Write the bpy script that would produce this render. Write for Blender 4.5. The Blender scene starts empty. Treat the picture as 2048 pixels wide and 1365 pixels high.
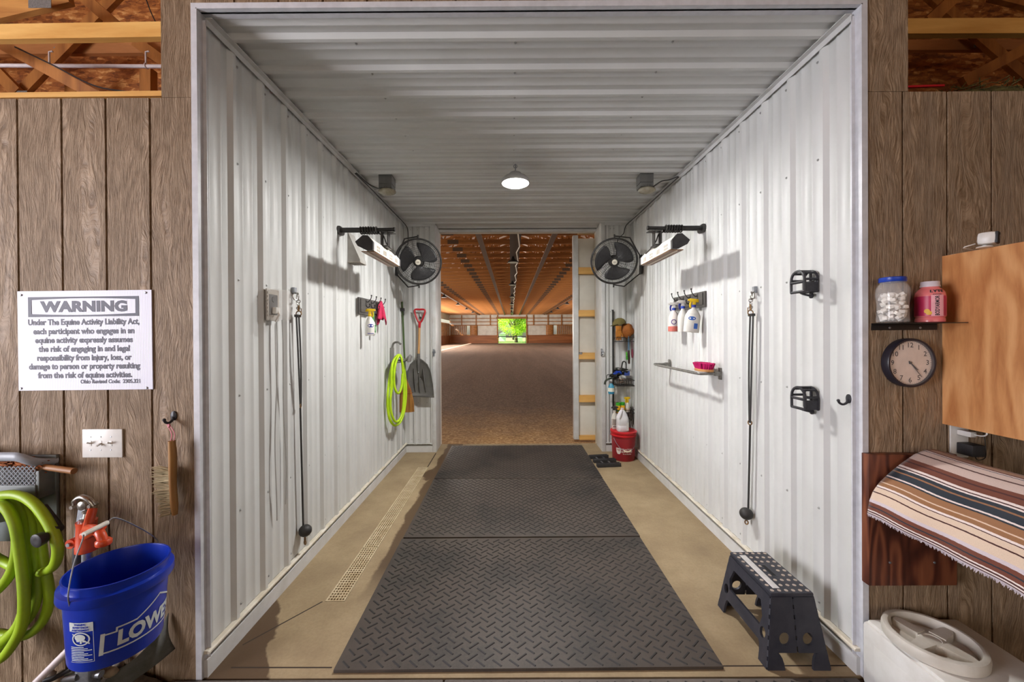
import bpy, bmesh, math, random
from mathutils import Vector, Matrix, Euler, Quaternion, noise
from math import sin, cos, pi, radians, sqrt, atan2, exp
random.seed(7)
SC = bpy.context.scene
COL = SC.collection

# ---------------------------------------------------------------- camera, world, sun, exposure
FPX = 765.0                                  # focal length in pixels of the 2048 px wide frame
CAM = Vector((0.0, 0.0, 1.588))
cam_data = bpy.data.cameras.new('camera'); cam = bpy.data.objects.new('camera', cam_data); COL.objects.link(cam)
cam_data.sensor_fit = 'HORIZONTAL'; cam_data.sensor_width = 36.0; cam_data.lens = FPX / 2048 * 36
cam_data.shift_x = 3.05 / 2048; cam_data.shift_y = -11.74 / 2048
cam_data.clip_start = 0.05; cam_data.clip_end = 500
CAM_ROT = Euler((radians(90) - 0.0033, 0.0053, 0.0015), 'XYZ')
cam.location = CAM; cam.rotation_euler = CAM_ROT
SC.camera = cam
SC.cycles.use_denoising = True
SC.cycles.max_bounces = 10; SC.cycles.diffuse_bounces = 6; SC.cycles.transparent_max_bounces = 16
SC.cycles.sample_clamp_indirect = 6.0; SC.cycles.caustics_refractive = False; SC.cycles.caustics_reflective = False
SC.view_settings.view_transform = 'Standard'; SC.view_settings.look = 'None'
SC.view_settings.gamma = 1.0; SC.view_settings.use_curve_mapping = False
SC.view_settings.exposure = 0.0

world = bpy.data.worlds.new('sky'); SC.world = world; world.use_nodes = True
wn = world.node_tree.nodes; wl = world.node_tree.links; wn.clear()
sky = wn.new('ShaderNodeTexSky'); sky.sky_type = 'NISHITA'; sky.sun_disc = False
sky.sun_elevation = radians(44); sky.sun_rotation = radians(-80); sky.air_density = 1.0; sky.dust_density = 3.0
bgn = wn.new('ShaderNodeBackground'); bgn.inputs['Strength'].default_value = 0.34
wo = wn.new('ShaderNodeOutputWorld')
wl.new(sky.outputs[0], bgn.inputs[0]); wl.new(bgn.outputs[0], wo.inputs[0])

def light(name, kind, loc, rot, energy, color=(1, 1, 1), **kw):
    d = bpy.data.lights.new(name, kind); d.energy = energy; d.color = color
    for k, v in kw.items(): setattr(d, k, v)
    o = bpy.data.objects.new(name, d); COL.objects.link(o); o.location = loc; o.rotation_euler = rot
    return o
def aim(d):                                   # euler that points -Z along d
    return Vector(d).to_track_quat('-Z', 'Y').to_euler()
# sun: from the left of the barn, 44 degrees up
light('sun', 'SUN', (-30, 40, 40), aim((1.0, 0.12, -1.02)), 30.0, (1.0, 0.95, 0.86), angle=0.009)
# daylight from the aisle's left doorway; the lamp behind the camera is added fill
light('aisle_door_daylight', 'AREA', (-5.9, -0.55, 1.75), aim((1, 0.30, 0.0)), 640, (0.96, 0.94, 1.0), shape='RECTANGLE', size=3.2, size_y=2.6)
light('aisle_end_fill', 'AREA', (1.0, -5.3, 2.3), aim((0, 1, 0.05)), 110, (1.0, 0.88, 0.74), shape='RECTANGLE', size=5.0, size_y=2.6)
# far left: daylight from the opening there; right and near left: added fill lamps
light('arena_left_daylight', 'AREA', (-10.2, 46, 2.6), aim((1, 0, 0.12)), 4800, (1.0, 0.92, 0.84), shape='RECTANGLE', size=22, size_y=2.6)
light('arena_right_fill', 'AREA', (10.7, 30, 2.4), aim((-1, 0, 0.12)), 1500, (1.0, 0.95, 0.92), shape='RECTANGLE', size=30, size_y=2.4)
light('arena_left_near_fill', 'AREA', (-10.2, 16, 2.2), aim((1, 0, 0.05)), 700, (1.0, 0.92, 0.82), shape='RECTANGLE', size=16, size_y=2.2)

# ---------------------------------------------------------------- picture <-> place
_R = CAM_ROT.to_matrix()
def ray(px, py):
    return _R @ Vector(((px - 1024 + 3.05) / FPX, (682.5 - py - 11.74) / FPX, -1.0))
def aY(px, py, Y): d = ray(px, py); return CAM + d * (Y / d.y)
def aX(px, py, X): d = ray(px, py); return CAM + d * (X / d.x)
def aZ(px, py, Z): d = ray(px, py); return CAM + d * ((Z - CAM.z) / d.z)
XL, XR, ZC, YF, YB = -1.436, 1.612, 3.089, 1.766, 5.16
RIB = 0.019

# ---------------------------------------------------------------- objects
WORLD = {}
def tag(o, label=None, cat=None, group=None, kind=None):
    if label: o['label'] = label
    if cat: o['category'] = cat
    if group: o['group'] = group
    if kind: o['kind'] = kind
    return o
def thing(name, label, cat, loc, group=None):
    o = bpy.data.objects.new(name, None); COL.objects.link(o); o.location = loc; o.empty_display_size = 0.05
    WORLD[o.name] = Vector(loc)
    return tag(o, label, cat, group)
def adopt(o, parent, loc):
    WORLD[o.name] = Vector(loc); o.location = loc
    if parent:
        o.parent = parent; o.matrix_parent_inverse = Matrix.Translation(-WORLD[parent.name])
def frame(origin, z, x=None):
    z = Vector(z).normalized()
    if x is None: x = Vector((1, 0, 0)) if abs(z.x) < 0.9 else Vector((0, 1, 0))
    x = Vector(x); x = (x - z * x.dot(z)).normalized(); y = z.cross(x)
    m = Matrix((x, y, z)).transposed().to_4x4(); m.translation = Vector(origin); return m
def rotm(rx=0, ry=0, rz=0, loc=(0, 0, 0)):
    return Matrix.Translation(loc) @ Euler((rx, ry, rz)).to_matrix().to_4x4()
MIRX = Matrix.Translation((XL + XR, 0, 0)) @ Matrix.Scale(-1, 4, (1, 0, 0))
I4 = Matrix.Identity(4)

class MB:
    def __init__(s, M=I4): s.v = []; s.f = []; s.m = []; s.uv = {}; s.M = M.copy(); s.mi = 0
    def add(s, vs, fs, mi=None, M=None):
        T = s.M @ M if M is not None else s.M
        b = len(s.v); flip = T.to_3x3().determinant() < 0
        s.v += [T @ Vector(p) for p in vs]
        for f in fs:
            f = [b + i for i in f]
            s.f.append(tuple(reversed(f)) if flip else tuple(f)); s.m.append(s.mi if mi is None else mi)
        return b
    def box(s, lo, hi, mi=None, M=None):
        x0, y0, z0 = lo; x1, y1, z1 = hi
        s.add([(x0,y0,z0),(x1,y0,z0),(x1,y1,z0),(x0,y1,z0),(x0,y0,z1),(x1,y0,z1),(x1,y1,z1),(x0,y1,z1)],
              [(0,3,2,1),(4,5,6,7),(0,1,5,4),(1,2,6,5),(2,3,7,6),(3,0,4,7)], mi, M); return s
    def cbox(s, c, d, mi=None, M=None):
        return s.box([c[i]-d[i]/2 for i in range(3)], [c[i]+d[i]/2 for i in range(3)], mi, M)
    def bbox(s, lo, hi, b, mi=None, M=None):        # box with bevelled edges
        c = [(lo[i]+hi[i])/2 for i in range(3)]; d = [abs(hi[i]-lo[i])/2 for i in range(3)]; b = min(b, min(d)*0.95)
        bm = bmesh.new(); bmesh.ops.create_cube(bm, size=2.0)
        for v in bm.verts: v.co = Vector((c[0]+v.co.x*d[0], c[1]+v.co.y*d[1], c[2]+v.co.z*d[2]))
        bmesh.ops.bevel(bm, geom=list(bm.edges), offset=b, segments=2, affect='EDGES', profile=0.6)
        s.bm(bm, mi, M); return s
    def bm(s, bm, mi=None, M=None):
        bm.verts.index_update()
        s.add([v.co.copy() for v in bm.verts], [[v.index for v in f.verts] for f in bm.faces], mi, M); bm.free()
    def beam(s, p0, p1, w, h, mi=None, up=(0, 0, 1)):   # rectangular bar from p0 to p1; h along up
        p0, p1 = Vector(p0), Vector(p1); z = (p1-p0); L = z.length
        u = Vector(up); u = (u - z*(u.dot(z)/L/L))
        if u.length < 1e-4: u = Vector((0, 1, 0)); u = u - z*(u.dot(z)/L/L)
        M = frame(p0, z, u.normalized())
        return s.box((-h/2, -w/2, 0), (h/2, w/2, L), mi, M)
    def cyl(s, p0, p1, r0, r1=None, n=16, mi=None, cap=True):
        r1 = r0 if r1 is None else r1; p0, p1 = Vector(p0), Vector(p1); L = (p1-p0).length
        return s.lathe([(r0, 0), (r1, L)], n, mi, frame(p0, p1-p0), cap)
    def lathe(s, prof, n=24, mi=None, M=None, cap=True, sx=1.0, sy=1.0, a0=0.0, a1=2*pi):
        full = abs(a1-a0-2*pi) < 1e-6; k = n if full else n+1
        vs = []; fs = []
        for r, z in prof:
            for i in range(k):
                a = a0+(a1-a0)*i/n; vs.append((r*cos(a)*sx, r*sin(a)*sy, z))
        for j in range(len(prof)-1):
            for i in range(n):
                i2 = (i+1) % k if full else i+1
                fs.append((j*k+i, j*k+i2, (j+1)*k+i2, (j+1)*k+i))
        if cap and full:
            if prof[0][0] > 1e-5: fs.append(tuple(reversed(range(k))))
            if prof[-1][0] > 1e-5: fs.append(tuple(range((len(prof)-1)*k, len(prof)*k)))
        s.add(vs, fs, mi, M); return s
    def tube(s, pts, r, n=10, mi=None, closed=False, cap=True, flat=1.0, up=None):
        pts = [Vector(p) for p in pts]; N = len(pts); rs = r if isinstance(r, (list, tuple)) else [r]*N
        T = []
        for i in range(N):
            a = pts[(i-1) % N] if closed or i > 0 else pts[i]; b = pts[(i+1) % N] if closed or i < N-1 else pts[i]
            t = (b-a); T.append(t.normalized() if t.length > 1e-9 else Vector((0, 0, 1)))
        u = Vector(up) if up else (Vector((0, 0, 1)) if abs(T[0].z) < 0.9 else Vector((1, 0, 0)))
        vs = []; fs = []
        for i in range(N):
            if up: u = Vector(up)
            u = u - T[i]*u.dot(T[i]); u = u.normalized() if u.length > 1e-6 else Vector((1, 0, 0)); w = T[i].cross(u)
            for j in range(n):
                a = 2*pi*j/n; vs.append(pts[i] + u*(cos(a)*rs[i]*flat) + w*(sin(a)*rs[i]))
        for i in range(N if closed else N-1):
            i2 = (i+1) % N
            for j in range(n):
                j2 = (j+1) % n; fs.append((i*n+j, i*n+j2, i2*n+j2, i2*n+j))
        if cap and not closed:
            fs.append(tuple(reversed(range(n)))); fs.append(tuple(range((N-1)*n, N*n)))
        s.add(vs, fs, mi); return s
    def ring(s, M, R, r, n=32, k=6, mi=None, sx=1.0):
        pts = [M @ Vector((R*cos(2*pi*i/n)*sx, R*sin(2*pi*i/n), 0)) for i in range(n)]
        return s.tube(pts, r, k, mi, closed=True)
    def prism(s, poly, z0, z1, mi=None, M=None):       # polygon in xy extruded z0..z1
        n = len(poly); vs = [(x, y, z0) for x, y in poly]+[(x, y, z1) for x, y in poly]
        ar = sum(poly[i][0]*poly[(i+1) % n][1]-poly[(i+1) % n][0]*poly[i][1] for i in range(n))
        fs = [tuple(reversed(range(n))), tuple(range(n, 2*n))]+[(i, (i+1) % n, n+(i+1) % n, n+i) for i in range(n)]
        if ar < 0: fs = [tuple(reversed(f)) for f in fs]
        s.add(vs, fs, mi, M); return s
    def sphere(s, c, r, n=16, k=10, mi=None, M=None, sc=(1, 1, 1)):
        prof = [(max(1e-6, r*sin(pi*j/k)), -r*cos(pi*j/k)) for j in range(k+1)]
        T = Matrix.Translation(c) @ Matrix.Diagonal((sc[0], sc[1], sc[2], 1))
        return s.lathe(prof, n, mi, (M @ T) if M is not None else T, cap=False)
    def grid(s, fn, nu, nv, mi=None, M=None, uv=False, closed_u=False):
        vs = []; fs = []; U = nu if closed_u else nu+1
        for j in range(nv+1):
            for i in range(U): vs.append(fn(i/nu, j/nv))
        f0 = len(s.f)
        for j in range(nv):
            for i in range(nu):
                i2 = (i+1) % U if closed_u else i+1
                fs.append((j*U+i, j*U+i2, (j+1)*U+i2, (j+1)*U+i))
        s.add(vs, fs, mi, M)
        if uv:
            k = 0
            for j in range(nv):
                for i in range(nu):
                    q = [(i/nu, j/nv), ((i+1)/nu, j/nv), ((i+1)/nu, (j+1)/nv), (i/nu, (j+1)/nv)]
                    s.uv[f0+k] = q; k += 1
        return s
    def build(s, name, mats, parent=None, smooth=40, label=None, cat=None, group=None, kind=None, solid=None):
        if not isinstance(mats, (list, tuple)): mats = [mats]
        xs = [v.x for v in s.v]; ys = [v.y for v in s.v]; zs = [v.z for v in s.v]
        o = Vector(((min(xs)+max(xs))/2, (min(ys)+max(ys))/2, min(zs)))
        me = bpy.data.meshes.new(name); me.from_pydata([v-o for v in s.v], [], s.f)
        for m in mats: me.materials.append(m)
        if len(mats) > 1: me.polygons.foreach_set('material_index', s.m)
        if s.uv:
            l = me.uv_layers.new(name='UVMap').data
            for p in me.polygons:
                q = s.uv.get(p.index)
                if q:
                    for k, li in enumerate(p.loop_indices): l[li].uv = q[k % len(q)]
        me.update()
        if smooth:
            me.polygons.foreach_set('use_smooth', [True]*len(me.polygons)); me.set_sharp_from_angle(angle=radians(smooth))
        ob = bpy.data.objects.new(name, me); COL.objects.link(ob); adopt(ob, parent, o)
        if solid:
            md = ob.modifiers.new('solid', 'SOLIDIFY'); md.thickness = solid; md.offset = 0
        return tag(ob, label, cat, group, kind)
def struct(mb, name, mats, parent=None, smooth=40, label=None, cat=None):
    return mb.build(name, mats, parent, smooth, label, cat, None, None if parent else 'structure')

def spline(pts, per=8, closed=False):
    pts = [Vector(p) for p in pts]; N = len(pts); out = []
    for i in range(N if closed else N-1):
        g = (lambda k: pts[k % N]) if closed else (lambda k: pts[min(max(k, 0), N-1)])
        a, b, c, d = g(i-1), g(i), g(i+1), g(i+2)
        for j in range(per):
            t = j/per; out.append(0.5*((2*b)+(c-a)*t+(2*a-5*b+4*c-d)*t*t+(3*b-a-3*c+d)*t**3))
    if not closed: out.append(pts[-1])
    return out

def textmesh(body, size=1.0, bold=0.0, align='CENTER', sx=1.0, spacing=1.0, extrude=0.0, shear=0.0):
    c = bpy.data.curves.new('t', 'FONT'); c.body = body; c.size = size; c.offset = bold; c.align_x = align; c.align_y = 'CENTER'
    c.space_character = spacing; c.extrude = extrude; c.shear = shear; c.resolution_u = 3
    o = bpy.data.objects.new('t', c); COL.objects.link(o)
    me = bpy.data.meshes.new_from_object(o.evaluated_get(bpy.context.evaluated_depsgraph_get()))
    vs = [Vector((v.co.x*sx, v.co.y, v.co.z)) for v in me.vertices]; fs = [tuple(p.vertices) for p in me.polygons]
    bpy.data.objects.remove(o); bpy.data.curves.remove(c); bpy.data.meshes.remove(me)
    return vs, fs
def text_on(mb, M, body, size, **kw):
    vs, fs = textmesh(body, size, **kw); mb.add(vs, fs, None, M)
    return mb
def subdiv(vs, fs, maxlen):                    # split long edges so flat lettering can follow a curve
    bm = bmesh.new(); bv = [bm.verts.new(v) for v in vs]
    for f in fs:
        try: bm.faces.new([bv[i] for i in f])
        except ValueError: pass
    bmesh.ops.triangulate(bm, faces=list(bm.faces))
    for _ in range(4):
        e = [x for x in bm.edges if x.calc_length() > maxlen]
        if not e: break
        bmesh.ops.subdivide_edges(bm, edges=e, cuts=1); bmesh.ops.triangulate(bm, faces=list(bm.faces))
    bm.verts.index_update(); r = ([v.co.copy() for v in bm.verts], [[v.index for v in f.verts] for f in bm.faces]); bm.free(); return r
# ---------------------------------------------------------------- materials
def srgb(r, g, b): return tuple(((c/255/12.92) if c/255 <= 0.04045 else ((c/255+0.055)/1.055)**2.4) for c in (r, g, b))+(1.0,)
class NT:
    def __init__(s, name):
        s.mat = bpy.data.materials.new(name); s.mat.use_nodes = True; s.t = s.mat.node_tree; s.t.nodes.clear()
        s.out = s.t.nodes.new('ShaderNodeOutputMaterial'); s.b = s.t.nodes.new('ShaderNodeBsdfPrincipled')
        s.t.links.new(s.b.outputs[0], s.out.inputs[0])
    def n(s, typ, **kw):
        x = s.t.nodes.new('ShaderNode'+typ)
        for k, v in kw.items(): setattr(x, k, v)
        return x
    def l(s, a, b): s.t.links.new(a, b)
    def set(s, sock, v):
        i = sock if not isinstance(sock, str) else s.b.inputs[sock]
        if hasattr(v, 'links') or hasattr(v, 'is_linked'): s.l(v, i)
        else: i.default_value = v
    def coord(s, kind='Object', scale=(1, 1, 1), rot=(0, 0, 0), loc=(0, 0, 0)):
        if kind == 'World':
            g = s.n('NewGeometry').outputs['Position']
        else: g = s.n('TexCoord').outputs[kind]
        m = s.n('Mapping'); m.inputs['Scale'].default_value = scale; m.inputs['Rotation'].default_value = rot; m.inputs['Location'].default_value = loc
        s.l(g, m.inputs[0]); return m.outputs[0]
    def noise(s, vec, scale=5, detail=4, rough=0.5, dist=0.0, out=0):
        x = s.n('TexNoise'); x.inputs['Scale'].default_value = scale; x.inputs['Detail'].default_value = detail
        x.inputs['Roughness'].default_value = rough; x.inputs['Distortion'].default_value = dist; s.l(vec, x.inputs['Vector']); return x.outputs[out]
    def wave(s, vec, scale=5, dist=2, detail=2, dscale=1, direction='X', profile='SIN', typ='BANDS'):
        x = s.n('TexWave', wave_type=typ, wave_profile=profile)
        if typ == 'BANDS': x.bands_direction = direction
        else: x.rings_direction = direction
        for k, v in (('Scale', scale), ('Distortion', dist), ('Detail', detail), ('Detail Scale', dscale)): x.inputs[k].default_value = v
        s.l(vec, x.inputs['Vector']); return x.outputs[1]
    def rings(s, vec, scale, k, dist=0.3):        # growth-ring contours of a slow noise: cathedral grain
        n = s.noise(vec, scale, 2, 0.45, dist); x = s.math('SINE', s.math('MULTIPLY', n, k*2*pi)); return s.math('ADD', s.math('MULTIPLY', x, 0.5), 0.5)
    def vor(s, vec, scale=5, out='Color', feature='F1'):
        x = s.n('TexVoronoi', feature=feature); x.inputs['Scale'].default_value = scale; s.l(vec, x.inputs['Vector']); return x.outputs[out]
    def ramp(s, fac, stops, interp='LINEAR'):
        r = s.n('ValToRGB'); r.color_ramp.interpolation = interp; e = r.color_ramp.elements
        while len(e) < len(stops): e.new(0.5)
        for i, (p, c) in enumerate(stops):
            e[i].position = p; e[i].color = c if len(c) == 4 else tuple(c)+(1,)
        s.l(fac, r.inputs[0]); return r.outputs[0]
    def math(s, op, a, b=None, clamp=False):
        m = s.n('Math', operation=op, use_clamp=clamp); s.set(m.inputs[0], a)
        if b is not None: s.set(m.inputs[1], b)
        return m.outputs[0]
    def mix(s, fac, a, b, blend='MIX'):
        m = s.n('Mix', data_type='RGBA', blend_type=blend); s.set(m.inputs['Factor'], fac); s.set(m.inputs[6], a); s.set(m.inputs[7], b); return m.outputs[2]
    def bump(s, h, strength=0.3, dist=0.01):
        b = s.n('Bump'); b.inputs['Strength'].default_value = strength; b.inputs['Distance'].default_value = dist
        s.l(h, b.inputs['Height']); s.l(b.outputs[0], s.b.inputs['Normal'])
    def sep(s, vec):
        x = s.n('SeparateXYZ'); s.l(vec, x.inputs[0]); return x.outputs
def col(r, g, b, k=1.0):
    c = srgb(r, g, b); return (c[0]*k, c[1]*k, c[2]*k, 1)
def M_plain(name, c, rough=0.5, metal=0.0, c2=None, scale=20, var=0.5, bump=0.0, bscale=80, coat=0.0, trans=0.0, ior=1.45, stretch=(1, 1, 1), alpha=1.0, spec=0.5, sub=0.0):
    t = NT(name); v = t.coord('Object', stretch)
    if c2 is None: c2 = tuple(x*0.86 for x in c[:3])+(1,)
    f = t.noise(v, scale, 5, 0.6); t.set('Base Color', t.ramp(f, [(0.5-var*0.3, c), (0.5+var*0.3, c2)]))
    t.set('Roughness', rough); t.set('Metallic', metal); t.set('Coat Weight', coat); t.set('Transmission Weight', trans); t.set('IOR', ior); t.set('Alpha', alpha)
    t.set('Specular IOR Level', spec)
    if bump: t.bump(t.noise(v, bscale, 4, 0.6), bump, 0.004)
    return t.mat
def M_wood(name, c1, c2, axis='X', scale=8, rough=0.55, knots=True, band=3.0, dark=None):
    t = NT(name); st = {'X': (0.12, 1, 1), 'Y': (1, 0.12, 1), 'Z': (1, 1, 0.12)}[axis]
    v = t.coord('Object', st, loc=(random.random()*9, random.random()*9, random.random()*9))
    g = t.rings(v, scale*0.55, 5.0*band/3); f = t.noise(v, scale*9, 4, 0.7)
    m = t.math('ADD', t.math('MULTIPLY', g, 0.38), t.math('MULTIPLY', f, 0.62))
    stops = [(0.2, c1), (0.85, c2)]
    if dark: stops.append((0.98, dark))
    t.set('Base Color', t.ramp(m, stops)); t.set('Roughness', rough); t.bump(m, 0.12, 0.003); return t.mat

# white painted ribbed steel, with faint dust towards no particular side
def M_steel():
    t = NT('white_steel'); v = t.coord('World', (1, 1, 1))
    t.set('Base Color', t.ramp(t.noise(v, 2.3, 5, 0.6), [(0.3, col(206, 207, 206)), (0.75, col(195, 196, 194))])); t.set('Roughness', t.ramp(t.noise(v, 7, 4, 0.6), [(0.2, (0.40,)*3), (0.8, (0.50,)*3)]))
    t.bump(t.noise(v, 1.6, 2, 0.5), 0.025, 0.01); return t.mat
STEEL = M_steel()
WHITE_TRIM = M_plain('white_trim', col(208, 209, 210), 0.38, c2=col(192, 192, 190), scale=6)
DIRTY_TRIM = M_plain('dirty_white_trim', col(226, 223, 214), 0.5, c2=col(186, 174, 148), scale=9, var=0.9)
GAP = M_plain('shadow_gap_backer', col(150, 147, 138), 0.8)
def M_siding():
    t = NT('embossed_siding'); v = t.coord('World')
    # long wood-grain strands with cathedral figure, pressed into the board
    big = t.noise(t.coord('World', (5.5, 1, 1.3)), 1.0, 2, 0.5); xyz = t.sep(v)
    xw = t.math('ADD', xyz[0], t.math('MULTIPLY', big, 0.24))
    cb = t.n('CombineXYZ'); t.l(xw, cb.inputs[0]); t.l(xyz[2], cb.inputs[2])
    m1 = t.n('Mapping'); m1.inputs['Scale'].default_value = (150, 1, 11); t.l(cb.outputs[0], m1.inputs[0])
    g1 = t.noise(m1.outputs[0], 1.0, 4, 0.62, 0.5)
    m2 = t.n('Mapping'); m2.inputs['Scale'].default_value = (190, 1, 26); t.l(cb.outputs[0], m2.inputs[0])
    g2 = t.noise(m2.outputs[0], 1.0, 3, 0.6)
    m3 = t.n('Mapping'); m3.inputs['Scale'].default_value = (9, 1, 1.5); t.l(v, m3.inputs[0]); rg = t.rings(m3.outputs[0], 1.0, 9.0, 0.2)
    h = t.math('ADD', t.math('ADD', t.math('MULTIPLY', g1, 0.62), t.math('MULTIPLY', g2, 0.30)), t.math('MULTIPLY', rg, 0.08))
    hr = t.ramp(h, [(0.36, (0, 0, 0)), (0.66, (1, 1, 1))])
    tone = t.noise(v, 1.2, 3, 0.5)
    base = t.mix(t.ramp(tone, [(0.35, (0, 0, 0)), (0.65, (1, 1, 1))]), col(156, 134, 110), col(172, 149, 124))
    c = t.mix(hr, col(108, 87, 65), base); t.set('Base Color', c); t.set('Roughness', 0.58); t.set('Specular IOR Level', 0.35); t.bump(hr, 0.9, 0.004); return t.mat  # pressed-in crevices painted darker: their shade is put into the colour
SIDING = M_siding()
GROOVE = M_plain('siding_groove', col(98, 74, 48), 0.8)
def M_osb():
    t = NT('strand_board'); v = t.coord('World')
    fs = []
    for k, an in enumerate((0.35, 1.35, 2.4)):
        vv = t.coord('World', (9+3*k, 20, 34), (0.15*k, an, 0.1)); fs.append(t.sep(t.vor(vv, 1.0))[k])
    f = t.math('ADD', t.math('MULTIPLY', fs[0], 0.36), t.math('ADD', t.math('MULTIPLY', fs[1], 0.34), t.math('MULTIPLY', fs[2], 0.30)))
    f = t.math('ADD', f, t.math('MULTIPLY', t.math('SUBTRACT', t.noise(v, 40, 4, 0.6), 0.5), 0.35))
    t.set('Base Color', t.ramp(f, [(0.15, col(108, 58, 24)), (0.45, col(156, 90, 38)), (0.7, col(190, 122, 60)), (0.9, col(226, 172, 106))])); t.set('Roughness', 0.7); t.bump(f, 0.3, 0.004); return t.mat
OSB = M_osb()
PINE = M_wood('pine_lumber', col(226, 180, 104), col(200, 146, 72), 'X', 7)
PINE_V = M_wood('pine_lumber_upright', col(216, 160, 84), col(178, 118, 54), 'Z', 7)
TRUSSW = M_wood('truss_lumber', col(186, 124, 62), col(128, 80, 36), 'X', 5)
PURLINW = M_wood('purlin_lumber', col(150, 94, 48), col(104, 62, 30), 'Y', 5)
PLYKICK = M_wood('kickboard_plywood', col(172, 108, 62), col(128, 76, 42), 'X', 1.2)
GALV = M_plain('galvanised_steel', col(168, 172, 178), 0.42, 0.85, col(134, 138, 145), 60, 0.8)
PLATE = M_plain('truss_plate', col(150, 150, 148), 0.5, 0.6, col(120, 120, 118), 120)
def M_concrete():
    t = NT('tan_concrete'); p = t.coord('World'); x, y, z = t.sep(p)
    n1 = t.noise(p, 3.0, 6, 0.62); n2 = t.noise(p, 60, 3, 0.6); n3 = t.noise(p, 0.9, 3, 0.6)
    c = t.ramp(n1, [(0.3, col(134, 115, 88)), (0.5, col(149, 130, 100)), (0.72, col(165, 146, 115))])
    c = t.mix(t.math('MULTIPLY', t.ramp(n2, [(0.4, (0, 0, 0)), (0.7, (1, 1, 1))]), 0.22), c, col(112, 94, 70))
    # water marks: along the left skirting near the front, and along the mats' left edge
    wob = t.math('MULTIPLY', t.math('SUBTRACT', t.noise(p, 3.4, 4, 0.6), 0.5), 0.42)
    a = t.math('ADD', t.math('ADD', x, 1.17), t.math('MULTIPLY', wob, 0.55))
    taper = t.math('MULTIPLY', t.math('SUBTRACT', y, 1.85), 0.52)
    wetL = t.ramp(t.math('ADD', t.math('ADD', a, taper), 0.5), [(0.485, (1, 1, 1)), (0.50, (0, 0, 0))])
    b = t.math('SUBTRACT', t.math('ADD', x, t.math('MULTIPLY', wob, 0.35)), -0.915)
    wetM = t.math('MULTIPLY', t.ramp(t.math('ADD', b, 0.5), [(0.485, (0, 0, 0)), (0.505, (1, 1, 1))]), t.ramp(t.math('MULTIPLY', y, 0.2), [(0.44, (0, 0, 0)), (0.52, (1, 1, 1))]))
    wetM = t.math('MULTIPLY', wetM, t.math('LESS_THAN', x, -0.7))
    d = t.math('ADD', t.math('ADD', t.math('ABSOLUTE', t.math('SUBTRACT', y, 4.35)), wob), t.math('MULTIPLY', t.math('ABSOLUTE', t.math('ADD', x, 0.93)), 1.5))
    pud = t.math('MULTIPLY', t.ramp(d, [(0.17, (1, 1, 1)), (0.2, (0, 0, 0))]), t.math('GREATER_THAN', x, -1.0))
    pud = t.math('MULTIPLY', pud, t.math('LESS_THAN', x, -0.7))
    wet = t.math('MAXIMUM', t.math('MAXIMUM', wetL, wetM), pud)
    c = t.mix(t.math('MULTIPLY', wet, 0.9), c, col(72, 50, 28))
    # tooled joints: diagonal one to the drain, cross one at the threshold, short ones at the drain's far end
    def seg(x0, y0, x1, y1, w):
        L = sqrt((x1-x0)**2+(y1-y0)**2); ux, uy = (x1-x0)/L, (y1-y0)/L
        dx = t.math('SUBTRACT', x, x0); dy = t.math('SUBTRACT', y, y0)
        al = t.math('ADD', t.math('MULTIPLY', dx, ux), t.math('MULTIPLY', dy, uy)); ac = t.math('ABSOLUTE', t.math('SUBTRACT', t.math('MULTIPLY', dx, uy), t.math('MULTIPLY', dy, ux)))
        m = t.math('MULTIPLY', t.math('LESS_THAN', ac, w), t.math('MULTIPLY', t.math('GREATER_THAN', al, 0.0), t.math('LESS_THAN', al, L))); return m
    P = lambda u, v: aZ(u, v, 0.0)
    segs = []
    for (a_, b_, w) in [((485, 1291), (645, 1204), .0045), ((462, 1336), (664, 1336), .004), ((1436, 1333), (1706, 1332), .004), ((855, 935), (872, 907), .006)]:
        p0, p1 = P(*a_), P(*b_); segs.append(seg(p0.x, p0.y, p1.x, p1.y, w))
    J = segs[0]
    for q in segs[1:]: J = t.math('MAXIMUM', J, q)
    t.set('Base Color', t.mix(J, c, col(46, 32, 20)))
    t.set('Roughness', t.ramp(wet, [(0.0, (0.75,)*3), (1.0, (0.6,)*3)])); t.bump(t.math('ADD', n2, t.math('MULTIPLY', n1, 0.7)), 0.18, 0.003); return t.mat
CONCRETE = M_concrete()
def M_rubber(name, dust, dark, s=1.0):
    t = NT(name); p = t.coord('World'); n1 = t.noise(p, 1.7*s, 6, 0.66); n2 = t.noise(p, 90, 3, 0.6)
    f = t.math('ADD', t.math('MULTIPLY', n1, 0.8), t.math('MULTIPLY', n2, 0.2))
    t.set('Base Color', t.ramp(f, [(0.34, dark), (0.52, dust), (0.72, tuple(min(1, q*1.25) for q in dust[:3])+(1,))])); t.set('Roughness', 0.62); t.bump(n2, 0.25, 0.0015); return t.mat
MATRUB = M_rubber('dusty_rubber_mat', col(68, 60, 54), col(40, 37, 35))
MATBAR = M_rubber('rubber_mat_ribs', col(33, 29, 28), col(24, 22, 22))
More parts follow.
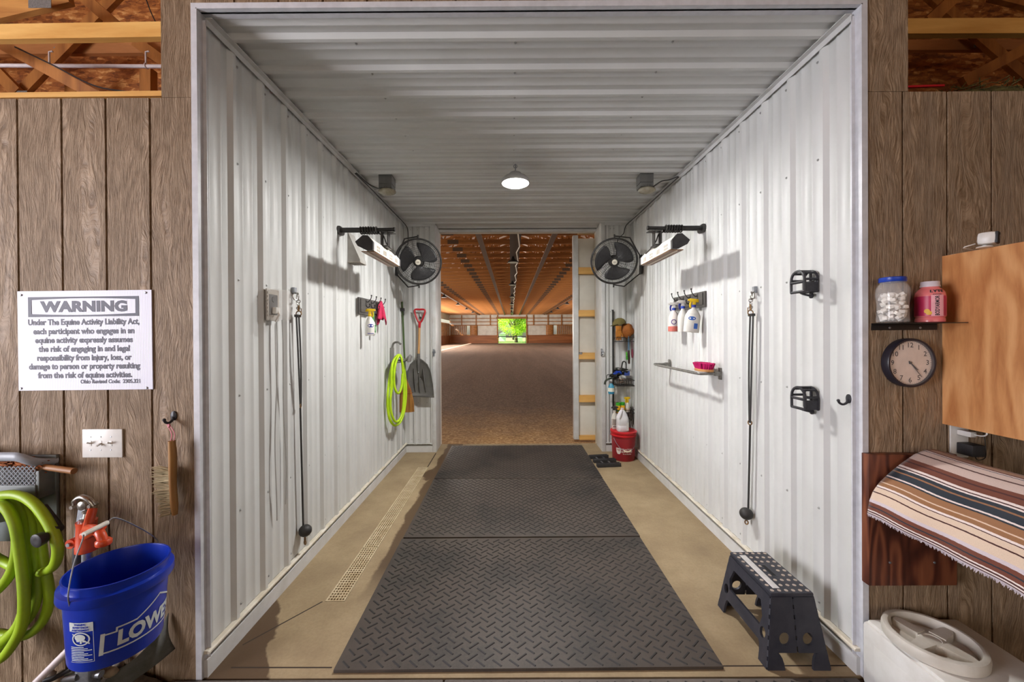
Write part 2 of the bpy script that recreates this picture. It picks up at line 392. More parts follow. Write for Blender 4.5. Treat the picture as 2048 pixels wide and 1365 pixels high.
def M_footing():
    t = NT('arena_footing'); p = t.coord('World'); x, y, z = t.sep(p)
    n1 = t.noise(p, 26, 4, 0.7); n2 = t.noise(p, 2.0, 5, 0.6); n3 = t.noise(t.coord('World', (1.5, 0.12, 1)), 1.0, 3, 0.5)
    dark = t.ramp(n1, [(0.32, col(96, 78, 66)), (0.55, col(138, 116, 100)), (0.75, col(184, 160, 140))])
    tan = t.ramp(n1, [(0.3, col(128, 92, 56)), (0.52, col(178, 138, 92)), (0.72, col(226, 190, 142))])
    k = t.math('ADD', t.math('MULTIPLY', t.math('SUBTRACT', y, 5.6), 0.36), t.math('SUBTRACT', t.math('MULTIPLY', n2, 0.9), 0.45))
    c = t.mix(t.ramp(k, [(0.0, (0, 0, 0)), (1.0, (1, 1, 1))]), tan, dark)
    c = t.mix(t.math('MULTIPLY', t.ramp(n3, [(0.4, (0, 0, 0)), (0.65, (1, 1, 1))]), 0.22), c, col(88, 66, 54))
    t.set('Base Color', c); t.set('Roughness', 0.9); t.set('Specular IOR Level', 0.2); t.bump(t.math('ADD', n1, t.math('MULTIPLY', n2, 0.6)), 0.9, 0.03); return t.mat
FOOTING = M_footing()
BLACK = M_plain('black_painted_steel', col(34, 33, 34), 0.45, c2=col(46, 44, 42), scale=30)
BLACKP = M_plain('black_plastic', col(38, 38, 42), 0.5, c2=col(50, 49, 50), scale=25, bump=0.1)
CHROME = M_plain('worn_chrome', col(190, 186, 180), 0.28, 0.9, col(140, 134, 126), 50)
DKGREY = M_plain('dark_grey_plastic', col(84, 85, 87), 0.5, c2=col(98, 98, 98), scale=14)
MIDGREY = M_plain('grey_plastic', col(122, 121, 118), 0.5, c2=col(104, 102, 98), scale=14)
WHITEP = M_plain('white_plastic', col(220, 218, 214), 0.35, c2=col(206, 203, 198), scale=10)
LIME = M_plain('lime_hose', col(190, 226, 30), 0.45, c2=col(168, 204, 22), scale=6, bump=0.04)
LIMED = M_plain('lime_hose_weathered', col(160, 194, 34), 0.45, c2=col(134, 164, 32), scale=6, bump=0.06)
RED = M_plain('red_plastic', col(196, 32, 40), 0.4, c2=col(172, 28, 36), scale=8)
REDB = M_plain('faded_red_bucket', col(158, 34, 42), 0.5, c2=col(134, 38, 46), scale=7, var=0.9)
YELLOW = M_plain('yellow_plastic', col(240, 200, 24), 0.4)
BLUEP = M_plain('blue_plastic', col(24, 62, 168), 0.35)
BROWNCORD = M_plain('grey_cord', col(170, 169, 166), 0.5)
INK = M_plain('black_print', col(40, 40, 46), 0.6)
# ---------------------------------------------------------------- ribbed steel
def rib_profile(a0, a1, first, pitch=0.2286):
    pts = [(a0, 0.0)]; k = math.floor((a0-first)/pitch)-1
    c = first+k*pitch
    while c < a1+pitch:
        for (da, h) in ((-.030, 0), (-.011, RIB), (.011, RIB), (.030, 0), (.066, 0), (.072, .004), (.082, .004), (.088, 0), (.141, 0), (.147, .004), (.157, .004), (.163, 0)):
            a = c+da
            if a0+1e-4 < a < a1-1e-4: pts.append((a, h))
        c += pitch
    pts.append((a1, 0.0)); return pts
def ribbed(mb, P, U, W, N, a0, a1, first, length, pitch=0.2286):
    """sheet: along U from a0 to a1, extruded along W by length, ribs raised along N"""
    P, U, W, N = map(Vector, (P, U, W, N)); pr = rib_profile(a0, a1, first, pitch); vs = []
    for a, h in pr: vs.append(P+U*a+N*h)
    for a, h in pr: vs.append(P+U*a+N*h+W*length)
    n = len(pr); mb.add(vs, [(i, i+1, n+i+1, n+i) for i in range(n-1)])
def screw(mb, p, nrm, mi=1):
    p = Vector(p); nrm = Vector(nrm); mb.lathe([(.0075, 0), (.0075, .0015), (.0048, .002), (.0048, .006), (.003, .007)], 6, mi, frame(p, nrm))
SCREWM = M_plain('screw_heads', col(176, 176, 174), 0.4, 0.3)
FR_L, FR_R = 1.972, 1.965
zrows = [0.17, 0.665, 1.27, 1.88, 2.49, 3.0]
wl_ = MB(); ribbed(wl_, (XL, 0, 0.124), (0, 1, 0), (0, 0, 1), (1, 0, 0), YF, YB, FR_L, ZC-0.124)
for i in range(-1, 14):
    for z in zrows:
        y = FR_L+i*.2286+.043
        if YF+.03 < y < YB-.04: screw(wl_, (XL, y, z), (1, 0, 0))
struct(wl_, 'wall_left', [STEEL, SCREWM])
wr_ = MB(); ribbed(wr_, (XR, 0, 0.124), (0, 1, 0), (0, 0, 1), (-1, 0, 0), YF, YB, FR_R, ZC-0.124)
for i in range(-1, 14):
    for z in zrows:
        y = FR_R+i*.2286+.043
        if YF+.03 < y < YB-.04: screw(wr_, (XR, y, z), (-1, 0, 0))
struct(wr_, 'wall_right', [STEEL, SCREWM])
ce = MB(); ribbed(ce, (XL, 0, ZC), (0, 1, 0), (1, 0, 0), (0, 0, -1), YF, 5.47, 1.93, XR-XL)
for i in range(0, 15):
    for x in (-.79, .03, .84):
        screw(ce, (x, 1.93+i*.2286+.045, ZC), (0, 0, -1))
struct(ce, 'ceiling', [STEEL, SCREWM])
JL, JR, JY0, JY1, HZ = -1.012, 1.214, 5.13, 5.47, 3.048
wb = MB(); ribbed(wb, (0, YB, 0.10), (1, 0, 0), (0, 0, 1), (0, -1, 0), XL, JL-.03, -1.30, HZ-.05)
for x in (-1.345, -1.255, -1.14):
    for z in zrows: screw(wb, (x, YB, z), (0, -1, 0))
struct(wb, 'wall_back_left', [STEEL, SCREWM])
wb = MB(); ribbed(wb, (0, YB, 0.10), (1, 0, 0), (0, 0, 1), (0, -1, 0), JR+.03, XR, 1.30, HZ-.05)
for x in (1.345, 1.39, 1.56):
    for z in zrows: screw(wb, (x, YB, z), (0, -1, 0))
struct(wb, 'wall_back_right', [STEEL, SCREWM])
# skirtings: white board below, recess, dirty drip flashing on top
for nm, x, s in (('baseboard_left', XL, 1), ('baseboard_right', XR, -1)):
    b = MB()
    b.box((min(x, x+s*.022), YF, 0), (max(x, x+s*.022), YB, .082), 0); b.box((min(x-s*.02, x+s*.004), YF, .082), (max(x-s*.02, x+s*.004), YB, .125), 1)
    vs = [(x, YF, .1245), (x+s*.024, YF, .1235), (x+s*.030, YF, .118), (x+s*.030, YF, .110), (x, YF, .108)]
    vs = vs+[(a, YB, c) for a, _, c in vs]; n = 5
    fs = [(i, (i+1) % n, n+(i+1) % n, n+i) for i in range(n)]+[tuple(range(n)), tuple(range(n, 2*n))]
    b.add(vs, fs, 2); struct(b, nm, [WHITE_TRIM, GAP, DIRTY_TRIM])
b = MB(); b.box((XL, YB-.022, 0), (JL-.03, YB, .082), 0); b.box((XL, YB-.004, .082), (JL-.03, YB+.02, .12), 1); b.box((XL, YB-.03, .112), (JL-.03, YB, .118), 0); struct(b, 'baseboard_back_left', [WHITE_TRIM, GAP])
b = MB(); b.box((JR+.03, YB-.022, 0), (XR, YB, .082), 0); b.box((JR+.03, YB-.004, .082), (XR, YB+.02, .12), 1); b.box((JR+.03, YB-.03, .112), (XR, YB, .118), 0); struct(b, 'baseboard_back_right', [WHITE_TRIM, GAP])
# ceiling-corner trims (thin angle, standing off the flutes)
def angle_trim(nm, x, s):
    b = MB(); xx = x+s*RIB
    b.box((min(xx, xx+s*.003), YF+.02, ZC-.052), (max(xx, xx+s*.003), YB, ZC-RIB), 0)
    b.box((min(xx, xx+s*.03), YF+.02, ZC-RIB-.003), (max(xx, xx+s*.03), YB, ZC-RIB), 0); struct(b, nm, WHITE_TRIM)
angle_trim('trim_1', XL, 1); angle_trim('trim_2', XR, -1)
b = MB(); b.box((XL, YB-RIB-.004, HZ-.01), (JL-.03, YB-RIB, ZC-.012)); b.box((JR+.03, YB-RIB-.004, HZ-.01), (XR, YB-RIB, ZC-.012)); struct(b, 'trim_3', WHITE_TRIM)
# corner trims at the mouth of the bay
FLANGE = M_plain('bay_corner_trim', col(206, 208, 214), 0.4)
for nm, x, s in (('trim_4', XL, 1), ('trim_5', XR, -1)):
    b = MB(); b.box((min(x, x-s*.022), YF-.014, 0.0), (max(x, x-s*.022), YF-.0095, ZC+.022)); b.box((min(x, x+s*.005), YF-.014, 0.0), (max(x, x+s*.005), YF+.045, ZC)); b.box((min(x, x+s*.021), YF+.02, 0.0), (max(x, x+s*.021), YF+.023, ZC-.03)); struct(b, nm, FLANGE)
b = MB(); b.box((XL, YF-.014, ZC), (XR, YF-.0095, ZC+.022)); b.box((XL, YF-.014, ZC-.004), (XR, YF+.045, ZC)); struct(b, 'trim_6', FLANGE)
# jambs and head of the arena doorway
b = MB(); b.bbox((JL-.052, JY0, 0), (JL, JY1, HZ+.04), .004); struct(b, 'trim_7', WHITE_TRIM)
b = MB(); b.bbox((JR, JY0, 0), (JR+.052, JY1, HZ+.04), .004); struct(b, 'trim_8', WHITE_TRIM)
b = MB(); b.box((JL, JY1-.05, HZ-.012), (JR, JY1, ZC-RIB)); b.box((JL, JY0+.2, HZ+.02), (JR, JY0+.205, ZC-RIB)); struct(b, 'trim_9', WHITE_TRIM)

# ---------------------------------------------------------------- grooved siding on the aisle side
SY = YF-.0095                                   # face of the siding
def siding(mb, x0, x1, z0, z1, groove0, pitch=.2032, y=SY):
    xs = []; g = groove0+math.floor((x0-groove0)/pitch)*pitch
    cur = x0
    while g < x1+pitch:
        a, b_ = g-.0052, g+.0052
        if b_ > x0 and a < x1:
            if a > cur: xs.append((cur, min(a, x1), 0))
            xs.append((max(a, x0), min(b_, x1), 1)); cur = min(b_, x1)
        g += pitch
    if cur < x1: xs.append((cur, x1, 0))
    for a, b_, k in xs:
        yy = y+.0075*k; mb.box((a, yy, z0), (b_, y+.0094, z1), k)
TOPL = aY(200, 196.5, SY).z; TOPR = aY(1900, 183, SY).z; XCL0 = aY(322, 100, SY).x; XCR1 = aY(1816, 100, SY).x
GL = aY(302.5, 600, SY).x; GR = aY(1806, 600, SY).x
sd = MB()
siding(sd, -4.6, XL-.004, -.01, TOPL, GL); siding(sd, XR+.004, 4.7, -.01, TOPR, GR)
siding(sd, XCL0, XL-.022, TOPL+.002, 4.2, -3.0, 20); siding(sd, XR+.022, XCR1, TOPR+.002, 4.2, -3.0, 20)
siding(sd, XL-.022, XR+.022, ZC+.023, 4.2, XL-.0285+.2032)
sd.box((-4.6, YF, 0.0), (XL-.02, YF+.09, TOPL-.005), 2); sd.box((XR+.02, YF, 0.0), (4.7, YF+.09, TOPR-.005), 2)
sd.box((XCL0+.004, YF, TOPL-.01), (XL-.02, YF+.05, 4.2), 2); sd.box((XR+.02, YF, TOPR-.01), (XCR1-.004, YF+.05, 4.2), 2); sd.box((XL-.03, YF, ZC+.04), (XR+.03, YF+.05, 4.2), 2)
struct(sd, 'wall_front', [SIDING, GROOVE, PINE], smooth=0)

# ---------------------------------------------------------------- floors
DX0, DX1, DY0, DY1 = -1.118, -0.998, 2.27, 4.56
fl = MB()
X0, X1, Y0, Y1 = XL-.05, XR+.05, YF-.005, 5.52
for lo, hi in (((X0, Y0), (DX0, Y1)), ((DX1, Y0), (X1, Y1)), ((DX0, Y0), (DX1, DY0)), ((DX0, DY1), (DX1, Y1))):
    fl.box((lo[0], lo[1], -.12), (hi[0], hi[1], 0))
struct(fl, 'floor', CONCRETE, smooth=0)
AISLE = M_plain('packed_dirt', col(66, 54, 44), 0.9, c2=col(88, 74, 60), scale=22, bump=0.6, bscale=60)
fl = MB(); fl.box((-6.0, -5.5, -.12), (6.0, Y0, -.012)); struct(fl, 'floor_aisle', AISLE, smooth=0)
# the rest of the aisle around the camera: boarded walls, roof sheathing
b = MB()
b.box((-6.1, -5.5, 0), (-6.0, YF+3.6, 5.0)); b.box((6.0, -5.5, 0), (6.1, YF+3.6, 5.0)); struct(b, 'wall_aisle_sides', SIDING, smooth=0)
b = MB(); b.box((-6.1, -5.6, 0), (6.1, -5.5, 5.0)); struct(b, 'wall_aisle_end', SIDING, smooth=0)
b = MB(); b.box((-6.1, -5.6, 5.0), (6.1, 5.47, 5.1)); struct(b, 'ceiling_aisle', OSB, smooth=0)
b = MB(); b.box((-6.0, 3.75, 2.0), (XL-.1, 3.8, 5.0)); struct(b, 'wall_loft_left', OSB, smooth=0)
b = MB(); b.box((XR+.1, 3.75, 2.0), (6.0, 3.8, 5.0)); struct(b, 'wall_loft_right', OSB, smooth=0)
b = MB(); b.box((-6.0, YF+.09, 2.52), (XL-.1, 3.75, 2.56)); struct(b, 'floor_loft_left', OSB, smooth=0)
b = MB(); b.box((XR+.1, YF+.09, 2.55), (6.0, 3.75, 2.6)); struct(b, 'floor_loft_right', OSB, smooth=0)

# ---------------------------------------------------------------- rubber mats
def mat_mesh(mb, w, d, h=.016, px=.08, py=.0695):
    mb.bbox((-w/2, -d/2, 0), (w/2, d/2, h), .003, 0)
    nx, ny = int(w/px)+1, int(d/py)+1
    for j in range(-ny, ny+1):
        for i in range(-nx, nx+1):
            for (ox, oy, a) in ((0, 0, -.70), (.5, .5, .70)):
                cx, cy = (i+ox)*px+.01, (j+oy)*py+.01
                if abs(cx) > w/2-.026 or abs(cy) > d/2-.022: continue
                c, s_ = cos(a), sin(a); L, W, l2, w2 = .029, .0052, .027, .0032
                pts = [(-L, -W), (L, -W), (L, W), (-L, W)]; top = [(-l2, -w2), (l2, -w2), (l2, w2), (-l2, w2)]
                vs = [(cx+x*c-y*s_, cy+x*s_+y*c, h-.0005) for x, y in pts]+[(cx+x*c-y*s_, cy+x*s_+y*c, h+.0028) for x, y in top]
                mb.add(vs, [(4, 5, 6, 7), (0, 1, 5, 4), (1, 2, 6, 5), (2, 3, 7, 6), (3, 0, 4, 7)], 1)
mx = .072
for (cy, d, rz, lab) in ((1.792+.575, 1.15, .006, 'dusty black diamond plate rubber mat nearest the aisle on the bay floor'),
                         (2.955+.60, 1.19, .004, 'black diamond plate rubber mat, middle one of three on the bay floor'),
                         (4.16+.62, 1.225, .0, 'black diamond plate rubber mat at the arena doorway end of the bay floor')):
    m = MB(rotm(0, 0, rz, (mx, cy, 0))); mat_mesh(m, 1.835, d); m.build('rubber_mat', [MATRUB, MATBAR], None, 30, lab, 'mat', 'rubber mats down the middle of the wash bay')
for k, (x, w, lab) in enumerate(((-0.94, 1.24, 'strip of aisle floor mat in front of the bay, left of the seam'), (.63, 1.88, 'strip of aisle floor mat in front of the bay, right of the seam'))):
    m = MB(rotm(0, 0, 0, (x, YF-.012-.61, -.012))); mat_mesh(m, w, 1.2, .02, .08, .0695)
    m.build('rubber_mat', [M_rubber('aisle_mat_rubber_%d' % k, col(98, 90, 84), col(70, 64, 60)), MATBAR], None, 30, lab, 'mat', 'rubber mats on the aisle floor')

# ---------------------------------------------------------------- trench drain
DRAIN = M_plain('tan_drain_grate', col(196, 180, 150), 0.5, c2=col(172, 152, 118), scale=12)
PIT = M_plain('drain_channel', col(40, 32, 24), 0.8)
td = thing('trench_drain', 'long tan slotted trench drain grate set in the concrete left of the mats', 'drain', ((DX0+DX1)/2, (DY0+DY1)/2, 0))
b = MB(); b.box((DX0-.004, DY0-.004, -.11), (DX1+.004, DY1+.004, -.10)); b.box((DX0-.004, DY0, -.1), (DX0+.002, DY1, -.004)); b.box((DX1-.002, DY0, -.1), (DX1+.004, DY1, -.004)); b.box((DX0, DY0-.003, -.1), (DX1, DY0+.002, -.004)); b.box((DX0, DY1-.002, -.1), (DX1, DY1+.003, -.004)); b.build('channel', PIT, td, 0)
ns = 4; Ls = (DY1-DY0)/ns
for k in range(ns):
    g = MB(); y0 = DY0+k*Ls+.002; y1 = DY0+(k+1)*Ls-.002; x0, x1 = DX0+.002, DX1-.002
    for i in range(7):
        w = .010 if i in (0, 6) else .0065; xc = x0+.005+(x1-x0-.010)*i/6; g.box((xc-w/2, y0, -.014), (xc+w/2, y1, .001))
    nb = 24
    for j in range(nb+1):
        w = .009; yc = y0+.0045+(y1-y0-.009)*j/nb; g.box((x0, yc-w/2, -.014), (x1, yc+w/2, .0005))
    g.build('grate_section', DRAIN, td, 0)
# ---------------------------------------------------------------- riding arena beyond the doorway
AXL, AXR, AY0, AY1, AZ, AZC = -10.6, 11.2, 5.47, 66.0, -.02, 4.86
b = MB(); b.box((AXL-.2, Y1, -.2), (AXR+.2, AY1+.2, AZ)); struct(b, 'floor_arena', FOOTING, smooth=0)
INSUL = M_plain('white_wall_liner', col(226, 222, 212), 0.6, c2=col(204, 198, 186), scale=1.2)
ROOFW = M_plain('white_roof_liner', col(246, 242, 236), 0.6, c2=col(226, 214, 200), scale=0.9, var=0.9)
b = MB(); b.box((AXL, AY0, -.1), (JL-.01, AY0+.12, 9.4)); b.box((JR+.01, AY0, -.1), (AXR, AY0+.12, 9.4)); b.box((JL-.02, AY0, HZ), (JR+.02, AY0+.12, 9.4)); struct(b, 'wall_arena_near', INSUL, smooth=0)
# long sides; the left one has an open strip below the eave
for nm, x, s in (('wall_arena_left', AXL, -1), ('wall_arena_right', AXR, 1)):
    b = MB(); lo, hi = min(x, x+s*.1), max(x, x+s*.1)
    if s < 0: b.box((lo, AY0, 1.35), (hi, AY1, 3.42)); b.box((lo, AY0, 3.95), (hi, AY1, 5.4))
    else: b.box((lo, AY0, 1.35), (hi, AY1, 5.4))
    b.box((lo-.02 if s > 0 else lo, AY0, -.1), (hi if s > 0 else hi+.02, AY1, 1.35), 1)
    for k in range(int((AY1-AY0)/1.22)):
        y = AY0+.5+k*1.22; xs = x-s*.0; b.box((min(xs, xs-s*.12), y-.05, 1.35), (max(xs, xs-s*.12), y+.05, 3.42 if s < 0 else 4.8), 2)
    struct(b, nm, [INSUL, PLYKICK, TRUSSW], smooth=0)
# far end: kickboards, liner with girts, slatted bays, doorway
FDX0, FDX1, FDZ = aY(995.5, 660, AY1).x, aY(1052.5, 660, AY1).x, aY(1020, 637.5, AY1).z
ZK = aY(960, 671, AY1).z; ZM = aY(960, 651, AY1).z
LX0, LX1 = aY(934, 660, AY1).x, aY(940.5, 660, AY1).x; RX0, RX1 = aY(1107.5, 660, AY1).x, aY(1113, 660, AY1).x
b = MB()
def wallx(x0, x1, z0, z1, mi): b.box((x0, AY1, z0), (x1, AY1+.12, z1), mi)
wallx(AXL, FDX0, -.1, ZK, 1); wallx(FDX1, AXR, -.1, ZK, 1)
wallx(AXL, FDX0, ZM, 5.2, 0); wallx(FDX1, AXR, ZM, 5.2, 0); wallx(FDX0, FDX1, FDZ, 5.2, 0)
wallx(AXL, LX0, ZK, ZM, 0); wallx(LX1, FDX0, ZK, ZM, 0); wallx(FDX1, RX0, ZK, ZM, 0); wallx(RX1, AXR, ZK, ZM, 0)
b.add([(AXL, AY1, 5.2), (AXR, AY1, 5.2), (AXR, AY1+.12, 5.2), (AXL, AY1+.12, 5.2), (.3, AY1, 9.4), (.3, AY1+.12, 9.4)], [(0, 1, 4), (2, 3, 5), (1, 2, 5, 4), (3, 0, 4, 5)], 0)
struct(b, 'wall_arena_far', [INSUL, PLYKICK], smooth=0)
def far_beam(x0, x1, z, h): return MB().box((x0, AY1-.06, z-h/2), (x1, AY1-.005, z+h/2))
for x0, x1 in ((AXL, FDX0), (FDX1, AXR)):
    for z in (aY(900, 637.5, AY1).z, aY(900, 644.5, AY1).z, ZM):
        side = 'left' if x0 < 0 else 'right'
        far_beam(x0, x1, z, .14).build('wall_girt', TRUSSW, None, 0, 'brown horizontal girt on the white arena end wall, %s of the far doorway' % side, 'girt', 'girts on the arena end wall')
far_beam(FDX0-.25, FDX1+.25, FDZ+.12, .34).build('door_header', TRUSSW, None, 0, 'brown timber header over the open far doorway of the arena', 'header')
for px in (923.5, 952.3, 980.6, 995, 1053, 1067, 1096, 1123):
    x = aY(px, 640, AY1).x; side = 'left' if x < 0 else 'right'
    MB().box((x-.09, AY1-.13, ZM), (x+.09, AY1-.065, 4.85)).build('wall_post', TRUSSW, None, 0, 'brown upright post on the white arena end wall, %s of the far doorway' % side, 'post', 'posts on the arena end wall')
for px in (995.0, 1053.4):
    x = aY(px, 640, AY1).x; s = 'left' if x < 0 else 'right'
    MB().box((x-.11, AY1-.16, 0), (x+.11, AY1-.01, ZM)).build('door_post', TRUSSW, None, 0, 'brown post at the %s edge of the open far doorway' % s, 'post')
def slats(x0, x1, lab):
    r = thing('slat_panel', lab, 'panel', ((x0+x1)/2, AY1-.2, ZK))
    MB().box((x0, AY1-.2, ZK), (x1, AY1-.12, ZK+.12)).build('rail', TRUSSW, r, 0); MB().box((x0, AY1-.2, ZM-.12), (x1, AY1-.12, ZM)).build('rail', TRUSSW, r, 0)
    n = int((x1-x0)/.30); q = MB()
    for i in range(n):
        x = x0+(i+.5)*(x1-x0)/n; q.beam((x-.05, AY1-.12, ZK), (x+.05, AY1-.12, ZM), .04, .15, None, (1, 0, 0))
    q.build('slats', TRUSSW, r, 0)
slats(AXL+.2, LX0, 'row of brown upright slats above the kickboard at the far left of the arena'); slats(RX1, AXR-.1, 'row of brown upright slats above the kickboard at the far right of the arena')
def barrel(x, lab):
    r = MB(); r.lathe([(.62, 0), (.64, ZM-ZK)], 20, None, Matrix.Translation((x, AY1-.25, ZK)), True, 1, .35); return r.build('curved_panel', TRUSSW, None, 40, lab, 'panel')
barrel(aY(947.5, 660, AY1).x, 'curved wooden panel beside the bright gap, left of the far arena doorway'); barrel(aY(1099, 660, AY1).x, 'curved wooden panel beside the bright gap, right of the far arena doorway')
for x0, x1, s in ((LX0, LX1, 'left'), (RX0, RX1, 'right')):
    MB().box((x0-.05, AY1-.02, ZK), (x1+.05, AY1+.14, ZK+.1)).build('window_sill', PINE, None, 0, 'pale sill of the bright upright opening at the far %s of the arena' % s, 'sill')
# gate across the far doorway
gt = thing('pipe_gate', 'dark pipe gate across the open far doorway of the arena', 'gate', ((FDX0+FDX1)/2, AY1+.3, 0))
for z, r_ in ((aY(1020, 673.5, AY1+.3).z, .06), (aY(1020, 684, AY1+.3).z, .035), (.12, .035)):
    MB().cyl((FDX0+.05, AY1+.3, z), (FDX1-.05, AY1+.3, z), r_, None, 8).build('rail', BLACK, gt)
for x in (FDX0+.08, FDX1-.08): MB().cyl((x, AY1+.3, -.02), (x, AY1+.3, aY(1020, 673, AY1+.3).z), .05, None, 8).build('upright', BLACK, gt)
# roof: liner, purlins, trusses
RPK = 9.2; RCX = .25
b = MB()
b.add([(AXL-.4, AY0, 5.25), (RCX, AY0, RPK), (RCX, AY1+.2, RPK), (AXL-.4, AY1+.2, 5.25)], [(0, 1, 2, 3)]); b.add([(RCX, AY0, RPK), (AXR+.4, AY0, 5.25), (AXR+.4, AY1+.2, 5.25), (RCX, AY1+.2, RPK)], [(0, 1, 2, 3)])
struct(b, 'ceiling_arena', ROOFW, smooth=0)
for s, x1 in ((-1, AXL), (1, AXR)):
    n = 8
    for i in range(n):
        t_ = (i+.3)/n; x = RCX+(x1-RCX)*t_; z = RPK+(5.25-RPK)*t_-.09
        MB().box((x-.045, AY0+.12, z-.07), (x+.045, AY1, z+.05)).build('purlin', PURLINW, None, 0, 'brown purlin running the length of the arena roof', 'purlin', 'purlins under the arena roof')
GUSS = M_plain('dull_gusset_steel', col(112, 94, 78), .6, .4, col(90, 74, 60), 40)
def truss(y):
    r = thing('roof_truss', 'brown timber truss spanning the arena under its roof', 'truss', (RCX, y, AZC), 'trusses across the arena')
    MB().box((AXL+.05, y-.02, AZC), (AXR-.05, y+.02, AZC+.19)).build('bottom_chord', TRUSSW, r, 0)
    for x1 in (AXL, AXR):
        MB().beam((x1, y, 5.02), (RCX, y, RPK-.22), .038, .18).build('top_chord', TRUSSW, r, 0)
        w = MB(); n = 5
        for i in range(n):
            a = i/n; c = (i+.5)/n; e = (i+1)/n
            lowx = RCX+(x1-RCX)*a; upx = RCX+(x1-RCX)*c; lx2 = RCX+(x1-RCX)*e; uz = RPK-.25+(5.02-RPK+.25)*c
            if i > 0: w.beam((lowx, y, AZC+.1), (upx, y, uz), .038, .09)
            if i < n-1: w.beam((upx, y, uz), (lx2, y, AZC+.1), .038, .09)
        w.build('web', TRUSSW, r, 0)
    for px_ in (-4.6, -2.1, 2.9, 5.4): MB().box((px_-.2, y-.024, AZC+.02), (px_+.2, y+.024, AZC+.17)).build('gusset_plate', GUSS, r, 0)
    return r
def copy_tree(o, off, parent=None):
    c = o.copy(); COL.objects.link(c)
    if parent: c.parent = parent; c.matrix_parent_inverse = o.matrix_parent_inverse.copy()
    else: c.location = o.location+off
    for ch in o.children: copy_tree(ch, off, c)
    return c
T0 = truss(7.88)
bpy.context.view_layer.update()
k = 1
while 7.88+k*1.22 < AY1-.4:
    copy_tree(T0, Vector((0, k*1.22, 0))); k += 1
for x, w, nm in ((.16, .19, 'boards under the arena ridge'), (-1.05, .09, None), (1.44, .09, None), (-5.4, .08, None), (5.7, .08, None)):
    lab = 'wide dark board running down the middle of the arena trusses' if w > .15 else 'grey brace board running lengthwise under the arena trusses, %s' % {-1.05: 'just left of the middle', 1.44: 'just right of the middle', -5.4: 'far out on the left', 5.7: 'far out on the right'}[x]
    MB().box((x-w, AY0+.2, AZC-.045), (x+w, AY1-.3, AZC-.002)).build('brace_board', M_plain('brace_board_%d' % int(x*10), col(76, 54, 36), .7, c2=col(58, 42, 28)) if w > .15 else M_plain('grey_board_%d' % int(x*10), col(96, 70, 48), .7), None, 0, lab, 'board')
pts = []
for i in range(60):
    y = AY0+.6+i*1.0; pts.append((.28+.10*((i % 3)-1)*.5, y, AZC-.075))
MB().tube(pts, .02, 5).build('cable', M_plain('white_cable', col(226, 214, 196), .5), None, 40, 'pale cable snaking along the middle board of the arena roof', 'cable')
LAMPG = M_plain('barn_lamp_lens', col(210, 214, 206), .4)
lampn = 0
for x, ys in ((.1, (16, 23.4, 31, 38.8, 46.5, 54)), (-5.4, (31, 39, 46.5, 54)), (5.7, (31, 38.8, 46.5, 54))):
    for y in ys:
        row = {.1: 'along the middle of the arena ceiling', -5.4: 'in the left row on the arena ceiling', 5.7: 'in the right row on the arena ceiling'}[x]
        r = thing('barn_lamp', 'small dark hanging lamp %s, %s' % (row, {16: 'nearest of its row', 23.4: 'second nearest', 31: 'third back' if x == .1 else 'nearest of its row', 38.8: 'fourth back' if x == .1 else 'second nearest', 39: 'second nearest', 46.5: 'fifth back' if x == .1 else 'third back', 54: 'farthest of its row'}[y]), 'lamp', (x, y, AZC-.05), 'lamps on the arena ceiling')
        MB().lathe([(.05, 0), (.07, -.08), (.22, -.2), (.23, -.24)], 16, None, Matrix.Translation((x, y, AZC-.045)), False).build('shade', BLACK, r)
        MB().lathe([(.0001, -.245), (.215, -.245)], 16, None, Matrix.Translation((x, y, AZC-.045)), False).build('lens', LAMPG, r)
# outdoors beyond the far doorway
GRASS = M_plain('lawn', col(126, 160, 66), .9, c2=col(86, 124, 44), scale=3)
b = MB(); b.box((-60, AY1+.2, -.4), (60, 160, -.12)); struct(b, 'ground', GRASS, smooth=0)
BARK = M_plain('bark', col(78, 62, 46), .9, c2=col(48, 38, 30), scale=8, stretch=(1, 1, .2), bump=.5)
def M_leaf(name, a, b_):
    t = NT(name); v = t.coord('World'); t.set('Base Color', t.ramp(t.noise(v, 1.2, 4, .7), [(.35, a), (.65, b_)])); t.set('Roughness', .6)
    tr = t.n('BsdfTranslucent'); tr.inputs[0].default_value = a; mx_ = t.n('MixShader'); mx_.inputs[0].default_value = .45
    t.l(t.b.outputs[0], mx_.inputs[1]); t.l(tr.outputs[0], mx_.inputs[2]); t.l(mx_.outputs[0], t.out.inputs[0]); return t.mat
LEAFA = M_leaf('bright_leaves', col(178, 206, 48), col(104, 158, 36)); LEAFB = M_leaf('darker_green_leaves', col(128, 170, 74), col(70, 112, 48))  # yellow green for two trees, a darker green for the other two
